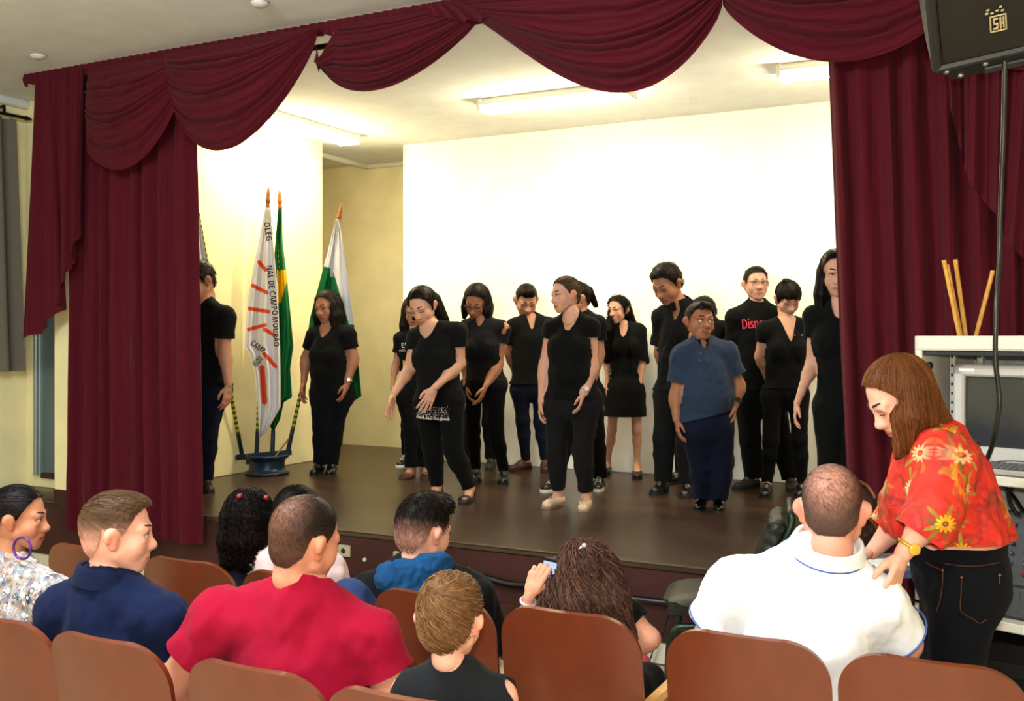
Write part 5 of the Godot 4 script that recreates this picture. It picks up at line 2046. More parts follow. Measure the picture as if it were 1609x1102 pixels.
	for s in 4:
		var c4 := [Vector3(-mw + 0.01, 0.04, -0.03), Vector3(mw - 0.01, 0.04, -0.03), Vector3(mw - 0.01, 0.39, -0.03), Vector3(-mw + 0.01, 0.39, -0.03)]
		var d4 := [Vector3(-0.13, 0.07, -0.36), Vector3(0.13, 0.07, -0.36), Vector3(0.13, 0.33, -0.36), Vector3(-0.13, 0.33, -0.36)]
		var a3: Vector3 = c4[s]
		g.face([c4[s], c4[(s + 1) % 4], d4[(s + 1) % 4], d4[s]], (a3 + (c4[(s + 1) % 4] as Vector3)) * 0.5 - Vector3(0, 0.21, 0))
		if s == 0: g.face(d4, Vector3.FORWARD)
	g.box(Vector3(-0.11, 0.0, -0.16), Vector3(0.11, 0.03, 0.03), 0.01)
	put("housing", g, beige, m)
	g = Geo.new()
	g.sheet(func(u: float, v: float) -> Vector3: return Vector3(lerpf(-mw + 0.038, mw - 0.038, u), lerpf(0.36, 0.083, v), 0.016 - 0.014 * (pow(u * 2 - 1, 2) + pow(v * 2 - 1, 2)) * 0.5), 16, 12)
	var scr := mk(Color(0.18, 0.19, 0.20), 0.12)
	put("screen", g, scr, m)
	g = Geo.new()
	g.box(Vector3(-mw + 0.025, 0.372, 0.028), Vector3(-mw + 0.085, 0.386, 0.0325), 0.001)
	put("badge", g, mk(Color(0.86, 0.86, 0.85), 0.4), m)
	# keyboard and mouse before it
	var kb := thing("keyboard", T * Vector3(0.34, sh1, -0.03), "grey computer keyboard under the monitor in the white cabinet", "keyboard")
	kb.transform = Transform3D(T.basis * Basis(Vector3.RIGHT, 0.12), kb.position + Vector3(0, 0.012, 0))
	g = Geo.new()
	g.box(Vector3(-0.2, -0.004, -0.06), Vector3(0.2, 0.016, 0.05), 0.005)
	put("case", g, mk(Color(0.62, 0.61, 0.58), 0.5), kb)
	g = Geo.new()
	for r in 4:
		for c in 18: g.box(Vector3(-0.19 + c * 0.0212, 0.016, -0.045 + r * 0.022), Vector3(-0.172 + c * 0.0212, 0.024, -0.027 + r * 0.022), 0.003)
	put("keys", g, mk(Color(0.35, 0.35, 0.34), 0.6), kb).set_meta("kind", "stuff")
	var ms := thing("mouse", T * Vector3(0.26, sh1, 0.0), "black computer mouse on the front edge of the cabinet's upper shelf", "mouse")
	g = Geo.new()
	g.lathe([[0.0001, 0.0], [0.03, 0.0], [0.033, 0.01], [0.028, 0.024], [0.015, 0.033], [0.0001, 0.035]], 18, Transform3D(T.basis), Vector3(1.0, 1, 1.5))
	put("shell", g, mk(Color(0.03, 0.03, 0.032), 0.25), ms)
	g = Geo.new()
	g.tube(smooth([Vector3(0, 0.015, -0.045), Vector3(0.02, 0.04, -0.08), Vector3(0.12, 0.05, -0.06), Vector3(0.2, 0.03, -0.1)].map(func(p): return T.basis * p), 5), [0.0022], 5)
	put("wire", g, mk(Color(0.02, 0.02, 0.02), 0.5), ms)
	# mixing desk leaning on the lower shelf
	var mx := thing("mixing_desk", T * Vector3(0.37, sh2 + 0.005, -0.02), "dark grey audio mixing desk with rows of knobs standing on the cabinet's lower shelf", "mixer")
	mx.transform = Transform3D(T.basis * Basis(Vector3.RIGHT, -0.35), mx.position)
	g = Geo.new()
	g.box(Vector3(-0.235, 0.0, -0.07), Vector3(0.24, 0.12, 0.0), 0.008)
	g.box(Vector3(-0.235, 0.10, -0.07), Vector3(0.24, 0.40, -0.012), 0.008)
	put("case", g, painted(mottled(64, Color(0.20, 0.20, 0.205), 0.1, 0.2, 6), 5.0, 0.45), mx)
	g = Geo.new()
	g.box(Vector3(-0.235, 0.122, -0.013), Vector3(0.24, 0.126, -0.002), 0.001)
	put("ridge", g, mk(Color(0.1, 0.1, 0.1), 0.4), mx)
	var cols := [Color(0.30, 0.30, 0.31), Color(0.25, 0.38, 0.50), Color(0.50, 0.17, 0.12), Color(0.55, 0.55, 0.54)]
	for r in 6:
		for c in 9:
			g = Geo.new()
			g.lathe([[0.0001, 0.016], [0.006, 0.016], [0.0085, 0.0], [0.0001, 0.0]], 10, Transform3D(Basis(Vector3.RIGHT, PI / 2), Vector3(-0.2 + c * 0.05, 0.165 + r * 0.036, -0.012)))
			put("knob", g, mk(cols[[3, 0, 0, 0, 1, 2][5 - r]] if r < 2 else cols[0], 0.4), mx)
	for c in 9:
		g = Geo.new()
		g.box(Vector3(-0.203 + c * 0.05, 0.02, -0.001), Vector3(-0.197 + c * 0.05, 0.10, 0.002), 0.0008)
		put("fader_slot", g, mk(Color(0.05, 0.05, 0.05), 0.5), mx)
	# cables arching over the desk
	for i in 3:
		g = Geo.new()
		var a := Vector3(0.235 + i * 0.09, sh2 + 0.36, -0.15)
		g.tube(smooth([T * a, T * (a + Vector3(-0.02, 0.08, 0.03)), T * (a + Vector3(0.03, 0.13, 0.05)), T * (a + Vector3(0.07, 0.08, 0.0)), T * (a + Vector3(0.07, 0.0, -0.12))], 6), [0.007], 7)
		tag(put("patch_cable", g, mk(Color(0.03, 0.03, 0.03), 0.4)), ["black patch cable arching over the left end of the mixing desk", "black patch cable arching over the middle of the mixing desk", "black patch cable arching over the right end of the mixing desk"][i], "cable")
	# black computer below
	var pc := thing("computer_case", T * Vector3(0.35, 0.10, -0.05), "black computer case lying at the bottom of the white cabinet", "computer")
	pc.transform = Transform3D(T.basis, pc.position)
	g = Geo.new()
	g.box(Vector3(-0.2, 0.0, -0.42), Vector3(0.21, 0.48, 0.0), 0.008)
	put("case", g, mk(Color(0.035, 0.037, 0.04), 0.35), pc)
	g = Geo.new()
	g.box(Vector3(-0.17, 0.36, 0.0), Vector3(0.18, 0.41, 0.008), 0.004)
	g.box(Vector3(-0.17, 0.22, 0.0), Vector3(0.18, 0.27, 0.008), 0.004)
	put("drive_bay", g, mk(Color(0.09, 0.09, 0.095), 0.3), pc)
	g = Geo.new()
	g.box(Vector3(-0.05, 0.258, 0.008), Vector3(0.09, 0.264, 0.011), 0.001)
	g.box(Vector3(0.13, 0.24, 0.008), Vector3(0.15, 0.25, 0.011), 0.001)
	put("badge", g, mk(Color(0.6, 0.6, 0.62), 0.3, 0.5), pc)
	# bamboo sticks in a holder on top
	var hb := Vector3.ZERO
	var off_px := 1e9
	for i in 60:
		var c: Vector3 = T * Vector3(0.06 + i * 0.01, H - 0.045, -0.30)
		var w := c - Vector3(0, EYE, 0)
		var e := absf(CX + w.dot(R) / w.dot(F) * FL - 1519.0)
		if e < off_px:
			off_px = e; hb = c
	var hold := thing("stick_holder", hb, "low dark cup on top of the cabinet holding bamboo sticks", "cup")
	g = Geo.new()
	g.lathe([[0.0001, 0.0], [0.06, 0.0], [0.065, 0.04], [0.058, 0.04], [0.055, 0.008], [0.0001, 0.008]], 18)
	put("cup", g, mk(Color(0.25, 0.2, 0.15), 0.6), hold)
	var bam := painted(mottled(64, Color(0.78, 0.58, 0.28), 0.18, 0.08, 5, Vector2(3, 1)), 5.0, 0.45)
	var dd := (hb - Vector3(0, EYE, 0)).dot(F)
	var px := [[1483, 409, 1511, 545, "leftmost of the bamboo sticks on top of the cabinet"], [1489, 416, 1514, 545, "thin bamboo stick tucked between the two left ones"], [1501, 408, 1520, 545, "bamboo stick second from the right on top of the cabinet"], [1560, 426, 1529, 545, "bamboo stick leaning right, apart from the others on the cabinet"]]
	for i in 4:
		var q: Array = px[i]
		var s := thing("bamboo_stick", P(q[2], q[3], dd + 0.01 * i - 0.02), q[4], "stick", "bamboo sticks")
		g = Geo.new()
		var e: Vector3 = P(q[0], q[1], dd + 0.03 * i - 0.05) - s.position
		var pts := []
		var rads := []
		for k in 13:
			pts.append(e * (k / 12.0)); rads.append((0.0085 if i != 1 else 0.006) * (1.1 if k % 4 == 0 else 1.0))
		g.tube(pts, rads, 8)
		put("shaft", g, bam, s)

func desk() -> void:
	# lectern desk with papers beside the woman
	var D := 3.75
	var top := 0.885
	var a := py(1322, 868, top)
	var c := py(1440, 912, top)
	var o := py(1385, 890, top)
	o.y = 0
	var t := thing("desk", o, "small grey-topped desk with a blue edge beside the standing woman in the floral blouse", "desk")
	var x := Vector3(0.86, 0, -0.5).normalized()
	var z := x.cross(Vector3.UP).normalized()
	t.basis = Basis(x, Vector3.UP, z)
	var g := Geo.new()
	g.box(Vector3(-0.22, top - 0.02, -0.22), Vector3(0.17, top, 0.07), 0.004)
	put("top", g, mk(Color(0.45, 0.43, 0.41), 0.5), t)
	g = Geo.new()
	g.box(Vector3(-0.22, top - 0.028, 0.06), Vector3(0.17, top + 0.002, 0.08), 0.003)
	put("edge", g, mk(Color(0.20, 0.25, 0.42), 0.4), t)
	for s in [[-0.19, -0.19], [0.14, -0.19], [-0.19, 0.04], [0.14, 0.04]]:
		g = Geo.new()
		g.box(Vector3(s[0] - 0.015, 0, s[1] - 0.015), Vector3(s[0] + 0.015, top - 0.02, s[1] + 0.015), 0.003)
		put("leg", g, mk(Color(0.06, 0.06, 0.06), 0.5), t)
	var pg := thing("paper", py(1387, 886, top), "white sheets of paper on the small desk by the woman's hand", "paper")
	pg.basis = t.basis
	g = Geo.new()
	g.xbox(Transform3D(Basis(Vector3.UP, 0.1), Vector3(0.02, 0.004, 0.0)), Vector3(0.15, 0.006, 0.11), 0.001)
	g.xbox(Transform3D(Basis(Vector3.UP, -0.15), Vector3(0.0, 0.009, 0.01)), Vector3(0.14, 0.003, 0.10), 0.001)
	put("sheet", g, mk(Color(0.92, 0.92, 0.90), 0.7), pg)
	# leather bag
	var bp := py(1352, 868, top)
	bp += F * 0.10
	var bag := thing("handbag", bp, "brown leather handbag with tan straps standing on the small desk", "handbag")
	bag.basis = Basis(R, Vector3.UP, B)
	var leather := painted(mottled(256, Color(0.17, 0.105, 0.075), 0.3, 0.04, 41), 3.0, 0.4, wrinkle_tex)
	g = nets([cap(Vector3(-0.03, 0.05, 0), Vector3(0.06, 0.05, 0), 0.05, 0.05), cap(Vector3(-0.025, 0.14, 0), Vector3(0.06, 0.16, 0), 0.048, 0.045), cap(Vector3(-0.02, 0.21, 0), Vector3(0.055, 0.20, 0), 0.03, 0.03)], 0.006, 0.012)
	rumple(g, 0.008, 18.0)
	for i in g.v.size(): g.v[i].y = maxf(g.v[i].y, 0.001)
	put("body", g, leather, bag)
	var tan := mk(Color(0.42, 0.19, 0.08), 0.45)
	for q in [[Vector3(-0.03, 0.22, 0.02), Vector3(-0.035, 0.30, 0.0), Vector3(0.0, 0.27, 0.03), Vector3(0.05, 0.245, 0.03), Vector3(0.075, 0.2, 0.05)], [Vector3(-0.01, 0.16, 0.055), Vector3(0.04, 0.13, 0.06), Vector3(0.075, 0.09, 0.06), Vector3(0.095, 0.05, 0.05)]]:
		g = Geo.new()
		g.tube(smooth(q, 5), [0.007], 6)
		put("strap", g, tan, bag)
	# green framed chair with black cushions, side on, facing left
	var seat_h := 0.47
	var p0 := py(1062, 934, seat_h)
	var ch := thing("padded_chair", Vector3(p0.x, 0, p0.z), "chair with black padded seat and dark green tube frame before the stage", "chair")
	var sight := ray(1225, HY)
	var xx := Vector3(-sight.z, 0, sight.x).normalized()      # from its front to its back: it stands side on
	var zz := xx.cross(Vector3.UP).normalized()
	ch.basis = Basis(xx, Vector3.UP, zz)
	var vinyl := painted(mottled(128, Color(0.04, 0.042, 0.037), 0.3, 0.1, 42), 4.0, 0.5, wrinkle_tex)
	vinyl.metallic_specular = 0.5
	g = Geo.new()
	g.thick(func(u: float, v: float) -> Vector3:
		var e := pow(absf(u * 2 - 1), 6.0) + pow(absf(v * 2 - 1), 6.0)
		return Vector3(lerpf(-0.015, 0.42, u), seat_h - 0.012 - 0.03 * minf(e, 1.0) - 0.008 * exp(-pow((u - 0.5) * 14.0, 2.0)), lerpf(0.22, -0.22, v)), 30, 30, 0.06)
	put("seat_cushion", g, vinyl, ch)
	var bc := []
	for i in 7:
		var zb := -0.17 + i * 0.057
		bc.append(cap(Vector3(0.40, 0.62, zb), Vector3(0.475, 0.84, zb), 0.042, 0.042))
	g = nets(bc, 0.009, 0.012)
	rumple(g, 0.006, 20.0)
	put("back_cushion", g, vinyl, ch)
	var green := mk(Color(0.03, 0.14, 0.085), 0.35, 0.2)
	for s: float in [-0.2, 0.2]:
		g = Geo.new()
		g.tube(smooth([Vector3(-0.02, 0.0, s), Vector3(-0.01, 0.28, s), Vector3(0.02, 0.355, s), Vector3(0.10, 0.375, s), Vector3(0.40, 0.375, s)], 6), [0.017], 8)
		put("leg", g, green, ch)
		g = Geo.new()
		g.tube(smooth([Vector3(0.42, 0.0, s), Vector3(0.39, 0.40, s), Vector3(0.45, 0.66, s), Vector3(0.535, 0.86, s), Vector3(0.53, 0.92, s * 0.8), Vector3(0.525, 0.935, 0)], 6), [0.015], 8)
		put("back_tube", g, green, ch)
	var br := thing("brush", P(1111, 929, (p0 - Vector3(0, EYE, 0)).dot(F) - 0.02), "blue handled brush with a pale tip lying on the black chair seat", "brush")
	br.position.y = seat_h
	g = Geo.new()
	var bd := R * 0.14 - B * 0.02
	g.tube([bd * 0.25, bd * 0.6, bd * 1.6], [0.008, 0.011, 0.009], 8)
	put("handle", g, mk(Color(0.03, 0.09, 0.22), 0.4), br)
	g = Geo.new()
	g.tube([Vector3.ZERO, bd * 0.25], [0.012, 0.01], 8)
	put("tip", g, mk(Color(0.75, 0.55, 0.33), 0.6), br)

func small_things() -> void:
	# sockets and cable on the stage front
	var cream := mk(Color(0.66, 0.62, 0.50), 0.5)
	var i := 0
	for q in [[541, 866, "cream socket plate on the stage front beside the man in red"], [628, 877, "cream socket plate on the stage front half hidden by the boy's head"]]:
		var at := pz(q[0], q[1], ZF)
		var t := thing("socket", at, q[2], "socket", "sockets on the stage front")
		var g := Geo.new()
		g.box(Vector3(-0.045, -0.036, -0.013), Vector3(0.045, 0.036, 0.006), 0.004)
		put("plate", g, cream, t)
		g = Geo.new()
		g.lathe([[0.0001, 0.003], [0.014, 0.003], [0.017, 0.0], [0.0001, 0.0]], 16, Transform3D(Basis(Vector3.RIGHT, PI / 2), Vector3(-0.005, 0, 0.006)))
		put("outlet", g, mk(Color(0.02, 0.02, 0.02), 0.5), t)
		i += 1
	var g2 := Geo.new()
	g2.ball(pz(573, 880, ZF - 0.005), 0.014, 6)
	tag(put("wall_plug", g2, mk(Color(0.75, 0.72, 0.68), 0.5)), "small pale chip on the dark stage front between the two sockets", "chip")
	var black := mk(Color(0.02, 0.02, 0.022), 0.4)
	var pts := []
	for q in [[697, 893], [735, 901], [770, 910], [800, 918], [830, 920], [870, 925], [940, 935], [1000, 942], [1060, 949], [1200, 965], [1330, 985]]: pts.append(pz(q[0], q[1], ZF + 0.018))
	var t2 := thing("cable_trunk", pts[0], "thick black cable running along the stage front below its edge", "cable")
	g2 = Geo.new()
	for k in pts.size(): pts[k] -= t2.position
	g2.tube(smooth(pts, 5), [0.019], 8)
	put("cable", g2, black, t2)
	for q in [[732, 899], [878, 926]]:
		g2 = Geo.new()
		var c := pz(q[0], q[1], ZF + 0.018) - t2.position
		g2.box(c + Vector3(-0.012, -0.025, -0.03), c + Vector3(0.012, 0.025, 0.022), 0.004)
		put("clip", g2, mk(Color(0.55, 0.5, 0.38), 0.5), t2)
	# thin cord down to the floor
	g2 = Geo.new()
	var cd := []
	for q in [[1053, 955, ZF + 0.03], [1046, 985, ZF + 0.03], [1037, 1006, ZF + 0.04], [1028, 1016, ZF + 0.05], [1020, 1040, ZF + 0.06]]: cd.append(pz(q[0], q[1], q[2]))
	cd.append(py(1000, 1062, 0.006)); cd.append(py(975, 1075, 0.006))
	g2.tube(smooth(cd, 5), [0.004], 5)
	tag(put("cord", g2, black), "thin black cord dropping from the stage front to the floor", "cord")
	# cord from the desk to the cabinet
	g2 = Geo.new()
	var c2 := []
	for q in [[1385, 905, 3.62], [1398, 916, 3.60], [1415, 930, 3.6], [1435, 943, 3.62], [1450, 947, 3.7], [1470, 952, 3.8]]: c2.append(P(q[0], q[1], q[2]))
	g2.tube(smooth(c2, 5), [0.005], 6)
	tag(put("cord", g2, black), "black cord trailing from the small desk towards the cabinet", "cord")
	# a bag on the floor behind the girl's chair, only its corner seen
	var p := py(1006, 1084, 0.0)
	var t3 := thing("pink_bag", p, "pink bag with a dark flap on the floor between two chairs", "bag")
	t3.position += Vector3(-0.08, 0, 0)
	g2 = nets([cap(Vector3(-0.1, 0.06, 0), Vector3(0.1, 0.06, 0), 0.06, 0.06), cap(Vector3(-0.08, 0.13, 0), Vector3(0.08, 0.13, 0), 0.05, 0.05)], 0.012, 0.012)
	for k in g2.v.size(): g2.v[k].y = maxf(g2.v[k].y, 0.001)
	put("body", g2, cloth(Color(0.78, 0.30, 0.32), 40.0), t3)
	g2 = Geo.new()
	g2.thick(func(u: float, v: float) -> Vector3: return Vector3(lerpf(-0.1, 0.1, u), 0.185 - 0.05 * v * v, lerpf(-0.04, 0.06, v)), 10, 8, 0.006)
	put("flap", g2, mk(Color(0.03, 0.04, 0.07), 0.6), t3)

# ---- the people ----
func text_on(node: Node3D, called: String, txt: String, x: float, y: float, D: float, h_px: float, w_px: float, m: Material, roll := 0.0, yaw := 0.0) -> void:
	# letters laid on the chest, each vertex moved onto the cloth
	var mi: MeshInstance3D = node.get_node("shirt")
	var vs: PackedVector3Array = mi.mesh.surface_get_arrays(0)[Mesh.ARRAY_VERTEX]
	var tm := TextMesh.new()
	tm.text = txt; tm.font_size = 64; tm.depth = 0.004; tm.pixel_size = h_px / FL * D / 46.0
	var arr := tm.surface_get_arrays(0)
	var tv: PackedVector3Array = arr[Mesh.ARRAY_VERTEX]
	var fit: float = w_px / FL * D / maxf(tm.get_aabb().size.x, 0.001)
	var g := Geo.new()
	var c := P(x, y, D)
	var tr := Basis(B, roll)
	# nearest cloth under each corner of the word, taken as a bent strip
	var depth := []
	for i in 9:
		var q := c + tr * (R * ((i - 4) / 4.0 * w_px * 0.5 / FL * D)) - node.position
		var best := -1e9
		for v in vs:
			var dv := v - q
			if absf(dv.dot(R)) < 0.02 and absf(dv.y) < 0.02: best = maxf(best, dv.dot(B))
		depth.append(best if best > -1e8 else 0.1)
	for i in tv.size():
		var u := clampf((tv[i].x * fit) / (w_px / FL * D) * 8.0 + 4.0, 0.0, 7.999)
		var dd: float = lerpf(depth[int(u)], depth[mini(int(u) + 1, 8)], u - int(u))
		g.vert(c - node.position + tr * (R * tv[i].x * fit + Vector3.UP * tv[i].y) + B * (dd + 0.004 + tv[i].z), CAMB * (arr[Mesh.ARRAY_NORMAL][i] as Vector3))
	g.ix = arr[Mesh.ARRAY_INDEX]
	put(called, g, m, node)

func performers() -> void:
	var blk := cloth(Color(0.035, 0.035, 0.038), 70.0, 0.5)
	var blk2 := cloth(Color(0.05, 0.05, 0.055), 70.0, 0.5)
	var char_ := cloth(Color(0.085, 0.082, 0.085), 70.0, 0.5)
	var denim := cloth(Color(0.07, 0.09, 0.155), 90.0, 0.6)
	var navy := cloth(Color(0.045, 0.055, 0.075), 70.0, 0.5)
	var sblk := mk(Color(0.025, 0.025, 0.027), 0.35)
	var ssole := mk(Color(0.03, 0.03, 0.03), 0.7)
	var wsole := mk(Color(0.8, 0.8, 0.78), 0.6)
	var dark := Color(0.055, 0.035, 0.03)
	var skA := Color(0.70, 0.50, 0.40)
	var skB := Color(0.62, 0.42, 0.32)
	var skC := Color(0.76, 0.57, 0.48)
	var short := {"tab": HL_SHORT, "vol": 0.010, "top": 0.016, "count": 260, "len": 0.035, "rad": 0.0018, "lift": 0.005, "spiky": 1, "seg": 4, "amp": 0.004, "grav": 0.1}
	var fade := {"tab": HL_SHORT, "vol": 0.005, "top": 0.022, "quiff": 1, "fade": 0.55, "count": 200, "len": 0.03, "rad": 0.0016, "lift": 0.003, "seg": 4, "grav": 0.1}
	var long := {"tab": HL_LONG, "vol": 0.012, "locks": 0.26, "count": 220, "len": 0.22, "rad": 0.0022, "lift": 0.003, "grav": 0.8, "seg": 8}
	var n: Node3D
	# 1 the young man half behind the left curtain
	n = person({"label": "person with spiky dark hair in black v-neck and jeans, half hidden by the left curtain", "kind": "m", "D": 7.75, "yaw": -32, "head": [311, 443, 61], "face": [-40, 22, 0], "neck": [321, 480], "sh": [278, 490, 361, 490], "el": [276, 552, 353, 553], "wr": [280, 607, 359, 607], "hd": [282, 636, 356, 636],
		"hip": [300, 612, 337, 612], "kn": [296, 680, 328, 680], "ft": [[302, 770, 292, 778], [320, 770, 338, 781]], "skin": skA, "closed": true, "glasses": Color(0.03, 0.03, 0.03),
		"hair": short, "hairc": dark, "g": 1.0, "wear": [{"kind": "pants", "mat": denim, "ease": 0.014, "leg": 0.97, "flare": 1.3}, {"kind": "tee", "mat": blk2, "hem": 606, "sleeve": 0.62, "ease": 0.016, "neck": [0.066, 0.09], "loose": 1.4}],
		"shoe": ["boot", mk(Color(0.12, 0.08, 0.06), 0.5), mk(Color(0.20, 0.13, 0.09), 0.6), mk(Color(0.1, 0.07, 0.05))]})
	# 2 the smiling woman before the green and white flag
	n = person({"label": "person with shoulder-length dark hair and white watch, before the green and white flag", "kind": "f", "D": 8.75, "yaw": -22, "head": [514, 483, 49], "face": [-32, 10, 4], "neck": [517, 513], "sh": [488, 522, 553, 520], "el": [481, 563, 556, 563], "wr": [477, 603, 546, 603], "hd": [474, 626, 540, 628],
		"hip": [504, 622, 536, 622], "kn": [507, 672, 528, 672], "ft": [[505, 742, 489, 749], [524, 742, 514, 750]], "skin": skB, "bust": 0.07, "belly": 0.12, "ww": 0.16, "hw_": 0.175, "dep": 0.125, "g": 1.1, "closed": true,
		"hair": {"tab": HL_LONG, "vol": 0.012, "locks": 0.17, "lockw": 1.1, "count": 240, "len": 0.15, "rad": 0.0022, "wave": 0.008, "turns": 1.5, "grav": 0.7, "seg": 8}, "hairc": Color(0.09, 0.055, 0.045),
		"wear": [{"kind": "pants", "mat": cloth(Color(0.05, 0.055, 0.07), 90.0, 0.6), "ease": 0.012, "leg": 1.0, "flare": 1.3}, {"kind": "tee", "mat": blk, "hem": 617, "sleeve": 0.58, "ease": 0.014, "neck": [0.088, 0.05, 0.06]}],
		"watch": [[1, Color(0.7, 0.7, 0.7), Color(0.9, 0.9, 0.9)]], "shoe": ["dress", sblk, ssole]})
	# earring of the same figure
	# 3 the girl behind, in a printed shirt
	var c_tee := cloth(Color(0.04, 0.04, 0.045), 70.0, 0.5)
	n = person({"label": "person with long dark hair, glasses and a white-printed black shirt, behind the one pointing down", "kind": "f", "D": 8.72, "yaw": 12, "head": [649, 490, 44], "face": [12, 14, 0], "neck": [649, 516], "sh": [624, 530, 674, 528], "el": [621, 576, 677, 570], "wr": [616, 607, 674, 606], "hd": [616, 624, 671, 625],
		"hip": [634, 622, 664, 622], "kn": [645, 676, 668, 676], "ft": [[649, 748, 632, 754], [670, 747, 668, 756]], "skin": skA, "bust": 0.06, "glasses": Color(0.1, 0.03, 0.03),
		"hair": long, "hairc": Color(0.10, 0.05, 0.045), "wear": [{"kind": "pants", "mat": blk, "ease": 0.014, "leg": 1.0, "flare": 2.4}, {"kind": "tee", "mat": c_tee, "hem": 618, "sleeve": 0.5, "ease": 0.012, "neck": [0.07, 0.03, 0.05]}],
		"shoe": ["sandal", mk(Color(0.45, 0.25, 0.18), 0.5), mk(Color(0.25, 0.13, 0.1), 0.6)]})
	text_on(n, "lettering", "EI,", 638, 542, 8.72, 7.5, 10, mk(Color(0.85, 0.85, 0.85)), 0.12)
	text_on(n, "lettering", "você aí", 637, 550, 8.72, 4.0, 16, mk(Color(0.7, 0.7, 0.7)), 0.08)
	text_on(n, "printed_patch", "●", 643, 571, 8.72, 28, 17, mk(Color(0.85, 0.68, 0.05)))
	# hidden behind her: only the white-soled shoes show
	n = person({"label": "person almost wholly hidden behind the two leftmost of the centre group, white-soled shoes showing", "kind": "m", "D": 9.25, "yaw": 0, "head": [656, 484, 40], "face": [0, 20, 0], "neck": [655, 508], "sh": [635, 520, 680, 520], "el": [640, 560, 682, 560], "wr": [645, 595, 676, 595],
		"hip": [642, 615, 668, 615], "kn": [640, 668, 667, 668], "ft": [[640, 730, 630, 734], [664, 730, 668, 735]], "skin": skA, "hair": short, "hairc": dark, "wear": [{"kind": "pants", "mat": blk, "ease": 0.014, "leg": 0.95}, {"kind": "tee", "mat": blk, "hem": 612, "sleeve": 0.55}],
		"shoe": ["sneaker", sblk, wsole, wsole]})
	# 4 the woman pointing down
	n = person({"label": "person with straight dark hair reaching down with both hands, sequins on the dress hem", "kind": "f", "D": 7.45, "yaw": -22, "head": [664, 482, 58], "face": [-24, 26, 6], "neck": [675, 515], "sh": [647, 524, 728, 512], "el": [643, 582, 722, 572], "wr": [618, 621, 682, 611], "hd": [611, 650, 666, 642], "eo": [0.08, -0.06], "wo": [0.30, 0.20], "hdo": [0.05, 0.02],
		"hip": [670, 632, 708, 630], "kn": [682, 706, 714, 706], "ft": [[690, 778, 675, 785], [740, 784, 720, 797]], "skin": skC, "closed": true, "bust": 0.065, "dep": 0.115, "pose": ["open", "open"], "thumb": [[-0.5, 0.2, 0.8], [-1.0, 0.3, 0.3]], "palm": [[0.6, -0.4, 0.6], [0.2, -0.5, -0.8]],
		"hair": {"tab": HL_LONG, "vol": 0.012, "count": 320, "len": 0.24, "rad": 0.0022, "grav": 0.8, "seg": 8, "pxlocks": [[680, 480, -0.03, 694, 502, -0.08, 0.04, 0.035], [684, 470, -0.05, 702, 505, -0.1, 0.04, 0.02], [676, 480, -0.06, 690, 520, -0.12, 0.04, 0.02], [650, 478, 0.0, 651, 500, 0.03, 0.02, 0.015]]}, "hairc": Color(0.075, 0.045, 0.04),
		"wear": [{"kind": "pants", "mat": blk, "ease": 0.010, "leg": 0.98, "top": 600}, {"kind": "dress", "mat": blk2, "hem": 657, "sleeve": 0.42, "ease": 0.012, "neck": [0.085, 0.03, 0.07], "skirt": 0.165, "tilt": 0.05}],
		"shoe": ["sandal", sblk, ssole]})
	sequins(n, 7.45)
	# 5 the cold-shoulder top, with someone behind
	n = person({"label": "person with a dark bob and glasses in a black top with bare shoulder cut-outs", "kind": "f", "D": 8.15, "yaw": -18, "head": [749, 475, 52], "face": [-18, 30, -8], "neck": [758, 506], "sh": [727, 514, 797, 510], "el": [730, 566, 783, 572], "wr": [733, 604, 762, 609], "hd": [738, 628, 752, 638], "wo": [0.05, 0.12], "eo": [0, -0.02],
		"hip": [743, 608, 779, 606], "kn": [744, 676, 781, 680], "ft": [[748, 752, 747, 765], [792, 755, 788, 768]], "skin": skB, "bust": 0.06, "glasses": Color(0.03, 0.03, 0.03), "closed": true, "lk": 0.92,
		"hair": {"tab": HL_LONG, "vol": 0.013, "locks": 0.12, "lockw": 1.0, "count": 240, "len": 0.14, "rad": 0.002, "grav": 0.8, "seg": 7, "wave": 0.004}, "hairc": Color(0.06, 0.04, 0.035),
		"wear": [{"kind": "pants", "mat": blk, "ease": 0.008, "leg": 0.97, "top": 585}, {"kind": "tee", "mat": char_, "hem": 598, "sleeve": 0.40, "ease": 0.011, "neck": [0.062, 0.07], "holes": [[722, 500, 0.06, 735, 518, 0.08, 0.045, 0.036], [802, 500, 0.06, 791, 521, 0.08, 0.045, 0.036]]}],
		"shoe": ["sneaker", sblk, ssole, sblk]})
	n = person({"label": "person hidden behind the cold-shoulder top wearer, one black shoulder and grey shoes showing", "kind": "m", "D": 9.1, "yaw": 0, "head": [755, 478, 44], "face": [0, 25, 0], "neck": [752, 502], "sh": [726, 509, 784, 509], "el": [727, 556, 784, 556], "wr": [732, 598, 776, 598],
		"hip": [738, 606, 772, 606], "kn": [740, 664, 770, 664], "ft": [[738, 735, 731, 740], [773, 735, 768, 741]], "skin": skA, "hair": short, "hairc": dark, "wear": [{"kind": "pants", "mat": char_, "ease": 0.018, "leg": 0.97, "flare": 1.4}, {"kind": "tee", "mat": blk, "hem": 600, "sleeve": 0.55}],
		"shoe": ["sneaker", mk(Color(0.13, 0.13, 0.12), 0.7), mk(Color(0.16, 0.15, 0.14)), mk(Color(0.2, 0.2, 0.2))]})
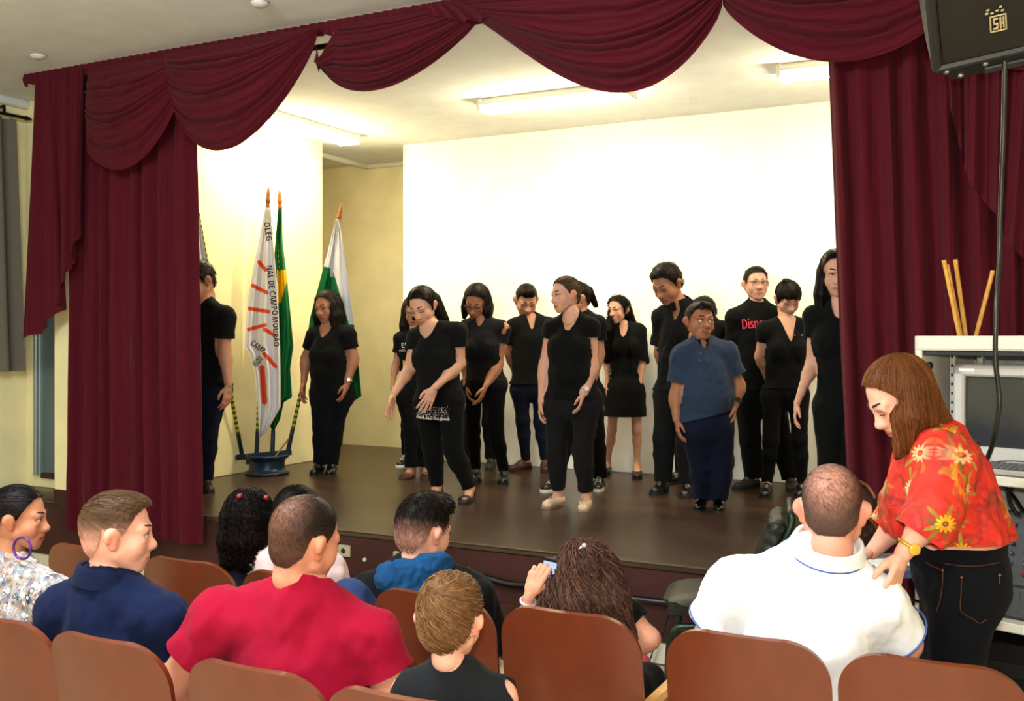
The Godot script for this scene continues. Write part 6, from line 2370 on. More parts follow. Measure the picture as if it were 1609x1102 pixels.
	# 6 young man in a v-neck and jeans
	n = person({"label": "person in loose black v-neck, jeans and maroon trainers, hands behind the back", "kind": "m", "D": 9.0, "yaw": 8, "head": [827, 473, 49], "face": [10, 28, 0], "neck": [833, 503], "sh": [801, 508, 868, 506], "el": [800, 556, 868, 558], "wr": [812, 596, 856, 598], "eo": [-0.08, -0.08], "wo": [-0.2, -0.2], "hdo": [-0.02, -0.02],
		"hip": [817, 612, 850, 612], "kn": [821, 662, 849, 664], "ft": [[832, 738, 806, 741], [856, 738, 858, 744]], "skin": skA, "closed": true, "lk": 0.88,
		"hair": fade, "hairc": dark, "wear": [{"kind": "pants", "mat": denim, "ease": 0.008, "leg": 0.98}, {"kind": "tee", "mat": blk2, "hem": 603, "sleeve": 0.62, "ease": 0.020, "neck": [0.062, 0.10], "loose": 1.5}],
		"shoe": ["sneaker", mk(Color(0.22, 0.05, 0.05), 0.6), mk(Color(0.16, 0.05, 0.05)), mk(Color(0.45, 0.3, 0.28))]})
	# 7 the woman in front with gathered hair
	n = person({"label": "person with streaked fair hair pinned up, cropped black trousers and cream flat shoes", "kind": "f", "D": 7.0, "yaw": -20, "head": [888, 464, 55], "face": [-62, 4, 2], "neck": [899, 497], "sh": [860, 510, 936, 508], "el": [856, 575, 931, 574], "wr": [850, 633, 917, 619], "hd": [849, 657, 908, 659], "wo": [0.02, 0.06],
		"hip": [876, 632, 923, 632], "kn": [876, 708, 917, 708], "ft": [[882, 792, 850, 802], [922, 796, 912, 810]], "skin": skC, "bust": 0.075, "belly": 0.12, "ww": 0.165, "hw_": 0.205, "dep": 0.13, "g": 1.18, "lk": 1.12, "closed": false,
		"hair": {"tab": HL_UP, "vol": 0.008, "count": 300, "len": 0.10, "rad": 0.0018, "grav": 0.0, "crown": Vector3(0, 0.04, 0.14), "seg": 6, "prims": [ell(Vector3(0, 0.05, -0.115), Vector3(0.032, 0.04, 0.03), 1)]}, "hairc": Color(0.26, 0.19, 0.13),
		"wear": [{"kind": "pants", "mat": char_, "ease": 0.012, "leg": 0.88, "flare": 1.1}, {"kind": "tee", "mat": blk, "hem": 628, "sleeve": 0.26, "ease": 0.011, "neck": [0.085, 0.05, 0.065]}],
		"watch": [[1, Color(0.75, 0.75, 0.73), Color(0.85, 0.85, 0.83)]], "shoe": ["flat", mk(Color(0.86, 0.76, 0.66), 0.6), mk(Color(0.6, 0.48, 0.38))]})
	necklace(n, 7.0)
	# 8 behind her
	n = person({"label": "person with a dark ponytail standing right behind the fair-haired one, white-striped trainers", "kind": "f", "D": 7.95, "yaw": -30, "head": [905, 470, 50], "face": [-70, 10, 0], "neck": [915, 496], "sh": [884, 508, 946, 504], "el": [880, 556, 943, 556], "wr": [880, 600, 932, 604],
		"hip": [898, 620, 931, 620], "kn": [893, 684, 938, 684], "ft": [[878, 768, 852, 775], [944, 766, 932, 780]], "skin": skA,
		"hair": {"tab": HL_UP, "vol": 0.009, "count": 160, "len": 0.1, "rad": 0.0018, "grav": 0.1, "seg": 6, "prims": [cap(Vector3(0, 0.045, -0.115), Vector3(0, -0.07, -0.15), 0.03, 0.02, Vector3.ZERO, 0.0, 1)]}, "hairc": dark,
		"wear": [{"kind": "pants", "mat": blk, "ease": 0.016, "leg": 0.99, "flare": 1.6}, {"kind": "tee", "mat": navy, "hem": 606, "sleeve": 0.55, "ease": 0.016}],
		"shoe": ["sneaker", sblk, wsole, wsole]})
	# 9 the girl in the lace dress
	n = person({"label": "person with very long curly dark hair in a black dress and open cardigan, bare legs", "kind": "f", "D": 8.7, "yaw": -14, "head": [971, 488, 43], "face": [-42, 2, 0], "neck": [981, 515], "sh": [957, 522, 1009, 516], "el": [955, 566, 1010, 566], "wr": [954, 606, 1006, 605], "hd": [953, 628, 1003, 626],
		"hip": [966, 618, 998, 618], "kn": [962, 676, 1001, 676], "ft": [[955, 742, 949, 750], [1001, 748, 1001, 757]], "skin": skC, "bust": 0.055, "lk": 0.95,
		"hair": {"tab": HL_LONG, "vol": 0.012, "count": 520, "len": 0.28, "rad": 0.0026, "wave": 0.010, "turns": 4.0, "grav": 0.9, "seg": 16, "pxlocks": [[962, 488, 0.02, 957, 520, 0.05, 0.03, 0.035], [957, 520, 0.06, 955, 566, 0.07, 0.035, 0.02], [985, 490, -0.03, 994, 520, -0.06, 0.04, 0.04], [994, 510, -0.1, 996, 545, -0.12, 0.04, 0.02]]}, "hairc": Color(0.05, 0.035, 0.03),
		"wear": [{"kind": "dress", "mat": cloth(Color(0.03, 0.03, 0.032), 30.0, 1.4), "hem": 654, "sleeve": 0.0, "ease": 0.010, "neck": [0.075, 0.08, 0.03], "skirt": 0.185}, {"kind": "jacket", "name": "cardigan", "mat": blk2, "hem": 628, "sleeve": 1.1, "ease": 0.022, "neck": [0.075, 0.0], "open": 0.085}],
		"shoe": ["flat", sblk, ssole]})
	# 10 tall man in a black shirt
	n = person({"label": "tall person in a collared black shirt looking down, just behind the boy in blue", "kind": "m", "D": 7.75, "yaw": -30, "head": [1048, 447, 60], "face": [-48, 30, 0], "neck": [1069, 482], "sh": [1034, 492, 1114, 488], "el": [1036, 556, 1108, 560], "wr": [1054, 606, 1096, 610], "eo": [-0.06, -0.06], "wo": [-0.15, -0.15],
		"hip": [1048, 622, 1088, 622], "kn": [1044, 690, 1080, 694], "ft": [[1046, 772, 1016, 782], [1084, 776, 1070, 788]], "skin": skB, "closed": true, "lk": 0.95,
		"hair": short.merged({"top": 0.022, "vol": 0.011}, true), "hairc": dark, "wear": [{"kind": "pants", "mat": char_, "ease": 0.020, "leg": 0.99, "flare": 1.7}, {"kind": "tee", "mat": blk2, "hem": 614, "sleeve": 0.74, "ease": 0.022, "neck": [0.064, 0.12], "loose": 1.5, "amp": 0.010, "collar": blk2, "collh": 0.045}],
		"shoe": ["sneaker", sblk, ssole, sblk]})
	n = person({"label": "person bowed and mostly hidden behind the tall one in the black shirt, dark back showing", "kind": "m", "D": 8.32, "yaw": -40, "head": [1106, 492, 46], "face": [-70, 35, 0], "neck": [1114, 508], "sh": [1088, 520, 1138, 512], "el": [1092, 560, 1136, 565], "wr": [1090, 600, 1128, 606],
		"hip": [1088, 622, 1122, 622], "kn": [1072, 680, 1124, 680], "ft": [[1076, 758, 1060, 760], [1122, 760, 1112, 762]], "skin": skB, "hair": short, "hairc": Color(0.09, 0.08, 0.07), "wear": [{"kind": "pants", "mat": blk, "ease": 0.016, "leg": 0.98}, {"kind": "tee", "mat": blk, "hem": 610, "sleeve": 0.6, "ease": 0.018}],
		"shoe": ["sneaker", sblk, ssole, sblk]})
	# 12 the boy in blue
	n = person({"label": "boy in a blue polo shirt and jeans with shiny black shoes on the stage", "kind": "c", "D": 6.75, "yaw": 4, "head": [1100, 506, 58], "face": [16, -4, -4], "look": Vector3(0.5, 0.12, 0.9), "neck": [1101, 541], "sh": [1064, 552, 1150, 546], "el": [1063, 622, 1160, 606], "wr": [1063, 660, 1155, 637], "hd": [1066, 683, 1149, 668],
		"hip": [1090, 668, 1128, 668], "kn": [1100, 726, 1133, 726], "ft": [[1104, 796, 1087, 811], [1130, 798, 1130, 813]], "skin": Color(0.60, 0.40, 0.29), "g": 1.22, "lk": 1.16, "belly": 0.13, "ww": 0.165, "hw_": 0.175, "dep": 0.135, "hw": 1.08, "hand": 0.86, "shs": 0.88, "cell": 0.010, "nkr": 1.15,
		"hair": fade.merged({"fade": 0.3, "top": 0.016, "vol": 0.008}, true), "hairc": Color(0.06, 0.045, 0.04), "wear": [{"kind": "pants", "mat": cloth(Color(0.06, 0.085, 0.16), 90.0, 0.6), "ease": 0.014, "leg": 1.02, "flare": 1.5, "top": 628}, {"kind": "tee", "mat": cloth(Color(0.165, 0.208, 0.29), 60.0, 0.5), "hem": 652, "tilt": -0.26, "sleeve": 0.66, "ease": 0.016, "sflare": 2.2, "neck": [0.062, 0.05], "loose": 1.3, "amp": 0.008, "collar": cloth(Color(0.04, 0.075, 0.10), 60.0), "collh": 0.04, "k": 0.018}],
		"watch": [[1, Color(0.03, 0.03, 0.03), Color(0.06, 0.06, 0.07), 0.009]], "shoe": ["dress", mk(Color(0.02, 0.02, 0.022), 0.08), ssole]})
	for q in [[1101, 556], [1101, 567]]:
		var bg := Geo.new()
		bg.ball(surf(n, "shirt", q[0], q[1], 0.002), 0.006, 5)
		put("button", bg, mk(Color(0.35, 0.38, 0.42), 0.3), n)
	# 13 man with glasses
	n = person({"label": "person with glasses in a black shirt with pink lettering, staring at the camera", "kind": "m", "D": 8.02, "yaw": 2, "head": [1188, 447, 52], "face": [2, -4, 0], "neck": [1189, 481], "sh": [1148, 494, 1228, 492], "el": [1151, 560, 1224, 562], "wr": [1164, 606, 1212, 608], "eo": [-0.06, -0.06], "wo": [-0.13, -0.13],
		"hip": [1174, 622, 1212, 622], "kn": [1178, 690, 1226, 694], "ft": [[1190, 766, 1164, 769], [1242, 766, 1247, 776]], "skin": skC, "glasses": Color(0.03, 0.03, 0.03), "g": 1.05,
		"hair": short.merged({"top": 0.010, "vol": 0.007, "count": 140}, true), "hairc": dark, "wear": [{"kind": "pants", "mat": blk, "ease": 0.022, "leg": 0.99, "flare": 1.7}, {"kind": "tee", "mat": blk, "hem": 612, "sleeve": 0.66, "ease": 0.020, "neck": [0.066, 0.0], "loose": 1.4}],
		"shoe": ["sneaker", mk(Color(0.05, 0.045, 0.04), 0.6), ssole, sblk]})
	text_on(n, "lettering", "Disney", 1180, 508, 8.02, 15, 37, mk(Color(0.86, 0.22, 0.32)), 0.06)
	# 14 girl with a bow
	n = person({"label": "person with tied-up dark hair, fringe and a deep v-neck black shirt, head bowed", "kind": "f", "D": 7.72, "yaw": 2, "head": [1238, 470, 52], "face": [6, 30, 0], "neck": [1235, 505], "sh": [1194, 512, 1273, 508], "el": [1194, 560, 1274, 562], "wr": [1206, 596, 1264, 600], "eo": [-0.06, -0.06], "wo": [-0.18, -0.18],
		"hip": [1214, 622, 1255, 622], "kn": [1210, 692, 1255, 692], "ft": [[1206, 776, 1196, 790], [1262, 776, 1248, 791]], "skin": skC, "bust": 0.065, "lk": 0.9, "closed": true,
		"hair": {"tab": HL_BANGS, "vol": 0.013, "count": 260, "len": 0.10, "rad": 0.0018, "grav": 0.4, "seg": 6, "prims": [ell(Vector3(-0.03, 0.13, -0.02), Vector3(0.03, 0.022, 0.026), 1), ell(Vector3(0, 0.0, -0.1), Vector3(0.05, 0.05, 0.03), 1)]}, "hairc": Color(0.07, 0.045, 0.035),
		"wear": [{"kind": "pants", "mat": blk, "ease": 0.007, "leg": 0.97, "top": 600}, {"kind": "tee", "mat": blk, "hem": 610, "sleeve": 0.42, "ease": 0.011, "neck": [0.088, 0.16]}],
		"shoe": ["dress", sblk, ssole]})
	for q in [[1249, 527], [1260, 527]]:
		var bg := Geo.new()
		bg.ball(surf(n, "shirt", q[0], q[1], 0.002), 0.005, 5)
		put("stud", bg, mk(Color(0.85, 0.85, 0.85), 0.2, 0.5), n)
	# 15 woman at the right curtain
	n = person({"label": "person with long dark hair and short sleeves half hidden by the right stage curtain", "kind": "f", "D": 5.55, "yaw": -18, "head": [1315, 430, 70], "face": [-12, 8, 0], "neck": [1322, 474], "sh": [1271, 492, 1366, 490], "el": [1276, 573, 1372, 570], "wr": [1252, 635, 1370, 640], "hd": [1248, 660, 1368, 668], "wo": [0.1, 0.03],
		"hip": [1300, 640, 1348, 640], "kn": [1303, 750, 1342, 750], "ft": [[1304, 866, 1290, 876], [1346, 866, 1340, 878]], "skin": skC, "bust": 0.07, "g": 1.05, "closed": false,
		"hair": {"tab": HL_LONG, "vol": 0.012, "locks": 0.24, "lockw": 1.1, "count": 240, "len": 0.24, "rad": 0.0022, "grav": 0.8, "seg": 8}, "hairc": Color(0.06, 0.038, 0.033),
		"wear": [{"kind": "pants", "mat": blk, "ease": 0.012, "leg": 1.0, "flare": 1.4}, {"kind": "tee", "mat": blk, "hem": 636, "sleeve": 0.42, "ease": 0.012, "neck": [0.085, 0.05, 0.06]}],
		"shoe": ["flat", sblk, ssole]})

func sequins(n: Node3D, D: float) -> void:
	# small bright beads along the hem, laid on the dress itself
	var mi: MeshInstance3D = n.get_node("dress")
	var a := mi.mesh.surface_get_arrays(0)
	var vs: PackedVector3Array = a[Mesh.ARRAY_VERTEX]
	var ns: PackedVector3Array = a[Mesh.ARRAY_NORMAL]
	var g := Geo.new()
	var y0: float = EYE + (HY - 658.0) / FL * D - n.position.y
	var y1: float = EYE + (HY - 639.0) / FL * D - n.position.y
	var rr := RandomNumberGenerator.new()
	rr.seed = 3
	for i in vs.size():
		var p := vs[i]
		var x := p.dot(R)
		if p.y > y1 + absf(p.dot(R)) * 0.1 or p.y < y0: continue
		for k in 2:
			g.col = [Color(0.9, 0.9, 0.95), Color(0.25, 0.27, 0.42), Color(0.7, 0.6, 0.4), Color(0.05, 0.05, 0.06)][rr.randi() % 4]
			g.ball(p + ns[i] * 0.002 + Vector3(rr.randf_range(-0.006, 0.006), rr.randf_range(-0.006, 0.006), 0), 0.0042, 2)
	var m := StandardMaterial3D.new()
	m.vertex_color_use_as_albedo = true
	m.metallic = 0.3; m.roughness = 0.2
	var o := put("sequins", g, m, n)
	o.set_meta("kind", "stuff")
	o.set_meta("label", "glittering sequin hem")

func necklace(n: Node3D, D: float) -> void:
	var g := Geo.new()
	g.tube(smooth([P(884, 494, D + 0.02), P(884, 504, D - 0.10), P(890, 511, D - 0.135), P(900, 507, D - 0.12), P(908, 497, D - 0.02)], 5).map(func(p): return p - n.position), [0.0025], 5)
	put("necklace", g, mk(Color(0.75, 0.58, 0.25), 0.25, 0.9), n)

func blouse_print() -> Image:
	var im := Image.create(512, 512, false, Image.FORMAT_RGB8)
	var rr := RandomNumberGenerator.new()
	rr.seed = 11
	var blot := func(c: Vector2, r: float, ang: float, asp: float, col: Color, alpha: float) -> void:
		var ca := cos(ang)
		var sa := sin(ang)
		var m := int(r) + 1
		for y in range(-m, m + 1):
			for x in range(-m, m + 1):
				var u := (x * ca + y * sa) / r
				var v := (-x * sa + y * ca) / (r * asp)
				var d := u * u + v * v
				if d < 1.0:
					var px := posmod(int(c.x) + x, 512)
					var py_ := posmod(int(c.y) + y, 512)
					im.set_pixel(px, py_, im.get_pixel(px, py_).lerp(col, alpha * smoothstep(1.0, 0.7, d)))
	var base := mottled(512, Color(0.80, 0.19, 0.145), 0.12, 0.01, 52)
	im.blit_rect(base, Rect2i(0, 0, 512, 512), Vector2i.ZERO)
	for i in 26:
		var c := Vector2(rr.randf() * 512, rr.randf() * 512)
		var a := rr.randf() * TAU
		blot.call(c, rr.randf_range(30, 60), a, 0.45, Color(0.45, 0.12, 0.15), 0.6)
		blot.call(c + Vector2(8, 6), rr.randf_range(20, 34), a, 0.4, Color(0.85, 0.30, 0.22), 0.6)
	for i in 9:
		var c := Vector2(rr.randf() * 512, rr.randf() * 512)
		for k in 9: blot.call(c + Vector2.from_angle(k * 0.35 + i) * 26, 24, k * 0.35 + i, 0.16, Color(0.42, 0.22, 0.18), 0.75)
	for i in 6:
		var c := Vector2((i % 2) * 256 + rr.randf_range(20, 200), (i / 2) * 170 + rr.randf_range(10, 140))
		for k in 9:
			var a := k * TAU / 9 + rr.randf_range(-0.3, 0.3)
			blot.call(c + Vector2.from_angle(a) * rr.randf_range(24, 54), 28, a, 0.26, [Color(0.36, 0.52, 0.16), Color(0.50, 0.62, 0.22), Color(0.22, 0.36, 0.10)][k % 3], 0.95)
		var y := i % 2 == 0
		for k in 12:
			var a := k * TAU / 12
			blot.call(c + Vector2.from_angle(a) * 18, 15, a, 0.34, Color(0.95, 0.76, 0.14) if y else Color(0.90, 0.89, 0.66), 1.0)
		blot.call(c, 10, 0, 1.0, Color(0.40, 0.26, 0.08), 1.0)
		blot.call(c, 5, 0, 1.0, Color(0.55, 0.55, 0.15), 1.0)
	return im

func dots_print() -> Image:
	var im := Image.create(512, 512, false, Image.FORMAT_RGB8)
	im.fill(Color(0.66, 0.60, 0.58))
	var rr := RandomNumberGenerator.new()
	rr.seed = 21
	var cols := [Color(0.10, 0.12, 0.22), Color(0.27, 0.36, 0.50), Color(0.55, 0.40, 0.24), Color(0.40, 0.32, 0.38), Color(0.36, 0.50, 0.55), Color(0.93, 0.92, 0.9)]
	for i in 760:
		var c := Vector2(rr.randf() * 512, rr.randf() * 512)
		var r := rr.randf_range(5, 15) if i > 60 else rr.randf_range(14, 22)
		var asp := rr.randf_range(0.5, 1.0)
		var a := rr.randf() * PI
		var col: Color = cols[rr.randi() % 6]
		var ring := rr.randf() < 0.4
		for y in range(-int(r), int(r) + 1):
			for x in range(-int(r), int(r) + 1):
				var u := (x * cos(a) + y * sin(a)) / r
				var v := (-x * sin(a) + y * cos(a)) / (r * asp)
				var d := u * u + v * v
				if d < 1.0: im.set_pixel(posmod(int(c.x) + x, 512), posmod(int(c.y) + y, 512), col if not ring or d > 0.35 else Color(0.85, 0.8, 0.76))
	return im

func audience() -> void:
	var grp := "audience seated before the stage"
	var skA := Color(0.80, 0.57, 0.46)
	var skW := Color(0.86, 0.63, 0.54)
	var denim := cloth(Color(0.15, 0.20, 0.34), 90.0, 0.6)
	var dk := cloth(Color(0.05, 0.055, 0.07), 90.0, 0.6)
	var sblk := mk(Color(0.03, 0.03, 0.03), 0.5)
	var ws := mk(Color(0.7, 0.7, 0.68), 0.6)
	var shoe := ["sneaker", sblk, ws, ws]
	var com := {"seated": true, "fy": 0.0, "group": grp, "shoe": shoe, "cell": 0.0115, "eyes": true}
	var n: Node3D
	# woman with hoop earring
	var d1 := dz(25, -2.32)
	n = person(com.merged({"label": "person with sleek dark hair, purple hoop earring and dotted blouse, at the left edge", "kind": "f", "D": d1, "yaw": 140, "head": [32, 815, 97], "face": [98, 2, 0], "neck": [12, 886], "sh": [-72, 918, 92, 922], "so": 0.10, "bs": 0.92, "el": [-80, 1030, 98, 1050], "wr": [-20, 1080, 100, 1110], "skin": Color(0.72, 0.48, 0.36), "bust": 0.06, "dep": 0.12,
		"hair": {"tab": HL_UP, "vol": 0.009, "count": 500, "len": 0.13, "rad": 0.0013, "lift": 0.001, "grav": 0.0, "crown": Vector3(0, 0.06, 0.13), "seg": 7, "shine": 1.2, "prims": [ell(Vector3(0, -0.01, -0.125), Vector3(0.05, 0.055, 0.045), 1)]}, "hairc": Color(0.055, 0.04, 0.035),
		"wear": [{"kind": "pants", "mat": dk}, {"kind": "tee", "name": "blouse", "mat": painted(dots_print(), 2.5, 0.85, weave_tex), "hem": 1170, "sleeve": 0.85, "ease": 0.016, "neck": [0.075, 0.0], "amp": 0.008}]}, true))
	var g := Geo.new()
	var c := P(35, 862, d1 - 0.085) - n.position
	var ring := []
	for i in 28: ring.append(c + F.rotated(Vector3.UP, 1.35) * cos(TAU * i / 28) * 0.034 + Vector3.UP * sin(TAU * i / 28) * 0.036)
	g.tube(ring, [0.0042], 8, true)
	var em := mk(Color(0.36, 0.16, 0.50), 0.2, 0.5)
	put("earring", g, em, n).set_meta("label", "purple hoop earring")
	# man in the navy polo
	var d2 := dz(180, -2.22)
	n = person(com.merged({"label": "person with cropped light brown hair in a navy polo shirt, profile turned to the right", "kind": "m", "D": d2, "yaw": 150, "head": [187, 839, 124], "face": [107, 2, 0], "neck": [168, 914], "sh": [82, 944, 272, 958], "so": 0.07, "el": [78, 1060, 288, 1050], "wr": [130, 1110, 250, 1110], "skin": skW, "g": 1.0,
		"hair": {"tab": HL_SHORT, "vol": 0.005, "top": 0.010, "fade": 0.75, "count": 900, "len": 0.045, "rad": 0.0012, "lift": 0.002, "grav": 0.0, "crown": Vector3(0, 0.08, -0.12), "seg": 5, "amp": 0.003, "shine": 0.9}, "hairc": Color(0.27, 0.19, 0.125), "brow": Color(0.28, 0.2, 0.13),
		"wear": [{"kind": "pants", "mat": denim}, {"kind": "tee", "mat": cloth(Color(0.05, 0.085, 0.20), 80.0, 0.5), "hem": 1180, "sleeve": 0.60, "ease": 0.018, "neck": [0.064, 0.0], "amp": 0.009, "sflare": 1.7, "trim": mk(Color(0.85, 0.85, 0.88)), "collar": cloth(Color(0.045, 0.075, 0.175), 80.0, 0.5), "collh": 0.045}]}, true))
	# man in red
	var d3 := dz(455, -2.22)
	n = person(com.merged({"label": "person with buzzed dark hair in a red shirt seen from behind, elbow over the chair", "kind": "m", "D": d3, "yaw": 158, "head": [480, 850, 136], "face": [140, 8, 6], "neck": [480, 932], "sh": [324, 948, 606, 990], "so": 0.05, "bs": 1.08, "el": [266, 1080, 622, 1100], "wr": [330, 1130, 560, 1130], "eo": [-0.02, 0.0], "skin": Color(0.78, 0.53, 0.42), "g": 1.12, "dep": 0.12,
		"hair": {"tab": HL_SHORT, "vol": 0.0035, "thin": 0.30, "fade": 0.10, "count": 1500, "len": 0.014, "rad": 0.0009, "lift": 0.0012, "grav": 0.1, "seg": 3, "amp": 0.0008, "crown": Vector3(0.0, 0.11, -0.06), "swirl": 0.6}, "hairc": Color(0.12, 0.09, 0.08),
		"wear": [{"kind": "pants", "mat": denim}, {"kind": "tee", "mat": cloth(Color(0.54, 0.032, 0.15), 80.0, 0.4), "hem": 1190, "sleeve": 0.56, "ease": 0.018, "neck": [0.074, 0.0], "amp": 0.012, "freq": 7.0, "sflare": 1.2}]}, true))
	# child
	var d4 := dz(712, -2.16)
	n = person(com.merged({"label": "fair-haired child in a dark grey sleeveless shirt, seen from behind at the bottom", "kind": "c", "D": d4, "yaw": 160, "head": [709, 975, 134], "face": [164, 6, 0], "neck": [712, 1060], "sh": [626, 1072, 802, 1082], "so": 0.04, "bs": 0.74, "seat": 0.62, "el": [612, 1170, 816, 1180], "wr": [640, 1230, 790, 1230], "skin": skW, "hand": 0.7, "shs": 0.7, "nkr": 0.85,
		"hair": {"tab": HL_SHORT, "vol": 0.011, "top": 0.006, "count": 1500, "len": 0.06, "rad": 0.0015, "lift": 0.0022, "grav": 0.15, "crown": Vector3(0.012, 0.095, -0.085), "swirl": 0.9, "seg": 7, "amp": 0.006, "freq": 34.0, "stretch": Vector3(1, 1, 1), "shine": 1.4, "wave": 0.004, "turns": 0.8}, "hairc": Color(0.37, 0.26, 0.16), "brow": Color(0.35, 0.25, 0.15),
		"wear": [{"kind": "pants", "mat": denim}, {"kind": "tee", "mat": cloth(Color(0.09, 0.095, 0.105), 80.0, 0.5), "hem": 1250, "sleeve": 0.02, "armhole": 0.035, "ease": 0.012, "neck": [0.056, 0.0], "amp": 0.006}]}, true))
	# curly hair in the front row
	var d5 := dz(390, -3.02)
	n = person(com.merged({"label": "person with a mass of dark curly hair in the front row, seen from behind", "kind": "f", "D": d5, "yaw": 155, "head": [392, 818, 84], "face": [160, 6, 0], "neck": [388, 885], "sh": [340, 902, 436, 906], "so": 0.04, "bs": 0.72, "seat": 0.50, "el": [336, 960, 440, 970], "wr": [360, 990, 420, 990], "skin": Color(0.65, 0.45, 0.35),
		"hair": {"tab": HL_LONG, "vol": 0.020, "count": 1000, "len": 0.16, "rad": 0.0026, "wave": 0.009, "turns": 4.0, "grav": 0.7, "seg": 14, "amp": 0.006, "locks": 0.20, "lockw": 1.5}, "hairc": Color(0.06, 0.04, 0.035),
		"wear": [{"kind": "pants", "mat": dk}, {"kind": "tee", "mat": cloth(Color(0.06, 0.07, 0.10), 80.0), "hem": 1010, "sleeve": 0.7, "ease": 0.016}]}, true))
	g = Geo.new()
	for q in [[376, 780], [418, 782]]: g.ball(surf(n, "hair", q[0], q[1]), 0.011, 6)
	put("hair_clip", g, mk(Color(0.5, 0.12, 0.14), 0.3), n)
	# pale pink blouse
	var d6 := dz(468, -3.05)
	n = person(com.merged({"label": "person with smooth dark hair in a pale pink top, mostly hidden behind the red shirt", "kind": "f", "D": d6, "yaw": 150, "head": [468, 812, 90], "face": [150, 6, 0], "neck": [466, 868], "sh": [398, 872, 526, 888], "so": 0.05, "bs": 0.82, "seat": 0.50, "el": [384, 930, 526, 936], "wr": [420, 960, 541, 964], "hd": [440, 965, 555, 955], "wo": [0.0, 0.05], "skin": skW, "pose": ["relax", "flat"],
		"hair": {"tab": HL_UP, "vol": 0.010, "count": 400, "len": 0.12, "rad": 0.0013, "lift": 0.001, "grav": 0.0, "crown": Vector3(0, 0.06, 0.13), "seg": 6, "prims": [ell(Vector3(0, 0.0, -0.11), Vector3(0.04, 0.045, 0.035), 1)]}, "hairc": Color(0.055, 0.04, 0.035),
		"wear": [{"kind": "pants", "mat": denim}, {"kind": "tee", "name": "blouse", "mat": cloth(Color(0.84, 0.73, 0.72), 60.0, 0.4), "hem": 1010, "sleeve": 0.85, "ease": 0.022, "amp": 0.012, "sflare": 1.8}]}, true))
	# boy with the blue hood
	var d7 := dz(668, -3.04)
	n = person(com.merged({"label": "boy with faded dark hair in a black jacket with a blue hood", "kind": "m", "D": d7, "yaw": 152, "head": [668, 834, 104], "face": [138, 8, 4], "neck": [662, 888], "sh": [576, 922, 756, 926], "so": 0.06, "bs": 0.9, "el": [566, 1000, 772, 1000], "wr": [600, 1040, 776, 1040], "skin": skW, "kn": [550, 943, d7 - 0.05, 740, 1000, d7 + 0.35],
		"hair": {"tab": HL_SHORT, "vol": 0.006, "top": 0.022, "quiff": 1, "fade": 0.5, "count": 900, "len": 0.05, "rad": 0.0016, "lift": 0.005, "spiky": 1, "grav": 0.05, "seg": 6, "amp": 0.004, "wave": 0.004, "turns": 1.5}, "hairc": Color(0.07, 0.05, 0.045),
		"wear": [{"kind": "pants", "mat": denim, "ease": 0.016}, {"kind": "jacket", "mat": cloth(Color(0.05, 0.052, 0.06), 60.0), "hem": 1030, "sleeve": 1.95, "ease": 0.026, "amp": 0.010, "neck": [0.07, 0.0]}]}, true))
	hood(n, d7)
	# girl with the phone
	var d8 := dz(920, -3.05)
	n = person(com.merged({"label": "girl with long wavy brown hair holding up a phone, seen from behind", "kind": "f", "D": d8, "yaw": 158, "head": [919, 905, 100], "face": [172, 6, 0], "neck": [924, 962], "sh": [846, 978, 1002, 958], "so": 0.05, "bs": 0.72, "seat": 0.52, "el": [812, 1018, 1022, 1004], "wr": [833, 934, 968, 1034], "hd": [848, 897, 940, 1040], "eo": [0.02, 0.02], "wo": [0.10, -0.06], "hdo": [0.0, -0.02], "pose": ["grip", "relax"], "thumb": [[0.9, 0.1, 0.3], [0, 1, 0]], "palm": [[0.3, 0.0, -1.0], null], "skin": skA, "hand": 0.78,
		"hair": {"tab": HL_LONG, "vol": 0.016, "count": 1500, "len": 0.26, "rad": 0.0027, "wave": 0.011, "turns": 2.6, "grav": 0.9, "seg": 14, "amp": 0.012, "freq": 42.0, "stretch": Vector3(1.4, 0.5, 1.4), "shine": 1.8, "pxlocks": [[888, 900, -0.02, 876, 950, 0.05, 0.05, 0.05], [876, 950, 0.05, 882, 985, 0.06, 0.05, 0.03], [912, 900, 0.06, 915, 950, 0.10, 0.06, 0.06], [915, 950, 0.10, 922, 990, 0.11, 0.06, 0.03], [945, 900, 0.03, 958, 950, 0.08, 0.06, 0.06], [958, 950, 0.08, 985, 1000, 0.10, 0.055, 0.025], [950, 960, 0.09, 965, 985, 0.11, 0.045, 0.02]]}, "hairc": Color(0.23, 0.15, 0.12),
		"wear": [{"kind": "pants", "mat": dk}, {"kind": "tee", "mat": cloth(Color(0.035, 0.038, 0.045), 70.0), "hem": 1110, "sleeve": 0.3, "ease": 0.012}],
		"watch": [[0, Color(0.80, 0.70, 0.72), null, 0.006, "bracelet"]]}, true))
	g = Geo.new()
	g.ball(P(918, 858, d8 - 0.075) - n.position, 0.009, 6)
	g.tube([P(905, 866, d8 - 0.06) - n.position, P(918, 858, d8 - 0.075) - n.position, P(930, 866, d8 - 0.06) - n.position], [0.006], 6)
	put("hair_clip", g, mk(Color(0.85, 0.85, 0.85), 0.15, 0.8), n)
	var ph := thing("phone", P(865, 911, d8 - 0.02), "black phone with a lit screen held up by the long-haired girl", "phone")
	ph.basis = Basis(R, Vector3.UP, B) * Basis(Vector3.UP, 2.85) * Basis(Vector3.BACK, 0.15) * Basis(Vector3.UP, PI)
	g = Geo.new()
	g.box(Vector3(-0.034, -0.07, -0.005), Vector3(0.034, 0.07, 0.005), 0.004)
	put("case", g, mk(Color(0.02, 0.02, 0.025), 0.25), ph)
	g = Geo.new()
	g.box(Vector3(-0.030, -0.058, 0.0045), Vector3(0.030, 0.058, 0.006), 0.001)
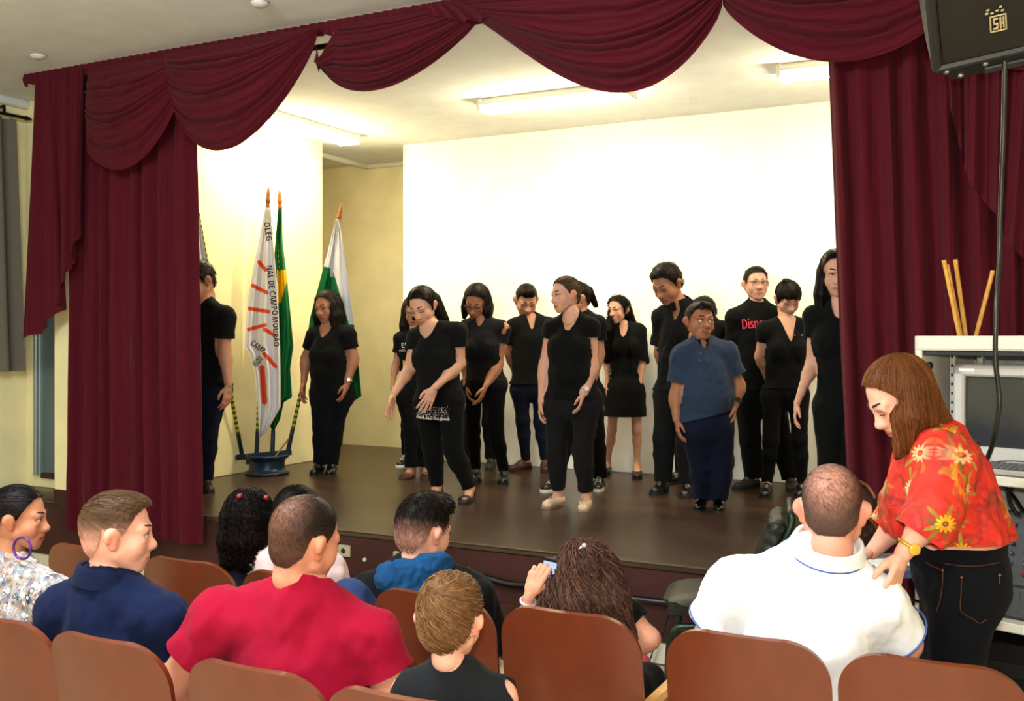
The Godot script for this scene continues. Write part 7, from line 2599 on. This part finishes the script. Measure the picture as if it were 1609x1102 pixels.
	var sm := StandardMaterial3D.new()
	sm.albedo_color = Color(0.3, 0.35, 0.45); sm.emission_enabled = true; sm.emission = Color(0.75, 0.85, 1.0); sm.emission_energy_multiplier = 0.8; sm.roughness = 0.1
	put("screen", g, sm, ph)
	var sl := OmniLight3D.new()
	sl.name = "screen_light"; sl.light_energy = 0.002; sl.light_color = Color(0.75, 0.85, 1.0); sl.omni_range = 10.0; sl.omni_attenuation = 2.0; sl.shadow_enabled = true; sl.light_size = 0.03
	sl.position = Vector3(0, 0, 0.02)
	ph.add_child(sl)
	# man in the white polo
	var d9 := dz(1300, -3.04)
	n = person(com.merged({"label": "balding person in a white polo shirt seen from behind, at the right", "kind": "m", "D": d9, "yaw": 160, "head": [1308, 803, 138, 0.01], "face": [160, 10, 0], "neck": [1297, 874], "sh": [1136, 900, 1398, 946], "so": 0.06, "bs": 1.14, "el": [1118, 1000, 1420, 1010], "wr": [1170, 1060, 1370, 1060], "skin": Color(0.80, 0.56, 0.48), "g": 1.1, "dep": 0.125, "nkr": 1.12,
		"hair": {"tab": HL_SHORT, "vol": 0.003, "thin": 0.9, "fade": 0.10, "count": 1300, "len": 0.012, "rad": 0.0008, "lift": 0.001, "grav": 0.1, "seg": 3, "amp": 0.0006, "crown": Vector3(0.0, 0.11, -0.05), "swirl": 0.6}, "hairc": Color(0.17, 0.145, 0.13),
		"wear": [{"kind": "pants", "mat": denim}, {"kind": "tee", "mat": cloth(Color(0.90, 0.905, 0.92), 80.0, 0.35), "hem": 1190, "sleeve": 0.74, "ease": 0.022, "neck": [0.062, 0.0], "amp": 0.010, "freq": 7.0, "sflare": 1.6, "trim": mk(Color(0.28, 0.38, 0.62)), "collar": cloth(Color(0.90, 0.905, 0.92), 80.0, 0.35), "collh": 0.058, "collr": 0.078, "collline": mk(Color(0.22, 0.34, 0.66))}]}, true))
	# the standing woman in the floral blouse
	var d10 := 3.10
	n = person({"label": "standing person with long auburn hair in a red floral blouse, leaning over the small desk", "group": "", "fy": 0.0, "kind": "f", "D": d10, "yaw": -80, "so": 0.15, "head": [1414, 626, 122, 0.02], "face": [-88, 32, 0], "neck": [1462, 700], "sh": [1466, 705, 1486, 700], "bs": 0.98, "el": [1421, 812, 1464, 808], "wr": [1370, 868, 1418, 872], "hd": [1342, 873, 1404, 915], "eo": [0.0, 0.06], "wo": [-0.02, 0.06], "hdo": [0.0, 0.02],
		"hip": [1506, 925, 1518, 925], "ho": 0.085, "hipd": 0.0, "kn": [1488, 1110, 1500, 1115], "ft": [[1520, 1345, 1440, 1352], [1545, 1405, 1450, 1412]], "skin": skW, "bust": 0.07, "ww": 0.135, "hw_": 0.165, "dep": 0.125, "lk": 1.08, "g": 1.02, "cell": 0.009, "closed": true, "pose": ["flat", "relax"], "thumb": [[-0.3, 0.3, 1.0], [-0.6, 0.2, 0.6]], "palm": [[0, -1, 0], [0.3, -0.2, -1]],
		"hair": {"tab": HL_LONG, "vol": 0.011, "count": 1500, "len": 0.34, "rad": 0.0016, "lift": 0.0015, "grav": 0.95, "seg": 11, "shine": 1.0, "amp": 0.002, "cell": 0.005, "pxlocks": [[1420, 615, 0.075, 1418, 660, 0.085, 0.022, 0.026], [1418, 660, 0.085, 1409, 718, 0.08, 0.026, 0.008], [1432, 604, 0.085, 1433, 655, 0.095, 0.032, 0.034], [1433, 655, 0.095, 1424, 706, 0.09, 0.034, 0.012], [1450, 606, 0.07, 1458, 660, 0.08, 0.035, 0.03], [1450, 620, 0.0, 1470, 662, 0.02, 0.045, 0.04], [1470, 662, 0.02, 1500, 690, 0.0, 0.04, 0.03], [1500, 690, 0.0, 1530, 712, -0.02, 0.03, 0.01], [1415, 615, -0.06, 1412, 700, -0.07, 0.03, 0.02]]}, "hairc": Color(0.33, 0.185, 0.085), "brow": Color(0.22, 0.12, 0.08),
		"wear": [{"kind": "pants", "name": "jeans", "mat": cloth(Color(0.035, 0.04, 0.065), 110.0, 0.6), "ease": 0.008, "leg": 0.95, "top": 850},
			{"kind": "tee", "name": "blouse", "mat": painted(blouse_print(), 2.3, 0.7, weave_tex), "hem": 842, "sleeve": 1.0, "sleeves": [1.45, 1.50], "ease": 0.020, "sease": 0.027, "sflare": 1.7, "neck": [0.075, 0.0], "amp": 0.012, "freq": 8.0, "k": 0.02, "tilt": 0.0}],
		"watch": [[1, Color(0.80, 0.60, 0.16), Color(0.85, 0.68, 0.25)]], "shoe": ["flat", sblk, sblk]})
	# seams of the jeans
	var rust := mk(Color(0.34, 0.13, 0.06), 0.7)
	for q in [[[1511, 909], [1510, 935], [1509, 958], [1516, 966], [1530, 974], [1540, 980], [1550, 974]], [[1482, 893], [1481, 915], [1478, 940], [1471, 962]], [[1455, 884], [1465, 890], [1480, 896]], [[1570, 905], [1571, 918]], [[1484, 886], [1515, 890], [1545, 889], [1572, 884]]]:
		g = Geo.new()
		var pts := []
		for w in q: pts.append(surf(n, "jeans", w[0], w[1], 0.002))
		g.tube(smooth(pts, 3), [0.0013], 4)
		put("seam", g, rust, n)
	for q in [[1511, 908], [1481, 897], [1571, 904]]:
		g = Geo.new()
		g.ball(surf(n, "jeans", q[0], q[1], 0.003), 0.0045, 5)
		put("rivet", g, mk(Color(0.55, 0.28, 0.14), 0.35, 0.6), n)

func hood(n: Node3D, D: float) -> void:
	var o := n.position
	var q := func(x: float, y: float, off: float) -> Vector3: return P(x, y, D - off) - o
	var L := []
	var ringp := [[702, 886, 0.10], [690, 880, 0.13], [664, 886, 0.15], [630, 892, 0.14], [606, 900, 0.10], [600, 912, 0.08], [610, 895, 0.0], [640, 885, -0.06], [690, 884, -0.03]]
	for i in ringp.size() - 1:
		L.append(cap(q.call(ringp[i][0], ringp[i][1], ringp[i][2]), q.call(ringp[i + 1][0], ringp[i + 1][1], ringp[i + 1][2]), 0.022, 0.022))
	L.append(cap(q.call(618, 908, 0.11), q.call(622, 932, 0.12), 0.045, 0.035))
	L.append(cap(q.call(645, 905, 0.14), q.call(648, 935, 0.15), 0.045, 0.04))
	L.append(cap(q.call(672, 900, 0.14), q.call(668, 934, 0.15), 0.045, 0.03))
	L.append(cap(q.call(694, 892, 0.12), q.call(684, 915, 0.13), 0.03, 0.025))
	var g := nets(L, 0.007, 0.010)
	rumple(g, 0.010, 16.0)
	put("hood", g, cloth(Color(0.075, 0.24, 0.40), 70.0, 0.6), n).set_meta("label", "blue hood")

var LAMP := [3.3, 2.7, 3.3]      # straight down from the stage strips
var HALL := 0.8                  # the hall's strips
var SIDE := [1.4, 7.0]           # what the tubes throw sideways: stage, hall

func _ready() -> void:
	# camera
	CAMB = Basis(Vector3.UP, deg_to_rad(YAW))
	R = CAMB.x
	B = CAMB.z
	F = -CAMB.z
	var cam := Camera3D.new()
	cam.name = "Camera"
	cam.projection = Camera3D.PROJECTION_FRUSTUM
	cam.near = 0.1
	cam.far = 60.0
	cam.size = 1102.0 / FL * 0.1
	cam.frustum_offset = Vector2((804.5 - CX) / FL, (HY - 551.0) / FL) * 0.1
	cam.position = Vector3(0, EYE, 0)
	cam.basis = CAMB
	add_child(cam)
	cam.current = true
	# surroundings outside the closed hall, and the exposure
	var we := WorldEnvironment.new()
	we.name = "Surroundings"
	var env := Environment.new()
	env.background_mode = Environment.BG_COLOR
	env.background_color = Color(0.02, 0.02, 0.02)
	env.tonemap_mode = Environment.TONE_MAPPER_LINEAR
	env.tonemap_exposure = 1.0
	env.sdfgi_enabled = true
	env.ssao_enabled = true
	env.ssil_enabled = true
	we.environment = env
	add_child(we)
	# the photographer's flash, a hand's breadth above the lens
	var fl := OmniLight3D.new()
	fl.name = "camera_flash"
	fl.position = Vector3(0, EYE + 0.13, 0) + B * 0.03
	fl.light_color = Color(1.0, 0.97, 0.95)
	fl.light_energy = 7.0
	fl.light_size = 0.03
	fl.omni_range = 30.0
	fl.omni_attenuation = 2.0
	fl.shadow_enabled = true
	add_child(fl)
	rng.seed = 7
	noise.seed = 4
	noise.frequency = 1.0
	noise.fractal_octaves = 2
	make_textures()
	fixtures()
	room()
	drapes()
	flags()
	seats()
	speaker()
	cabinet()
	desk()
	performers()
	audience()
	small_things()
